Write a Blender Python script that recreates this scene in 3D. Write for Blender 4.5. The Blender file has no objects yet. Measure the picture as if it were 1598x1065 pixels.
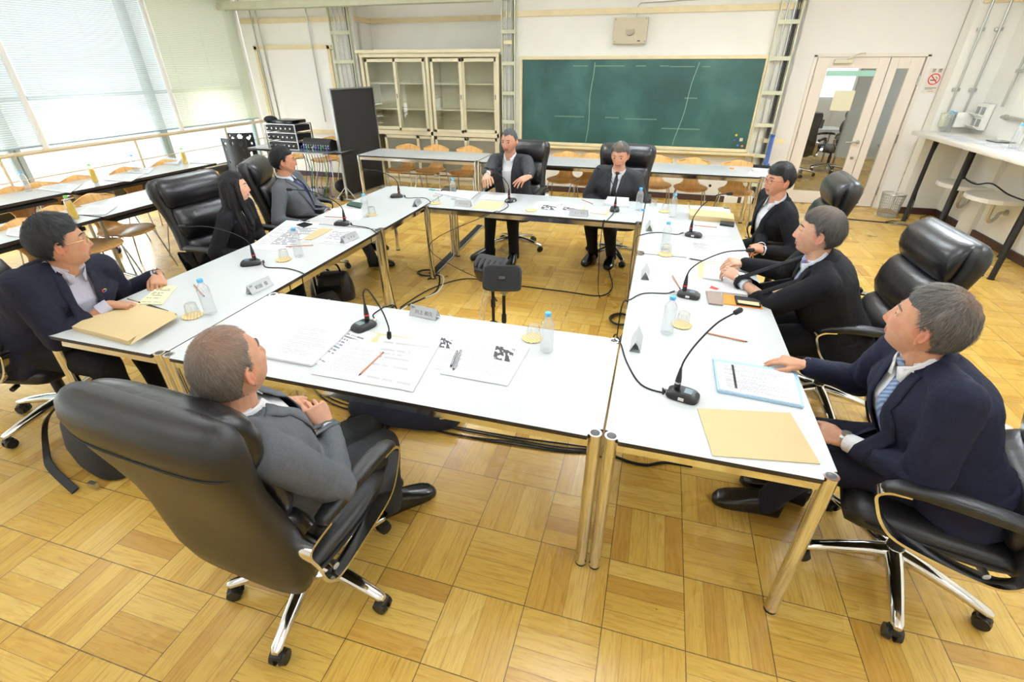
import bpy, bmesh, math, random
from mathutils import Vector as V, Matrix, noise
from mathutils.bvhtree import BVHTree
random.seed(7)
R_ = math.radians
scene = bpy.context.scene
col = scene.collection
PI = math.pi

# ---------------------------------------------------------------- camera
CAM_LOC = V((2.0724, -1.3372, 1.8961))
CAM_ROT = (1.046813, 0.000805, 0.280472)
FPX = 743.77
camd = bpy.data.cameras.new('camera'); cam = bpy.data.objects.new('camera', camd); col.objects.link(cam)
cam.location = CAM_LOC; cam.rotation_euler = CAM_ROT
camd.sensor_width = 36.0; camd.lens = FPX * 36.0 / 1598.0; camd.clip_start = .05; camd.clip_end = 200
scene.camera = cam
from mathutils import Euler
CR = Euler(CAM_ROT).to_matrix()
def ray(px, py): return CR @ V(((px-799)/FPX, -(py-532.5)/FPX, -1.0))
def gp(px, py, z=0.0):
    d = ray(px, py); t = (z-CAM_LOC.z)/d.z; return CAM_LOC + d*t
def gy(px, py, y):
    d = ray(px, py); t = (y-CAM_LOC.y)/d.y; return CAM_LOC + d*t
def gx(px, py, x):
    d = ray(px, py); t = (x-CAM_LOC.x)/d.x; return CAM_LOC + d*t

# ---------------------------------------------------------------- materials
MATS = {}
def newmat(name):
    m = bpy.data.materials.new(name); m.use_nodes = True
    nt = m.node_tree; b = nt.nodes['Principled BSDF']
    return m, nt, b
def setc(b, c, rough=.5, metal=0, spec=.5, **k):
    b.inputs['Base Color'].default_value = (c[0], c[1], c[2], 1)
    b.inputs['Roughness'].default_value = rough
    b.inputs['Metallic'].default_value = metal
    b.inputs['Specular IOR Level'].default_value = spec
    for kk, v in k.items(): b.inputs[kk].default_value = v
def N(nt, t, **k):
    n = nt.nodes.new(t)
    for kk, v in k.items(): setattr(n, kk, v)
    return n
def ramp(nt, pts):
    r = nt.nodes.new('ShaderNodeValToRGB'); e = r.color_ramp.elements
    while len(e) < len(pts): e.new(.5)
    for i, (p, c) in enumerate(pts):
        e[i].position = p; e[i].color = (c[0], c[1], c[2], 1)
    return r
def s2l(c): return tuple(((x/255)/12.92 if x/255 <= .04045 else ((x/255+.055)/1.055)**2.4) for x in c)
def mat(name, rgb, rough=.5, metal=0, spec=.5, nscale=0, namt=.15, bump=0, bscale=80, **k):
    """plain procedural material: base colour with optional cloud variation and bump"""
    if name in MATS: return MATS[name]
    m, nt, b = newmat(name); c = s2l(rgb)
    setc(b, c, rough, metal, spec, **k)
    tc = N(nt, 'ShaderNodeTexCoord')
    if nscale:
        nz = N(nt, 'ShaderNodeTexNoise'); nz.inputs['Scale'].default_value = nscale; nz.inputs['Detail'].default_value = 5
        nt.links.new(tc.outputs['Object'], nz.inputs['Vector'])
        r = ramp(nt, [(.25, tuple(x*(1-namt) for x in c)), (.75, tuple(min(1, x*(1+namt)) for x in c))])
        nt.links.new(nz.outputs['Fac'], r.inputs['Fac']); nt.links.new(r.outputs['Color'], b.inputs['Base Color'])
    if bump:
        n2 = N(nt, 'ShaderNodeTexNoise'); n2.inputs['Scale'].default_value = bscale; n2.inputs['Detail'].default_value = 4
        nt.links.new(tc.outputs['Object'], n2.inputs['Vector'])
        bp = N(nt, 'ShaderNodeBump'); bp.inputs['Strength'].default_value = bump; bp.inputs['Distance'].default_value = .01
        nt.links.new(n2.outputs['Fac'], bp.inputs['Height']); nt.links.new(bp.outputs['Normal'], b.inputs['Normal'])
    MATS[name] = m; return m

M_chrome = mat('chrome', (225, 226, 228), .09, 1.0)
M_chrome2 = mat('brushed_steel', (190, 190, 186), .28, 1.0)
M_top = mat('white_laminate', (206, 210, 211), .28, 0, .35, nscale=3, namt=.012)
M_edge = mat('dark_edge', (38, 30, 26), .45)
M_leather = mat('black_leather', (24, 24, 25), .40, 0, .5, nscale=9, namt=.25, bump=.10, bscale=260)
M_leather2 = mat('soft_leather', (25, 25, 28), .30, 0, .5, nscale=6, namt=.25, bump=.22, bscale=28)
M_black = mat('black_plastic', (22, 22, 23), .42)
M_blackm = mat('black_matte', (16, 16, 17), .75)
M_blacks = mat('black_gloss', (12, 12, 14), .18)
M_red = mat('red_ring', (225, 40, 40), .4)
M_paper = mat('white_paper', (232, 232, 234), .75)
M_env = mat('manila_paper', (203, 180, 134), .7, nscale=5, namt=.03)
M_env2 = mat('cream_paper', (212, 194, 148), .7)
M_wallc = mat('cream_wall', (246, 244, 235), .6, nscale=1.6, namt=.05, bump=.05, bscale=40)
M_wallw = mat('white_wall', (246, 243, 238), .5, nscale=1.2, namt=.015)
M_trim = mat('cream_trim', (230, 212, 170), .45, nscale=7, namt=.06)
M_cab = mat('cream_cabinet', (236, 224, 190), .45, nscale=5, namt=.05)
M_cabi = mat('cabinet_inside', (222, 212, 180), .6, nscale=4, namt=.08)
M_rail = mat('cream_rail', (215, 200, 170), .4)
M_brown = mat('dark_skirting', (66, 42, 34), .5, nscale=6, namt=.2)
M_rack = mat('pale_green_metal', (205, 205, 178), .45, nscale=6, namt=.08)
M_cond = mat('steel_conduit', (188, 190, 184), .3, .85)
M_whiteplastic = mat('white_plastic', (228, 228, 222), .4)
M_beige = mat('beige_metal', (203, 192, 168), .5)
M_alu = mat('aluminium', (176, 177, 178), .35, .8)
M_bluecap = mat('light_blue_cap', (90, 178, 228), .4)
M_green = mat('dark_green_cover', (20, 62, 50), .6)
M_orange = mat('orange_leather', (232, 138, 30), .5)
M_pencil = mat('pencil_wood', (186, 120, 84), .5)
M_tea = mat('green_tea', (236, 190, 24), .25)
M_gcap = mat('green_cap', (110, 205, 70), .4)
M_straw = None

def floor_mat():
    m, nt, b = newmat('parquet'); L = nt.links.new
    geo = N(nt, 'ShaderNodeNewGeometry'); sep = N(nt, 'ShaderNodeSeparateXYZ'); L(geo.outputs['Position'], sep.inputs[0])
    def mth(op, a, bb=None, c=None):
        n = N(nt, 'ShaderNodeMath', operation=op)
        for i, v in enumerate((a, bb, c)):
            if v is None: continue
            if isinstance(v, (int, float)): n.inputs[i].default_value = v
            else: L(v, n.inputs[i])
        return n.outputs[0]
    P = .3117
    u = mth('DIVIDE', mth('ADD', sep.outputs[0], -.2455+P*100), P); v = mth('DIVIDE', mth('ADD', sep.outputs[1], .5455+P*100), P)
    iu = mth('FLOOR', u); iv = mth('FLOOR', v); fu = mth('FRACT', u); fv = mth('FRACT', v)
    par = mth('MODULO', mth('ADD', iu, iv), 2.0)          # 0/1 checker
    # strips: across = coordinate over the four strips, along = along strip
    ac = mth('ADD', mth('MULTIPLY', fu, mth('SUBTRACT', 1.0, par)), mth('MULTIPLY', fv, par))
    al = mth('ADD', mth('MULTIPLY', fv, mth('SUBTRACT', 1.0, par)), mth('MULTIPLY', fu, par))
    s4 = mth('MULTIPLY', ac, 4.0); si = mth('FLOOR', s4); sf = mth('FRACT', s4)
    cmb = N(nt, 'ShaderNodeCombineXYZ'); L(mth('ADD', mth('MULTIPLY', iu, 7.13), si), cmb.inputs[0]); L(mth('ADD', mth('MULTIPLY', iv, 3.71), mth('MULTIPLY', si, .37)), cmb.inputs[1])
    wn = N(nt, 'ShaderNodeTexWhiteNoise', noise_dimensions='2D'); L(cmb.outputs[0], wn.inputs['Vector'])
    # grain: stretched noise along the strip
    cg = N(nt, 'ShaderNodeCombineXYZ'); L(mth('MULTIPLY', s4, 5.0), cg.inputs[0]); L(mth('MULTIPLY', al, 1.3), cg.inputs[1]); L(mth('MULTIPLY', wn.outputs['Value'], 50.0), cg.inputs[2])
    gn = N(nt, 'ShaderNodeTexNoise'); gn.inputs['Scale'].default_value = 1.6; gn.inputs['Detail'].default_value = 6; gn.inputs['Distortion'].default_value = 1.2; L(cg.outputs[0], gn.inputs['Vector'])
    r1 = ramp(nt, [(0, s2l((186, 143, 64))), (.25, s2l((202, 163, 76))), (.7, s2l((208, 171, 84))), (1, s2l((216, 182, 98)))]); L(wn.outputs['Value'], r1.inputs[0])
    r2 = ramp(nt, [(.3, s2l((222, 205, 180))), (.55, (1, 1, 1)), (.75, (1, 1, 1))]); L(gn.outputs['Fac'], r2.inputs[0])
    mx = N(nt, 'ShaderNodeMix', data_type='RGBA', blend_type='MULTIPLY'); mx.inputs[0].default_value = .75; L(r1.outputs[0], mx.inputs[6]); L(r2.outputs[0], mx.inputs[7])
    # knots / scuffs
    big = N(nt, 'ShaderNodeTexNoise'); big.inputs['Scale'].default_value = 1.1; big.inputs['Detail'].default_value = 4; L(geo.outputs['Position'], big.inputs['Vector'])
    rb = ramp(nt, [(.35, (.86, .82, .78)), (.6, (1, 1, 1))]); L(big.outputs['Fac'], rb.inputs[0])
    mx2 = N(nt, 'ShaderNodeMix', data_type='RGBA', blend_type='MULTIPLY'); mx2.inputs[0].default_value = .6; L(mx.outputs[2], mx2.inputs[6]); L(rb.outputs[0], mx2.inputs[7])
    sc = N(nt, 'ShaderNodeTexNoise'); sc.inputs['Scale'].default_value = 26; sc.inputs['Detail'].default_value = 3; L(geo.outputs['Position'], sc.inputs['Vector'])
    rs = ramp(nt, [(.22, (.3, .24, .18)), (.27, (1, 1, 1))]); L(sc.outputs['Fac'], rs.inputs[0])
    mx3 = N(nt, 'ShaderNodeMix', data_type='RGBA', blend_type='MULTIPLY'); mx3.inputs[0].default_value = .8; L(mx2.outputs[2], mx3.inputs[6]); L(rs.outputs[0], mx3.inputs[7])
    # joints
    def edge(f, w):
        return mth('LESS_THAN', mth('MINIMUM', f, mth('SUBTRACT', 1.0, f)), w)
    j1 = mth('MAXIMUM', edge(fu, .0055), edge(fv, .0055)); j2 = mth('MULTIPLY', edge(sf, .012), .72)
    jj = mth('MAXIMUM', j1, j2)
    jn = mth('MULTIPLY', jj, mth('ADD', .55, mth('MULTIPLY', sc.outputs['Fac'], .6)))
    mx4 = N(nt, 'ShaderNodeMix', data_type='RGBA'); L(jn, mx4.inputs[0]); L(mx3.outputs[2], mx4.inputs[6]); mx4.inputs[7].default_value = (*s2l((48, 34, 18)), 1)
    L(mx4.outputs[2], b.inputs['Base Color'])
    rr = ramp(nt, [(.3, (.20,)*3), (.7, (.36,)*3)]); L(big.outputs['Fac'], rr.inputs[0]); L(rr.outputs[0], b.inputs['Roughness'])
    bp = N(nt, 'ShaderNodeBump'); bp.inputs['Strength'].default_value = .25; bp.inputs['Distance'].default_value = .002
    L(mth('ADD', mth('MULTIPLY', jj, -1.0), mth('MULTIPLY', wn.outputs['Value'], .25)), bp.inputs['Height']); L(bp.outputs[0], b.inputs['Normal'])
    b.inputs['Specular IOR Level'].default_value = .5
    return m
M_floor = floor_mat()

def glass_mat(name, tint=(1, 1, 1), gloss=.12, rough=.02, milky=0.0):
    m = bpy.data.materials.new(name); m.use_nodes = True; nt = m.node_tree; nt.nodes.clear(); L = nt.links.new
    o = N(nt, 'ShaderNodeOutputMaterial'); t = N(nt, 'ShaderNodeBsdfTransparent'); g = N(nt, 'ShaderNodeBsdfGlossy')
    t.inputs[0].default_value = (*tint, 1); g.inputs['Roughness'].default_value = rough
    lw = N(nt, 'ShaderNodeLayerWeight'); lw.inputs[0].default_value = .5; pw = N(nt, 'ShaderNodeMath', operation='POWER'); pw.inputs[1].default_value = 2.2; L(lw.outputs['Facing'], pw.inputs[0])
    ad = N(nt, 'ShaderNodeMath', operation='MULTIPLY_ADD'); ad.inputs[1].default_value = .8; ad.inputs[2].default_value = .03+gloss; L(pw.outputs[0], ad.inputs[0]); ad.use_clamp = True
    mx = N(nt, 'ShaderNodeMixShader'); L(ad.outputs[0], mx.inputs[0]); L(t.outputs[0], mx.inputs[1]); L(g.outputs[0], mx.inputs[2])
    out = mx
    if milky:
        d = N(nt, 'ShaderNodeBsdfTranslucent'); d2 = N(nt, 'ShaderNodeBsdfDiffuse'); a = N(nt, 'ShaderNodeAddShader')
        d.inputs[0].default_value = (.25, .26, .27, 1); d2.inputs[0].default_value = (.72, .73, .74, 1); L(d.outputs[0], a.inputs[0]); L(d2.outputs[0], a.inputs[1])
        m2 = N(nt, 'ShaderNodeMixShader'); m2.inputs[0].default_value = milky; L(mx.outputs[0], m2.inputs[1]); L(a.outputs[0], m2.inputs[2]); out = m2
    L(out.outputs[0], o.inputs[0]); return m
M_glass = glass_mat('clear_glass', (.96, .98, .97), .0)
M_pet = glass_mat('clear_plastic', (.93, .945, .955), .06, .05, .10)
M_tumbler = glass_mat('tumbler_glass', (.93, .94, .945), .08, .03, .06)
M_acryl = glass_mat('acrylic_sheet', (.93, .94, .95), .08, .08, .25)

def paper_text_mat(name, lines=26, dark=(130, 134, 140), cov=.5, base=(230, 231, 234), margin=.1, heavy=False, cols=60):
    """printed sheet: rows of small marks laid out in the sheet's own UV"""
    m, nt, b = newmat(name); L = nt.links.new
    tc = N(nt, 'ShaderNodeTexCoord'); sep = N(nt, 'ShaderNodeSeparateXYZ'); L(tc.outputs['UV'], sep.inputs[0])
    def mth(op, a, bb=None):
        n = N(nt, 'ShaderNodeMath', operation=op)
        for i, v in enumerate((a, bb)):
            if v is None: continue
            if isinstance(v, (int, float)): n.inputs[i].default_value = v
            else: L(v, n.inputs[i])
        return n.outputs[0]
    u, v = sep.outputs[0], sep.outputs[1]
    vl = mth('MULTIPLY', v, float(lines)); vi = mth('FLOOR', vl); vf = mth('FRACT', vl)
    row = mth('LESS_THAN', vf, .5)
    ui = mth('FLOOR', mth('MULTIPLY', u, float(cols)))
    cb = N(nt, 'ShaderNodeCombineXYZ'); L(ui, cb.inputs[0]); L(vi, cb.inputs[1])
    wn = N(nt, 'ShaderNodeTexWhiteNoise', noise_dimensions='2D'); L(cb.outputs[0], wn.inputs['Vector'])
    on = mth('LESS_THAN', wn.outputs['Value'], .8)
    cb2 = N(nt, 'ShaderNodeCombineXYZ'); L(vi, cb2.inputs[0]); wn2 = N(nt, 'ShaderNodeTexWhiteNoise', noise_dimensions='2D'); L(cb2.outputs[0], wn2.inputs['Vector'])
    right = mth('LESS_THAN', u, mth('ADD', .5, mth('MULTIPLY', wn2.outputs['Value'], .5-margin)))
    keep = mth('LESS_THAN', mth('FRACT', mth('MULTIPLY', wn2.outputs['Value'], 7.3)), cov)
    ins = mth('MULTIPLY', mth('GREATER_THAN', u, margin), mth('MULTIPLY', mth('GREATER_THAN', v, margin*.8), mth('LESS_THAN', v, 1-margin*.8)))
    f = mth('MULTIPLY', mth('MULTIPLY', row, on), mth('MULTIPLY', mth('MULTIPLY', right, keep), ins))
    f = mth('MULTIPLY', f, 1.0 if heavy else .5)
    mx = N(nt, 'ShaderNodeMix', data_type='RGBA'); L(f, mx.inputs[0]); mx.inputs[6].default_value = (*s2l(base), 1); mx.inputs[7].default_value = (*s2l(dark), 1)
    L(mx.outputs[2], b.inputs['Base Color']); b.inputs['Roughness'].default_value = .7
    return m
M_text = paper_text_mat('printed_text')
M_text2 = paper_text_mat('dense_print', 40, (140, 144, 150), .8, heavy=True, cols=90)
M_text3 = paper_text_mat('sparse_print', 14, (110, 114, 122), .5, cols=34, heavy=True)

def fabric(name, rgb, scale=350, bump=.12, rough=.85, namt=.18, sheen=.0, fold=.35):
    m, nt, b = newmat(name); c = s2l(rgb); L = nt.links.new
    setc(b, c, rough, 0, .25)
    if sheen: b.inputs['Sheen Weight'].default_value = sheen
    tc = N(nt, 'ShaderNodeTexCoord')
    w = N(nt, 'ShaderNodeTexNoise'); w.inputs['Scale'].default_value = scale; w.inputs['Detail'].default_value = 2; L(tc.outputs['Object'], w.inputs['Vector'])
    r = ramp(nt, [(.3, tuple(x*(1-namt) for x in c)), (.7, tuple(min(1, x*(1+namt)) for x in c))]); L(w.outputs['Fac'], r.inputs[0]); L(r.outputs[0], b.inputs['Base Color'])
    n2 = N(nt, 'ShaderNodeTexNoise'); n2.inputs['Scale'].default_value = 11; n2.inputs['Detail'].default_value = 3; n2.inputs['Distortion'].default_value = .8; L(tc.outputs['Object'], n2.inputs['Vector'])
    bp = N(nt, 'ShaderNodeBump'); bp.inputs['Strength'].default_value = fold; bp.inputs['Distance'].default_value = .02; L(n2.outputs['Fac'], bp.inputs['Height'])
    b2 = N(nt, 'ShaderNodeBump'); b2.inputs['Strength'].default_value = bump; b2.inputs['Distance'].default_value = .002; L(w.outputs['Fac'], b2.inputs['Height']); L(bp.outputs[0], b2.inputs['Normal'])
    L(b2.outputs[0], b.inputs['Normal']); return m

def wood_mat():
    m, nt, b = newmat('beech_ply'); L = nt.links.new
    tc = N(nt, 'ShaderNodeTexCoord'); mp = N(nt, 'ShaderNodeMapping'); mp.inputs['Scale'].default_value = (14, 2.2, 2.2); L(tc.outputs['Object'], mp.inputs[0])
    nz = N(nt, 'ShaderNodeTexNoise'); nz.inputs['Scale'].default_value = 2.4; nz.inputs['Detail'].default_value = 5; nz.inputs['Distortion'].default_value = .6; L(mp.outputs[0], nz.inputs['Vector'])
    r = ramp(nt, [(.3, s2l((205, 150, 82))), (.55, s2l((224, 174, 104))), (.8, s2l((232, 190, 124)))]); L(nz.outputs['Fac'], r.inputs[0]); L(r.outputs[0], b.inputs['Base Color'])
    b.inputs['Roughness'].default_value = .3
    return m
M_ply = wood_mat()

def board_mat():
    m, nt, b = newmat('chalkboard_green'); L = nt.links.new
    geo = N(nt, 'ShaderNodeNewGeometry')
    nz = N(nt, 'ShaderNodeTexNoise'); nz.inputs['Scale'].default_value = 1.7; nz.inputs['Detail'].default_value = 6; nz.inputs['Distortion'].default_value = .4; L(geo.outputs['Position'], nz.inputs['Vector'])
    r = ramp(nt, [(.3, s2l((26, 64, 58))), (.5, s2l((38, 80, 73))), (.72, s2l((62, 100, 92)))]); L(nz.outputs['Fac'], r.inputs[0]); L(r.outputs[0], b.inputs['Base Color'])
    b.inputs['Roughness'].default_value = .45
    return m
M_board = board_mat()

def straw_mat():
    m, nt, b = newmat('woven_straw'); L = nt.links.new
    tc = N(nt, 'ShaderNodeTexCoord'); ck = N(nt, 'ShaderNodeTexChecker'); ck.inputs['Scale'].default_value = 95; L(tc.outputs['Object'], ck.inputs[0])
    ck.inputs[1].default_value = (*s2l((242, 222, 168)), 1); ck.inputs[2].default_value = (*s2l((216, 184, 118)), 1); L(ck.outputs[0], b.inputs['Base Color']); b.inputs['Roughness'].default_value = .7
    return m
M_straw = straw_mat()

# ---------------------------------------------------------------- mesh builder
class MB:
    def __init__(s): s.v = []; s.f = []; s.m = []; s.uv = {}
    def add(s, vs, fs, mi=0):
        o = len(s.v); s.v += [tuple(p) for p in vs]
        for f in fs: s.f.append(tuple(i+o for i in f)); s.m.append(mi)
        return o
    def box(s, c, d, mi=0, rot=0.0, bev=0.0, mat4=None):
        bm = bmesh.new(); bmesh.ops.create_cube(bm, size=1.0)
        for v in bm.verts: v.co = V((v.co.x*d[0], v.co.y*d[1], v.co.z*d[2]))
        if bev: bmesh.ops.bevel(bm, geom=list(bm.edges), offset=min(bev, min(d)*.45), segments=2, affect='EDGES', profile=.5)
        M = mat4 if mat4 is not None else Matrix.Rotation(rot, 4, 'Z')
        M = Matrix.Translation(V(c)) @ M
        bm.verts.ensure_lookup_table(); bm.verts.index_update()
        s.add([M @ v.co for v in bm.verts], [[v.index for v in f.verts] for f in bm.faces], mi); bm.free(); return s
    def tube(s, pts, r, n=10, mi=0, cap=True, flat=None):
        """round tube along points; r number or list; flat=(a,b) gives an elliptic/rect section"""
        pts = [V(p) for p in pts]; k = len(pts); rr = r if isinstance(r, (list, tuple)) else [r]*k
        vs = []; up = None; pn = None
        for i, p in enumerate(pts):
            d = (pts[min(i+1, k-1)]-pts[max(i-1, 0)]).normalized()
            if pn is None:
                a = V((0, 0, 1)) if abs(d.z) < .9 else V((1, 0, 0)); x = d.cross(a).normalized()
            else:
                x = (pn - d*pn.dot(d)); x = x.normalized() if x.length > 1e-6 else d.orthogonal().normalized()
            pn = x; y = d.cross(x)
            for j in range(n):
                a = 2*PI*j/n; fx, fy = flat if flat else (1, 1)
                vs.append(p + x*math.cos(a)*rr[i]*fx + y*math.sin(a)*rr[i]*fy)
        fs = []
        for i in range(k-1):
            for j in range(n):
                a = i*n+j; b = i*n+(j+1) % n; fs.append((a, b, b+n, a+n))
        if cap: fs += [tuple(range(n-1, -1, -1)), tuple((k-1)*n+j for j in range(n))]
        s.add(vs, fs, mi); return s
    def ribbon(s, pts, w, t, axis=V((1, 0, 0)), mi=0):
        """flat bar: width w along a fixed axis, thickness t"""
        pts = [V(p) for p in pts]; k = len(pts); vs = []; axis = V(axis).normalized()
        for i, p in enumerate(pts):
            d = (pts[min(i+1, k-1)]-pts[max(i-1, 0)]).normalized(); nn = axis.cross(d).normalized()
            for a, b in ((-1, -1), (1, -1), (1, 1), (-1, 1)): vs.append(p+axis*(a*w/2)+nn*(b*t/2))
        fs = []
        for i in range(k-1):
            for j in range(4): a = i*4+j; b = i*4+(j+1) % 4; fs.append((a, b, b+4, a+4))
        fs += [(3, 2, 1, 0), tuple((k-1)*4+j for j in range(4))]
        s.add(vs, fs, mi); return s
    def cyl(s, p0, p1, r0, r1=None, n=16, mi=0): return s.tube([p0, p1], [r0, r1 if r1 is not None else r0], n, mi)
    def lathe(s, prof, c=(0, 0, 0), n=20, mi=0, closed=False):
        vs = []; c = V(c)
        for r, z in prof:
            for j in range(n): a = 2*PI*j/n; vs.append(c+V((r*math.cos(a), r*math.sin(a), z)))
        fs = []
        for i in range(len(prof)-1):
            for j in range(n): a = i*n+j; b = i*n+(j+1) % n; fs.append((a, b, b+n, a+n))
        if closed:
            fs += [tuple(range(n-1, -1, -1)), tuple((len(prof)-1)*n+j for j in range(n))]
        s.add(vs, fs, mi); return s
    def loft(s, secs, n=20, pw=2.0, mi=0, cap=True):
        """secs: (centre, axis_x, axis_y, rx, ry); superellipse sections"""
        vs = []
        for c, ax, ay, rx, ry in secs:
            c = V(c)
            for j in range(n):
                a = 2*PI*j/n; ca, sa = math.cos(a), math.sin(a)
                x = math.copysign(abs(ca)**(2/pw), ca)*rx; y = math.copysign(abs(sa)**(2/pw), sa)*ry
                vs.append(c+V(ax)*x+V(ay)*y)
        fs = []; k = len(secs)
        for i in range(k-1):
            for j in range(n): a = i*n+j; b = i*n+(j+1) % n; fs.append((a, b, b+n, a+n))
        if cap: fs += [tuple(range(n-1, -1, -1)), tuple((k-1)*n+j for j in range(n))]
        s.add(vs, fs, mi); return s
    def capsule(s, p0, r0, p1, r1, n=14, mi=0):
        p0 = V(p0); p1 = V(p1); d = p1-p0; L = d.length
        if L < 1e-6: d = V((0, 0, 1))
        d = d.normalized(); x = d.orthogonal().normalized(); y = d.cross(x); secs = []
        for i in range(5):
            a = PI/2*(i/4.0)*.98; secs.append((p0-d*r0*math.cos(a), x, y, max(1e-4, r0*math.sin(a)), max(1e-4, r0*math.sin(a))))
        for i in range(5):
            a = PI/2*(1-i/4.0)*.98; secs.append((p1+d*r1*math.cos(a), x, y, max(1e-4, r1*math.sin(a)), max(1e-4, r1*math.sin(a))))
        s.loft(secs, n, 2.0, mi); return s
    def ball(s, c, r, n=16, mi=0, ax=None):
        rx, ry, rz = (r, r, r) if isinstance(r, (int, float)) else r
        X, Y, Z = ax if ax else (V((1, 0, 0)), V((0, 1, 0)), V((0, 0, 1))); secs = []; c = V(c)
        k = max(6, n//2)
        for i in range(k+1):
            a = PI*(.01+.98*i/k); secs.append((c-Z*math.cos(a)*rz, X, Y, rx*math.sin(a), ry*math.sin(a)))
        s.loft(secs, n, 2.0, mi); return s
    def prism(s, poly, z0, z1, mi=0, mi_side=None):
        n = len(poly); vs = [(p[0], p[1], z0) for p in poly]+[(p[0], p[1], z1) for p in poly]
        s.add(vs, [tuple(range(n-1, -1, -1)), tuple(range(n, 2*n))], mi)
        o = len(s.v)-2*n
        for i in range(n):
            j = (i+1) % n; s.f.append((o+i, o+j, o+j+n, o+i+n)); s.m.append(mi if mi_side is None else mi_side)
        return s
    def xf(s, M, start=0):
        s.v = s.v[:start]+[tuple(M @ V(p)) for p in s.v[start:]]; return s
    def mesh(s, name):
        me = bpy.data.meshes.new(name); me.from_pydata(s.v, [], s.f); me.update(); return me
    def build(s, name, mats, parent=None, smooth=True, bevel=0, loc=None, auto=40):
        if not isinstance(mats, (list, tuple)): mats = [mats]
        me = s.mesh(name)
        for m in mats: me.materials.append(m)
        if len(mats) > 1: me.polygons.foreach_set('material_index', s.m)
        bm = bmesh.new(); bm.from_mesh(me); bmesh.ops.recalc_face_normals(bm, faces=bm.faces); bm.to_mesh(me); bm.free()
        if smooth:
            me.polygons.foreach_set('use_smooth', [True]*len(me.polygons)); me.set_sharp_from_angle(angle=R_(auto))
        o = bpy.data.objects.new(name, me); col.objects.link(o)
        if parent is not None: o.parent = parent
        if loc is not None: o.location = loc
        if bevel:
            b = o.modifiers.new('b', 'BEVEL'); b.width = bevel; b.segments = 2; b.limit_method = 'ANGLE'
        return o
def tag(o, label=None, cat=None, group=None, kind=None):
    if label: o['label'] = label
    if cat: o['category'] = cat
    if group: o['group'] = group
    if kind: o['kind'] = kind
    return o
def empty(name, loc=(0, 0, 0), rz=0.0, label=None, cat=None, group=None):
    o = bpy.data.objects.new(name, None); col.objects.link(o); o.empty_display_size = .05
    o.location = loc; o.rotation_euler = (0, 0, rz); tag(o, label, cat, group); return o
def kids(o): return [c for c in bpy.data.objects if c.parent == o]
def copy_tree(o, parent=None):
    c = o.copy(); col.objects.link(c)
    c.parent = parent
    for ch in kids(o): copy_tree(ch, c)
    return c
def dup(proto, loc, rz=0.0, label=None, first=[set()]):
    """the first use places the prototype itself, later uses copy it"""
    if proto.name not in first[0]: first[0].add(proto.name); o = proto
    else: o = copy_tree(proto)
    o.location = loc; o.rotation_euler = (0, 0, rz)
    if label: o['label'] = label
    return o
def arc(a, b, c, n=8):
    """quadratic bezier points"""
    a, b, c = V(a), V(b), V(c); return [a*(1-t)**2+b*2*t*(1-t)+c*t*t for t in [i/n for i in range(n+1)]]
def smooth_path(pts, n=6):
    """Catmull-Rom through points"""
    P = [V(p) for p in pts]; out = []
    for i in range(len(P)-1):
        p0 = P[max(i-1, 0)]; p1 = P[i]; p2 = P[i+1]; p3 = P[min(i+2, len(P)-1)]
        for k in range(n):
            t = k/n; out.append(.5*((2*p1)+(-p0+p2)*t+(2*p0-5*p1+4*p2-p3)*t*t+(-p0+3*p1-3*p2+p3)*t**3))
    out.append(P[-1]); return out
# ================================================================ ROOM
YB = 7.05; XR = 6.07; XL = -5.36; ZC = 3.25; YF = -3.6
def struct(name, mb, m, **k):
    o = mb.build(name, m, None, **k); o['kind'] = 'structure'; return o
struct('floor', MB().box(((XL+XR)/2+2, 3.5, -.05), (XR-XL+8, 18, .1)), M_floor, smooth=False)
struct('ceiling', MB().box(((XL+XR)/2, (YF+7.9)/2, ZC+.05), (XR-XL+.6, 7.9-YF, .1)), M_wallw, smooth=False)
# back wall pieces: left of the recess, above the cabinet (recess), board section
w = MB()
w.box(((XL-3.10)/2, YB+.1, ZC/2), (XL*-1-3.10, .2, ZC))              # left piece, x from XL to -3.10
w.box(((-.50+3.70)/2, YB+.1, ZC/2), (4.20, .2, ZC))                  # board piece
w.box((-1.80, 7.70, ZC/2), (2.7, .16, ZC))                           # recess back
w.box((-3.16, 7.42, ZC/2), (.12, .54, ZC)); w.box((-.44, 7.42, ZC/2), (.12, .54, ZC))
struct('wall_back', w, M_wallc, smooth=False)
# door wall, with the opening x 4.02..5.34, z 0..2.02
w = MB(); D0, D1, DZ = 4.03, 5.345, 2.0; YD = 7.30
w.box(((3.70+D0)/2, YD+.06, ZC/2), (D0-3.70, .12, ZC)); w.box(((D1+5.60)/2, YD+.06, ZC/2), (5.60-D1, .12, ZC))
w.box(((D0+D1)/2, YD+.06, (ZC+DZ)/2), (D1-D0, .12, ZC-DZ)); w.box((3.64, 7.18, ZC/2), (.12, .26, ZC))
struct('wall_door', w, M_wallw, smooth=False)
w = MB(); w.box((5.85, YB+.12, ZC/2), (.5, .22, ZC)); struct('wall_corner', w, M_wallc, smooth=False)
w = MB(); w.box((XR+.1, (YF+7.2)/2, ZC/2), (.2, 7.2-YF+.2, ZC)); struct('wall_right', w, M_wallc, smooth=False)
w = MB(); w.box(((XL+XR)/2, YF-.1, ZC/2), (XR-XL+.4, .2, ZC)); struct('wall_front', w, M_wallw, smooth=False)
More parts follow.
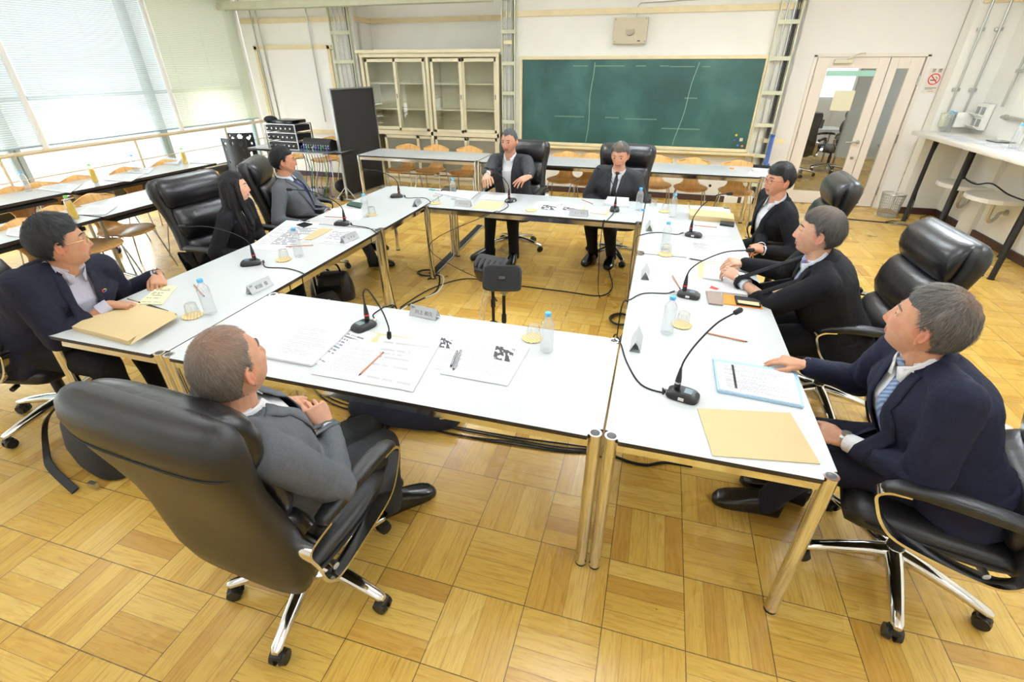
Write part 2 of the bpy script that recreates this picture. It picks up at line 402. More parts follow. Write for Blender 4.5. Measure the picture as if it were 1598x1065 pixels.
# left wall: low kerb, lintel and a pier in the back corner; window frames between
w = MB(); w.box((XL-.16, (YF+YB)/2, .04), (.2, YB-YF, .08)); w.box((XL-.16, (YF+YB)/2, 3.1), (.2, YB-YF, .3)); w.box((XL-.1, YB-.02, ZC/2), (.14, .10, ZC))
struct('wall_left', w, M_wallw, smooth=False)
M_frame = mat('window_frame_grey', (170, 185, 186), .4)
edges = [YF, -1.05, .95, 2.95, 5.02, 7.0]
for i in range(5):
    a, b_ = edges[i], edges[i+1]
    wo = empty('window_%d' % (i+1), (XL-.18, (a+b_)/2, 0)); wo['kind'] = 'structure'
    f = MB(); hy = (b_-a)/2
    for y in (-hy+.03, hy-.03): f.box((0, y, 1.51), (.07, .07, 2.86))
    for z in (.10, 1.55, 2.92): f.box((0, 0, z), (.06, 2*hy-.06, .05))
    f.build('window_frame', M_frame, wo, smooth=False)
    MB().box((0, 0, 1.5), (.006, 2*hy-.1, 2.8)).build('pane', M_glass, wo, smooth=False)
# skirting boards
w = MB(); w.box((1.6, YB-.012, .045), (4.18, .024, .09)); struct('baseboard_back', w, M_brown, smooth=False)
w = MB(); w.box(((XL-3.1)/2, YB-.012, .045), (2.2, .024, .09)); struct('baseboard_left', w, M_brown, smooth=False)
w = MB(); w.box((XR-.014, (YF+YB)/2, .045), (.028, YB-YF, .09)); struct('baseboard_right', w, M_brown, smooth=False)
w = MB(); w.box((5.84, YB-.0, .045), (.46, .03, .09)); struct('baseboard_corner', w, M_brown, smooth=False)
# picture rail at 2.57 and mid rail at .93 (board wall)
w = MB(); w.box(((-.46+3.62)/2, YB-.012, 2.575), (4.16, .024, .075)); struct('trim_1', w, M_trim, smooth=False)
w = MB(); w.box(((XL-3.1)/2, YB-.012, 2.575), (2.2, .024, .075)); struct('trim_2', w, M_trim, smooth=False)
w = MB(); w.box((-1.80, 7.608, 2.575), (2.58, .024, .075)); w.box((-3.09, 7.35, 2.575), (.024, .5, .075)); struct('trim_3', w, M_trim, smooth=False)
w = MB(); w.box((3.68, YB-.014, .93), (.32, .028, .06)); struct('trim_4', w, M_trim, smooth=False)
w = MB(); w.box((XR-.012, 5.5, 2.60), (.024, 3.1, .09)); w.box((5.84, YB-.0, 2.60), (.44, .03, .09)); struct('trim_5', w, M_trim, smooth=False)
# framed white panel on the wall left of the cabinet
p = empty('wall_panel', (0, YB, 0), 0, 'large white painted wall panel with cream frame left of the black partition', 'wall panel')
MB().box((-4.36, -.012, 1.50), (1.46, .024, 1.30)).build('panel', M_wallw, p, smooth=False)
f = MB()
for z in (2.18, .83): f.box((-4.36, -.02, z), (1.60, .04, .06))
for x in (-5.12, -3.62): f.box((x, -.02, 1.50), (.055, .04, 1.40))
f.build('frame', M_trim, p, smooth=False)
# steel beam below the ceiling at the left
b = MB(); b.box((-3.0, 6.72, 2.80), (4.9, .16, .04)); b.box((-3.0, 6.64, 2.76), (4.9, .01, .10)); b.box((-3.0, 6.80, 2.76), (4.9, .01, .10))
tag(b.build('cable_tray', M_rack, None, smooth=False), 'pale steel cable tray running below the ceiling over the wall panel', 'cable tray')
for i, x in enumerate((-5.0, -.75)):
    tag(MB().cyl((x, 6.72, 2.82), (x, 6.72, ZC), .008).build('hanger_rod', M_cond), ['steel rod hanging the cable tray at the window end', 'steel rod hanging the cable tray near the cabinet'][i], 'rod')

# ladder racks with conduits
def ladder(x, w_, z0, z1, y, label, nc, dark):
    o = empty('ladder_rack', (x, y, 0), 0, label, 'cable rack', 'cable ladders up the back wall')
    s = MB()
    for sx in (-1, 1): s.box((sx*w_/2, -.05, (z0+z1)/2), (.018, .05, z1-z0))
    s.build('side_rail', M_rack, o, smooth=False)
    n = int((z1-z0)/.42)
    for i in range(n+1):
        z = z0+.12+i*.42
        if z > z1-.03: break
        MB().box((0, -.062, z), (w_, .03, .05)).build('rung', M_rack, o, smooth=False)
    for i in range(nc):
        xx = -w_/2+w_*(i+1)/(nc+1)
        c = MB().cyl((xx, -.04, z0), (xx, -.04, z1), .011, n=10).build('conduit', M_cond, o)
    for i in range(dark):
        xx = w_/2-.03-i*.022
        MB().cyl((xx, -.022, z0), (xx, -.022, z1), .007, n=8).build('cable', M_blackm, o)
    return o
ladder(-3.32, .36, 1.0, 2.78, YB, 'pale green cable ladder with conduits beside the recess, behind the black partition', 3, 2)
ladder(-.385, .20, .55, ZC-.01, YB, 'narrow cable ladder with conduits between glass cabinet and chalkboard', 2, 1)
tag(MB().box((-.385, YB-.085, 2.21), (.14, .02, .05)).build('wood_block', M_trim, None, smooth=False), 'small tan wooden block fixed to the narrow cable ladder', 'block')
ladder(3.50, .26, .18, ZC-.01, YB, 'cable ladder with dark cables between chalkboard and door', 2, 3)
for i, (x, z1) in enumerate(((-5.05, 2.75), (-4.93, 2.75), (-3.92, 2.78))):
    tag(MB().cyl((x, YB-.03 if i < 2 else YB-.05, .86 if i < 2 else 1.0), (x, YB-.05, z1), .011, n=8).build('wall_conduit', M_cond), ['thin steel conduit nearest the window corner', 'second thin steel conduit from the window corner', 'thin steel conduit at the right of the white wall panel'][i], 'conduit')

# ---------------------------------------------------------------- chalkboard
o = empty('chalkboard', (0, YB, 0), 0, 'large green chalkboard with cream wooden frame on the back wall', 'chalkboard')
X0, X1, Z0, Z1 = -.16, 3.33, .80, 1.98
MB().box(((X0+X1)/2, -.02, (Z0+Z1)/2), (X1-X0, .03, Z1-Z0)).build('board', M_board, o, smooth=False)
f = MB(); f.box(((X0+X1)/2, -.025, Z1+.02), (X1-X0+.1, .05, .045)); f.box((X0-.025, -.025, (Z0+Z1)/2), (.045, .05, Z1-Z0)); f.box((X1+.025, -.025, (Z0+Z1)/2), (.045, .05, Z1-Z0))
f.box(((X0+X1)/2, -.025, Z0-.02), (X1-X0+.1, .05, .045)); f.build('frame', M_trim, o, smooth=False, bevel=.004)
MB().box(((X0+X1)/2+.02, -.07, Z0-.065), (X1-X0+.24, .13, .035)).box(((X0+X1)/2+.02, -.02, Z0-.10), (X1-X0+.2, .04, .05)).build('chalk_tray', M_trim, o, smooth=False, bevel=.005)
M_chalk = mat('chalk_line', (150, 170, 150), .9); M_chalk2 = mat('chalk_smear', (104, 128, 112), .9)
c = MB()
for xa, xb in ((.96, .92), (2.46, 2.28)):
    pts = [(xa+(xb-xa)*t+.012*math.sin(t*9+xa), -.0365, Z1-.04-(Z1-Z0-.06)*t) for t in [i/12 for i in range(13)]]
    c.ribbon(pts, .007, .002, (1, 0, 0))
c.build('chalk_line', M_chalk, o, smooth=False)
c = MB()
for px0, px1, py in ((895, 918, 103), (929, 975, 103), (993, 1008, 103), (1045, 1084, 104), (1096, 1108, 104), (866, 912, 181), (975, 1025, 185), (1032, 1092, 200), (945, 966, 183), (1068, 1088, 153), (1030, 1044, 103)):
    a = gy(px0, py, YB); b = gy(px1, py, YB); c.box(((a.x+b.x)/2, -.036, a.z), (b.x-a.x, .002, .014))
c.build('chalk_smear', M_chalk2, o, smooth=False)
for (px, py, cc, nm) in ((1149, 211, (235, 205, 60), 'small yellow magnet on the chalkboard'), (1146, 219, (50, 90, 190), 'small blue magnet beside the yellow one on the chalkboard'), (1151, 227, (60, 110, 200), 'lower blue magnet on the chalkboard'), (1158, 228, (235, 120, 70), 'small orange magnet at the lower right of the chalkboard')):
    q = gy(px, py, YB-.04); tag(MB().cyl((q.x, YB-.037, q.z), (q.x, YB-.05, q.z), .016, n=14).build('magnet', mat('magnet_%d' % px, cc, .4)), nm, 'magnet')
q = gy(1156.5, 218, YB-.04); tag(MB().box((q.x, YB-.045, q.z), (.045, .016, .045), bev=.004).build('magnet', mat('magnet_w', (236, 214, 196), .5)), 'square pinkish white magnet on the chalkboard', 'magnet')

# ---------------------------------------------------------------- wall speaker
o = empty('wall_speaker', (1.45, YB, 2.33), 0, 'beige wedge-shaped wall speaker above the chalkboard', 'speaker')
s = MB(); A = [(-.235, 0, -.16), (.235, 0, -.16), (.235, 0, .16), (-.235, 0, .16), (-.235, -.09, -.16), (.235, -.09, -.16), (.235, -.17, .16), (-.235, -.17, .16)]
s.add(A, [(3, 2, 1, 0), (4, 5, 6, 7), (0, 1, 5, 4), (1, 2, 6, 5), (2, 3, 7, 6), (3, 0, 4, 7)]); s.build('cabinet', M_beige, o, smooth=False, bevel=.006)
g = MB().cyl((0, -.12, .0), (0, -.137, .003), .062, n=28); g.build('grille', mat('grille_tan', (176, 164, 142), .6, bump=.6, bscale=300), o)
g = MB()
for x, z in ((-.21, -.13), (.21, -.13), (-.21, .135), (.21, .135)): g.cyl((x, -.09-.25*(z+.16), z), (x, -.10-.25*(z+.16), z), .006, n=8)
g.box((.13, -.099, -.125), (.04, .006, .012)); g.build('screw', M_blackm, o)
tag(MB().tube([(1.51, YB-.01, 2.49), (1.51, YB-.012, 2.62), (1.55, YB-.03, 2.66), (2.4, YB-.012, 2.68), (3.4, YB-.012, 2.72)], .005, 6).build('signal_wire', M_alu), 'thin grey wire running up from the wall speaker and along the rail', 'wire')

# ---------------------------------------------------------------- glass cabinet in the recess
o = empty('glass_cabinet', (0, 7.04, 0), 0, 'tall cream cabinet with four glass doors in the wall recess', 'cabinet')
cx0, cx1 = -3.04, -.56; zt, zm, zb = 2.05, .86, .12; dp = .5
c = MB(); c.box(((cx0+cx1)/2, dp-.01, (zt+zb)/2), (cx1-cx0, .02, zt-zb))
for x in (cx0+.015, cx1-.015, (cx0+cx1)/2): c.box((x, dp/2, (zt+zb)/2), (.03, dp, zt-zb))
for z in (zt-.015, zm, zb): c.box(((cx0+cx1)/2, dp/2, z), (cx1-cx0, dp, .03))
c.box(((cx0+cx1)/2, dp/2, zb/2), (cx1-cx0, dp-.02, zb))
c.build('carcass', M_cabi, o, smooth=False)
for z in (1.23, 1.63):
    for k in (0, 1):
        xm = cx0+(cx1-cx0)*(.25+.5*k); MB().box((xm, dp/2+.05, z), ((cx1-cx0)/2-.04, dp-.14, .022)).build('shelf', M_cab, o, smooth=False)
f = MB(); f.box(((cx0+cx1)/2, 0, zt+.0), (cx1-cx0+.02, .05, .06)); f.box(((cx0+cx1)/2, -.012, zt+.055), (cx1-cx0+.10, .10, .05))
f.box(((cx0+cx1)/2, 0, zm), (cx1-cx0, .04, .07))
for x in (cx0+.02, cx1-.02, (cx0+cx1)/2): f.box((x, 0, (zt+zb)/2), (.05, .04, zt-zb))
f.box(((cx0+cx1)/2, 0, zb), (cx1-cx0, .04, .05)); f.build('face_frame', M_cab, o, smooth=False, bevel=.004)
def sliding_door(xa, xb, za, zb_, y, m_pane, handle):
    d = MB(); t = .048
    for x in (xa+t/2, xb-t/2): d.box((x, y, (za+zb_)/2), (t, .025, zb_-za))
    for z in (za+t/2+.006, zb_-t/2): d.box(((xa+xb)/2, y, z), (xb-xa, .025, t))
    dd = d.build('door', M_cab, o, smooth=False, bevel=.003)
    MB().box(((xa+xb)/2, y, (za+zb_)/2), (xb-xa-2*t, .005, zb_-za-2*t)).build('pane', m_pane, dd, smooth=False)
    MB().box((handle, y-.014, (za+zb_)/2), (.012, .006, .07)).build('handle', M_brown, dd, smooth=False)
sliding_door(-2.97, -2.36, .90, 2.0, .012, M_glass, -2.94); sliding_door(-2.42, -1.84, .89, 2.0, -.02, M_glass, -2.395)
sliding_door(-1.74, -1.19, .88, 2.0, -.02, M_glass, -1.215); sliding_door(-1.20, -.60, .89, 2.0, .012, M_glass, -.625)
M_frost = mat('grey_frosted_glass', (128, 124, 108), .35)
sliding_door(-2.74, -2.06, .16, .82, -.02, M_frost, -2.715); sliding_door(-2.3, -1.80, .17, .815, .012, M_frost, -1.825)
sliding_door(-1.75, -1.15, .16, .815, -.02, M_frost, -1.18); sliding_door(-1.17, -.60, .16, .815, .012, M_frost, -.625)

# ---------------------------------------------------------------- glazed door
M_door = mat('door_cream', (242, 232, 220), .4)
def door_leaf(name, xa, xb, ga, gb, gz0=.19, gz1=1.86):
    o = empty(name, (0, YD-.005, 0)); o['kind'] = 'structure'
    d = MB(); y = .03
    d.box(((xa+ga)/2, y, 1.0), (ga-xa, .045, 1.98)); d.box(((gb+xb)/2, y, 1.0), (xb-gb, .045, 1.98))
    d.box(((ga+gb)/2, y, (gz1+1.99)/2), (gb-ga, .045, 1.99-gz1)); d.box(((ga+gb)/2, y, (.01+gz0)/2), (gb-ga, .045, gz0-.01))
    d.build('door_leaf', M_door, o, smooth=False, bevel=.002)
    MB().box(((ga+gb)/2, y, (gz0+gz1)/2), (gb-ga, .006, gz1-gz0)).build('pane', M_glass, o, smooth=False)
    return o
d1 = door_leaf('door_1', 4.045, 4.93, 4.20, 4.80); d2 = door_leaf('door_2', 4.94, 5.33, 5.04, 5.18)
h = MB(); h.tube([(4.865, .0, .92), (4.865, -.055, .92)], .013, 10); h.tube(smooth_path([(4.87, -.055, .92), (4.82, -.06, .925), (4.70, -.055, .915)], 5), .011, 10); h.cyl((4.865, .007, .92), (4.865, -.008, .92), .026)
h.build('door_handle', M_chrome2, d1); MB().cyl((4.855, .0, .70), (4.855, -.016, .70), .02).build('lock', M_chrome2, d1)
MB().box((4.36, -.02, 1.945), (.22, .05, .05), bev=.005).tube([(4.40, -.03, 1.975), (4.50, -.12, 2.03), (4.60, -.01, 2.04)], .009, 8).build('door_closer', mat('closer_cream', (222, 214, 190), .4), d1)
for dd, x in ((d1, 4.037), (d2, 5.338)):
    for z in (.25, .98, 1.72): MB().box((x, -.006, z), (.022, .014, .12)).build('hinge', M_chrome2, dd, smooth=False)
MB().box((4.50, .0, 1.80), (.60, .004, .07)).build('tape_strip', mat('mint_strip', (168, 214, 200), .5), d1, smooth=False)
o = tag(MB().box((4.50, YD-.012, 1.46), (.26, .003, .26), mat4=Matrix.Rotation(.0, 4, 'Y')).build('notice_paper', mat('notice_cream', (236, 230, 200), .6), None, smooth=False), 'cream paper notice taped to the door glass', 'notice')
w = MB(); w.box((D0-.02, YD-.004, 1.0), (.04, .02, 2.04)); w.box((D1+.02, YD-.004, 1.0), (.04, .02, 2.04)); w.box(((D0+D1)/2, YD-.004, 2.02), (D1-D0+.08, .02, .04)); struct('trim_6', w, M_door, smooth=False)

# room beyond the door
w = MB(); w.box((5.0, 12.4, 1.5), (7, .1, 3.2)); w.box((3.2, 9.9, 1.5), (.1, 5, 3.2)); w.box((8.2, 9.9, 1.5), (.1, 5, 3.2)); w.box((5.7, 9.9, 3.1), (5.2, 5.2, .1))
struct('wall_corridor', w, mat('far_wall', (208, 206, 198), .6), smooth=False)
o = tag(MB().box((gy(1378, 170, 9.0).x, 9.0, 1.25), (1.05, .05, 1.5), rot=.12).build('whiteboard', mat('pale_board', (196, 202, 202), .4), None, smooth=False), 'large pale whiteboard standing in the room beyond the door', 'whiteboard')
M_lit = bpy.data.materials.new('daylight_window'); M_lit.use_nodes = True; M_lit.node_tree.nodes['Principled BSDF'].inputs['Emission Color'].default_value = (.8, .9, 1, 1); M_lit.node_tree.nodes['Principled BSDF'].inputs['Emission Strength'].default_value = 2.0
wa, wb = gy(1286, 106, 12.3), gy(1326, 152, 12.3)
o = MB().box(((wa.x+wb.x)/2, 12.33, (wa.z+wb.z)/2), (wb.x-wa.x, .02, wa.z-wb.z)).build('window_6', M_lit, None, smooth=False); o['kind'] = 'structure'
def simple_desk(x, y, rz, label):
    o = empty('desk', (x, y, 0), rz, label, 'desk'); MB().box((0, 0, .72), (1.5, .7, .03)).build('desktop', M_top, o, smooth=False)
    for sx in (-1, 1):
        for sy in (-1, 1): MB().cyl((sx*.7, sy*.3, 0), (sx*.7, sy*.3, .705), .02, n=8).build('leg', M_chrome2, o)
simple_desk(5.0, 11.2, .1, 'white desk with chrome legs in the room beyond the door'); simple_desk(6.4, 8.4, 0, 'near white desk seen through the narrow door glass')
for x, y, c_, l_ in ((4.6, 11.15, (190, 60, 60), 'red box on the desk beyond the door'), (5.25, 11.2, (60, 60, 66), 'dark case on the desk beyond the door')):
    tag(MB().box((x, y, .82), (.22, .2, .17), bev=.01).build('box', mat('b%d' % int(x*100), c_, .5)), l_, 'box')

fl_ = bpy.data.lights.new('lamp', 'AREA'); fl_.size = 2.0; fl_.energy = 60; flo = bpy.data.objects.new('lamp', fl_); col.objects.link(flo); flo.location = (5.2, 10.2, 3.0)  # fill light added to brighten the room beyond the door, no fitting
# no smoking sign
o = empty('no_smoking_sign', (5.515, YD-.002, 1.715), 0, 'white no smoking sign with red ring right of the door', 'sign')
MB().box((0, 0, 0), (.17, .003, .30)).build('sheet', mat('sign_white', (236, 228, 216), .5), o, smooth=False)
M_sr = mat('sign_red', (214, 40, 50), .5); M_sk = mat('sign_black', (30, 30, 34), .6)
s = MB(); n = 40
ring = lambda r, k: (r*math.cos(2*PI*k/n), -.003, .02+r*math.sin(2*PI*k/n))
s.add([ring(.068, k) for k in range(n)]+[ring(.056, k) for k in range(n)], [(k, (k+1) % n, n+(k+1) % n, n+k) for k in range(n)])
s.box((0, -.0034, .02), (.12, .001, .012), mat4=Matrix.Rotation(R_(45), 4, 'Y')); s.build('prohibition_ring', M_sr, o, smooth=False)
s = MB(); s.box((-.012, -.0025, .008), (.055, .001, .012)); s.box((.026, -.0025, .008), (.01, .001, .012)); s.tube([(.03, -.0027, .02), (.034, -.0027, .034), (.018, -.0027, .04), (.012, -.0027, .052)], .003, 6); s.box((0, -.0025, -.085), (.13, .001, .006)); s.box((-.02, -.0025, -.10), (.09, .001, .005)); s.box((.01, -.0025, -.125), (.07, .001, .004))
s.build('cigarette', M_sk, o, smooth=False)
def text(txt, name, size, M4, m, parent=None, ext=.0004):
    cu = bpy.data.curves.new(name, 'FONT'); cu.body = txt; cu.size = size; cu.extrude = ext; cu.align_x = 'CENTER'; cu.align_y = 'CENTER'
    t = bpy.data.objects.new(name, cu); col.objects.link(t); dg = bpy.context.evaluated_depsgraph_get(); me = bpy.data.meshes.new_from_object(t.evaluated_get(dg)); bpy.data.objects.remove(t)
    o2 = bpy.data.objects.new(name, me); col.objects.link(o2); me.materials.clear(); me.materials.append(m); o2.parent = parent; o2.matrix_local = M4; return o2
text('禁  煙', 'lettering', .045, Matrix.Translation((0, -.004, .118)) @ Matrix.Rotation(PI/2, 4, 'X'), M_sk, o)

# ---------------------------------------------------------------- ceiling luminaires (above the frame)
M_tube = bpy.data.materials.new('lamp_tube'); M_tube.use_nodes = True
_b = M_tube.node_tree.nodes['Principled BSDF']; _b.inputs['Emission Color'].default_value = (.98, .99, 1, 1); _b.inputs['Emission Strength'].default_value = 6
def luminaire(x, y, label):
    o = empty('ceiling_light', (x, y, ZC-.45), 0, label, 'ceiling light', 'ceiling lights')
    MB().box((0, 0, .06), (.2, 1.25, .05)).build('housing', M_whiteplastic, o, smooth=False)
    MB().cyl((-.05, -.6, 0), (-.05, .6, 0), .016).cyl((.05, -.6, 0), (.05, .6, 0), .016).build('lamp_tube', M_tube, o)
    MB().cyl((0, .4, .08), (0, .4, .45), .008).cyl((0, -.4, .08), (0, -.4, .45), .008).build('hanger', M_cond, o)
    l = bpy.data.lights.new('lamp', 'AREA'); l.shape = 'RECTANGLE'; l.size = .3; l.size_y = 1.3; l.energy = LAMP_W; l.color = (.80, .90, 1.0)
    lo = bpy.data.objects.new('lamp', l); col.objects.link(lo); lo.location = (x, y, ZC-.5)
    l2 = l.copy(); kk = {-3.4: .6, -.6: 1.0, 1.9: 1.1, 4.4: 1.9}[x]*{-1.9: .6, 1.2: .95, 4.3: 2.0}[y]; l.energy = LAMP_W*kk; l2.energy = LAMP_UP*kk; lo2 = bpy.data.objects.new('lamp', l2); col.objects.link(lo2); lo2.location = (x, y, ZC-.33); lo2.rotation_euler = (PI, 0, 0)  # second light added above each fitting, aimed up to brighten ceiling and walls
LAMP_W = 5; LAMP_UP = 50
for x in (-3.4, -.6, 1.9, 4.4):
    for y in (-1.9, 1.2, 4.3):
        luminaire(x, y, 'white twin tube ceiling light')
# small white fitting seen at the top edge
o = empty('ceiling_fitting', (-1.36, 6.95, 2.80), 0, 'small white rounded lamp fitting at the top of the wall above the cabinet', 'lamp fitting')
MB().ball((0, 0, .0), (.14, .06, .055), 16).build('body', M_whiteplastic, o); MB().cyl((0, 0, .04), (0, 0, .45), .01).build('stem', M_whiteplastic, o)

# ---------------------------------------------------------------- blinds and rail
def blind_mat(name, col_, tr):
    m = bpy.data.materials.new(name); m.use_nodes = True; nt = m.node_tree; nt.nodes.clear(); L = nt.links.new
    o_ = N(nt, 'ShaderNodeOutputMaterial'); d = N(nt, 'ShaderNodeBsdfDiffuse'); t = N(nt, 'ShaderNodeBsdfTranslucent'); mx = N(nt, 'ShaderNodeMixShader')
    d.inputs[0].default_value = (*s2l(col_), 1); t.inputs[0].default_value = (*s2l(col_), 1); mx.inputs[0].default_value = tr
    L(d.outputs[0], mx.inputs[1]); L(t.outputs[0], mx.inputs[2]); L(mx.outputs[0], o_.inputs[0]); return m
def blind(ya, yb, m, label, tilt, z0=1.03, z1=2.95):
    o = empty('venetian_blind', (XL-.02, (ya+yb)/2, 0), 0, label, 'blind', 'venetian blinds along the window wall')
    s = MB(); n = int((z1-z0)/.024); hy = (yb-ya)/2-.012
    dx = .0125*math.cos(tilt); dz = .0125*math.sin(tilt)
    for i in range(n):
        z = z0+.02+i*.024
        s.add([(-dx, -hy, z-dz), (dx, -hy, z+dz), (dx, hy, z+dz), (-dx, hy, z-dz)], [(0, 1, 2, 3)])
    s.build('slats', m, o, smooth=False)
    MB().box((0, 0, z0), (.03, 2*hy, .018), bev=.004).build('bottom_rail', mat('blind_rail', (150, 165, 175), .4), o, smooth=False)
    MB().box((0, 0, z1+.01), (.04, 2*hy, .04)).build('head_rail', M_whiteplastic, o, smooth=False)
    for k in (-.8, 0, .8):
        MB().cyl((.014, k*hy, z0), (.014, k*hy, z1), .0018, n=6).build('ladder_cord', M_whiteplastic, o)
Mb1 = blind_mat('blind_cream', (220, 221, 198), .30); Mb2 = blind_mat('blind_white', (230, 236, 236), .45)
blind(5.28, 6.98, Mb1, 'cream venetian blind in the last window before the back wall', R_(62))
blind(3.26, 5.20, Mb2, 'bright white venetian blind in the middle window', R_(50))
blind(1.22, 3.20, Mb2, 'white venetian blind at the left edge of the picture', R_(56))
blind(-.9, 1.15, Mb2, 'white venetian blind in the window beyond the left picture edge', R_(56))
blind(-3.0, -1.0, Mb2, 'white venetian blind in the window nearest the front wall', R_(56))
w = MB()
for y in (5.24, 3.22, 1.18): w.box((XL-.02, y, 2.0), (.05, .05, 2.1))
struct('trim_7', w, M_wallw, smooth=False)
o = empty('window_rail', (-5.12, 0, 0), 0, 'cream tubular guard rail with thin wires along the windows', 'railing')
MB().cyl((0, YF+.05, 1.0), (0, 7.03, 1.0), .024).build('top_rail', M_rail, o)
for y in (-1.5, 0, 1.3, 2.55, 4.2, 5.85): MB().cyl((0, y, 0), (0, y, .98), .016).build('post', M_rail, o)
for z in (.42, .72): MB().cyl((0, YF+.05, z), (0, 7.03, z), .008, n=6).build('wire', M_rail, o)
# ================================================================ TABLES
H = .74
def meeting_table(x0, x1, y0, y1, label, group='white meeting tables set in a square', name='meeting_table'):
    cx, cy = (x0+x1)/2, (y0+y1)/2; hx, hy = (x1-x0)/2-.002, (y1-y0)/2-.002; r = .025
    o = empty(name, (cx, cy, 0), 0, label, 'table', group)
    k = .052
    poly = [(-hx+k, -hy), (hx-k, -hy), (hx-k*.75, -hy+k*.75), (hx, -hy+k), (hx, hy-k), (hx-k*.75, hy-k*.75), (hx-k, hy), (-hx+k, hy), (-hx+k*.75, hy-k*.75), (-hx, hy-k), (-hx, -hy+k), (-hx+k*.75, -hy+k*.75)]
    MB().prism(poly, H-.019, H, 0, 1).build('tabletop', [M_top, M_edge], o, smooth=False)
    f = MB(); zz = H-.042
    for s in (-1, 1):
        f.box((0, s*(hy-r), zz), (2*hx-.08, .018, .040)); f.box((s*(hx-r), 0, zz), (.018, 2*hy-.08, .040))
    f.build('frame', M_chrome, o, smooth=False)
    for sx in (-1, 1):
        for sy in (-1, 1):
            px, py = sx*(hx-r), sy*(hy-r)
            l = MB().cyl((px, py, .012), (px, py, H+.001), r, n=24).build('leg', M_chrome, o)
            MB().cyl((px, py, 0), (px, py, .012), r*.96, n=18).build('foot_cap', M_black, l)
            MB().lathe([(.0003, .0016), (.0165, .0016), (.0175, .0011)], (px, py, H), 20).build('end_cap', mat('cap_grey', (62, 62, 64), .35), l)
    return o
meeting_table(0, 2.02, 0, .75, 'near white meeting table in front of the grey-suited man seen from behind')
meeting_table(-.765, -.003, 0, 2.03, 'left white meeting table where the man in glasses and the woman sit')
meeting_table(-.765, -.003, 2.036, 3.55, 'far left white meeting table beside the grey-suited man in profile')
meeting_table(0, 2.02, 2.80, 3.55, 'far white meeting table where the gesturing man sits')
meeting_table(2.025, 2.785, 0, 2.03, 'right white meeting table with the flat manila envelope at its near end')
meeting_table(2.025, 2.785, 2.036, 3.55, 'far right white meeting table carrying the thick yellow envelope')
G2 = 'white tables standing along the back of the room'
meeting_table(-2.26, -.345, 5.28, 6.0, 'white table behind the circle, at its left end by the black partition', G2, 'side_table')
meeting_table(-.335, 1.50, 5.24, 5.96, 'white table in the row before the chalkboard, behind the two men', G2, 'side_table')
meeting_table(1.51, 3.33, 5.15, 5.87, 'white table at the right end of the row before the chalkboard', G2, 'side_table')

def folding_table(cx, cy, L, D, rz, label, group):
    o = empty('training_table', (cx, cy, 0), rz, label, 'table', group)
    MB().box((0, 0, H-.012), (D, L, .024)).build('tabletop', M_top, o, smooth=False)
    e = MB()
    for s in (-1, 1): e.box((s*(D/2), 0, H-.013), (.006, L, .027)); e.box((0, s*L/2, H-.013), (D+.006, .006, .027))
    e.build('edge_band', M_edge, o, smooth=False)
    MB().box((D*.18, 0, H-.065), (.30, L-.25, .03)).build('under_shelf', M_blackm, o, smooth=False)
    for s in (-1, 1):
        y = s*(L/2-.16); a = MB()
        a.tube([(0, y, H-.04), (.02, y, .12)], .018, 10); a.tube([(-D/2+.02, y, .075), (0, y, .12), (D/2+.02, y, .075)], .015, 10)
        l = a.build('leg', M_chrome2, o)
        for xx in (-D/2+.02, D/2+.02): MB().cyl((xx, y-.016, .032), (xx, y+.016, .032), .032, n=16).box((xx, y, .06), (.03, .02, .03)).build('caster', M_black, l)
    return o
GA = 'white training tables in the row nearer the meeting'; GB = 'white training tables along the window'
folding_table(-2.88, 2.60, 1.8, .62, 0, 'white training table behind the woman, carrying a tea bottle', GA)
folding_table(-2.88, .78, 1.8, .62, 0, 'white training table at the left picture edge behind the man in glasses', GA)
folding_table(-4.10, 3.28, 1.8, .60, R_(-3.5), 'white training table by the windows with magazines and a tea bottle', GB)
folding_table(-4.22, 1.46, 1.8, .60, R_(-3.5), 'white training table by the windows at the left picture edge', GB)
folding_table(-3.50, 5.72, 1.8, .60, R_(90), 'white training table loaded with audio equipment by the black partition', None)

# ================================================================ PLYWOOD CHAIRS
def ply_chair():
    o = empty('plywood_chair', (0, 0, 0), 0, 'curved beech plywood chair', 'chair')
    prof = [(.215, .425, .150), (.20, .438, .185), (.14, .448, .215), (.05, .445, .222), (-.05, .436, .215), (-.12, .434, .19), (-.165, .445, .135), (-.195, .475, .105), (-.21, .52, .10), (-.22, .57, .125), (-.235, .63, .185), (-.25, .69, .215), (-.262, .74, .222), (-.272, .775, .205), (-.278, .79, .15)]
    vs = []; n = 12
    for y, z, w_ in prof:
        for j in range(n+1):
            t = -1+2*j/n; back = max(0, (z-.5)/.3); curve = .04*t*t
            vs.append((t*w_, y+curve*back, z+(.018*t*t if z < .5 else 0) - (.012*(t*t) if z > .75 else 0)+(.010*math.cos(t*PI) if z > .76 else 0)))
    fs = [(i*(n+1)+j, i*(n+1)+j+1, (i+1)*(n+1)+j+1, (i+1)*(n+1)+j) for i in range(len(prof)-1) for j in range(n)]
    m = MB(); m.add(vs, fs); s = m.build('seat_shell', M_ply, o, auto=80); md = s.modifiers.new('s', 'SOLIDIFY'); md.thickness = .010; md.offset = 0
    for sx in (-1, 1):
        MB().tube(smooth_path([(sx*.06, .06, .425), (sx*.14, .10, .422), (sx*.19, .15, .40), (sx*.23, .24, .0)], 4), .0075, 8).build('leg', M_chrome2, o)
        MB().tube(smooth_path([(sx*.06, -.06, .418), (sx*.14, -.10, .418), (sx*.18, -.15, .40), (sx*.22, -.25, .0)], 4), .0075, 8).build('leg', M_chrome2, o)
    MB().box((0, 0, .424), (.16, .16, .012)).build('mount_plate', M_chrome2, o, smooth=False)
    return o
pc = ply_chair()
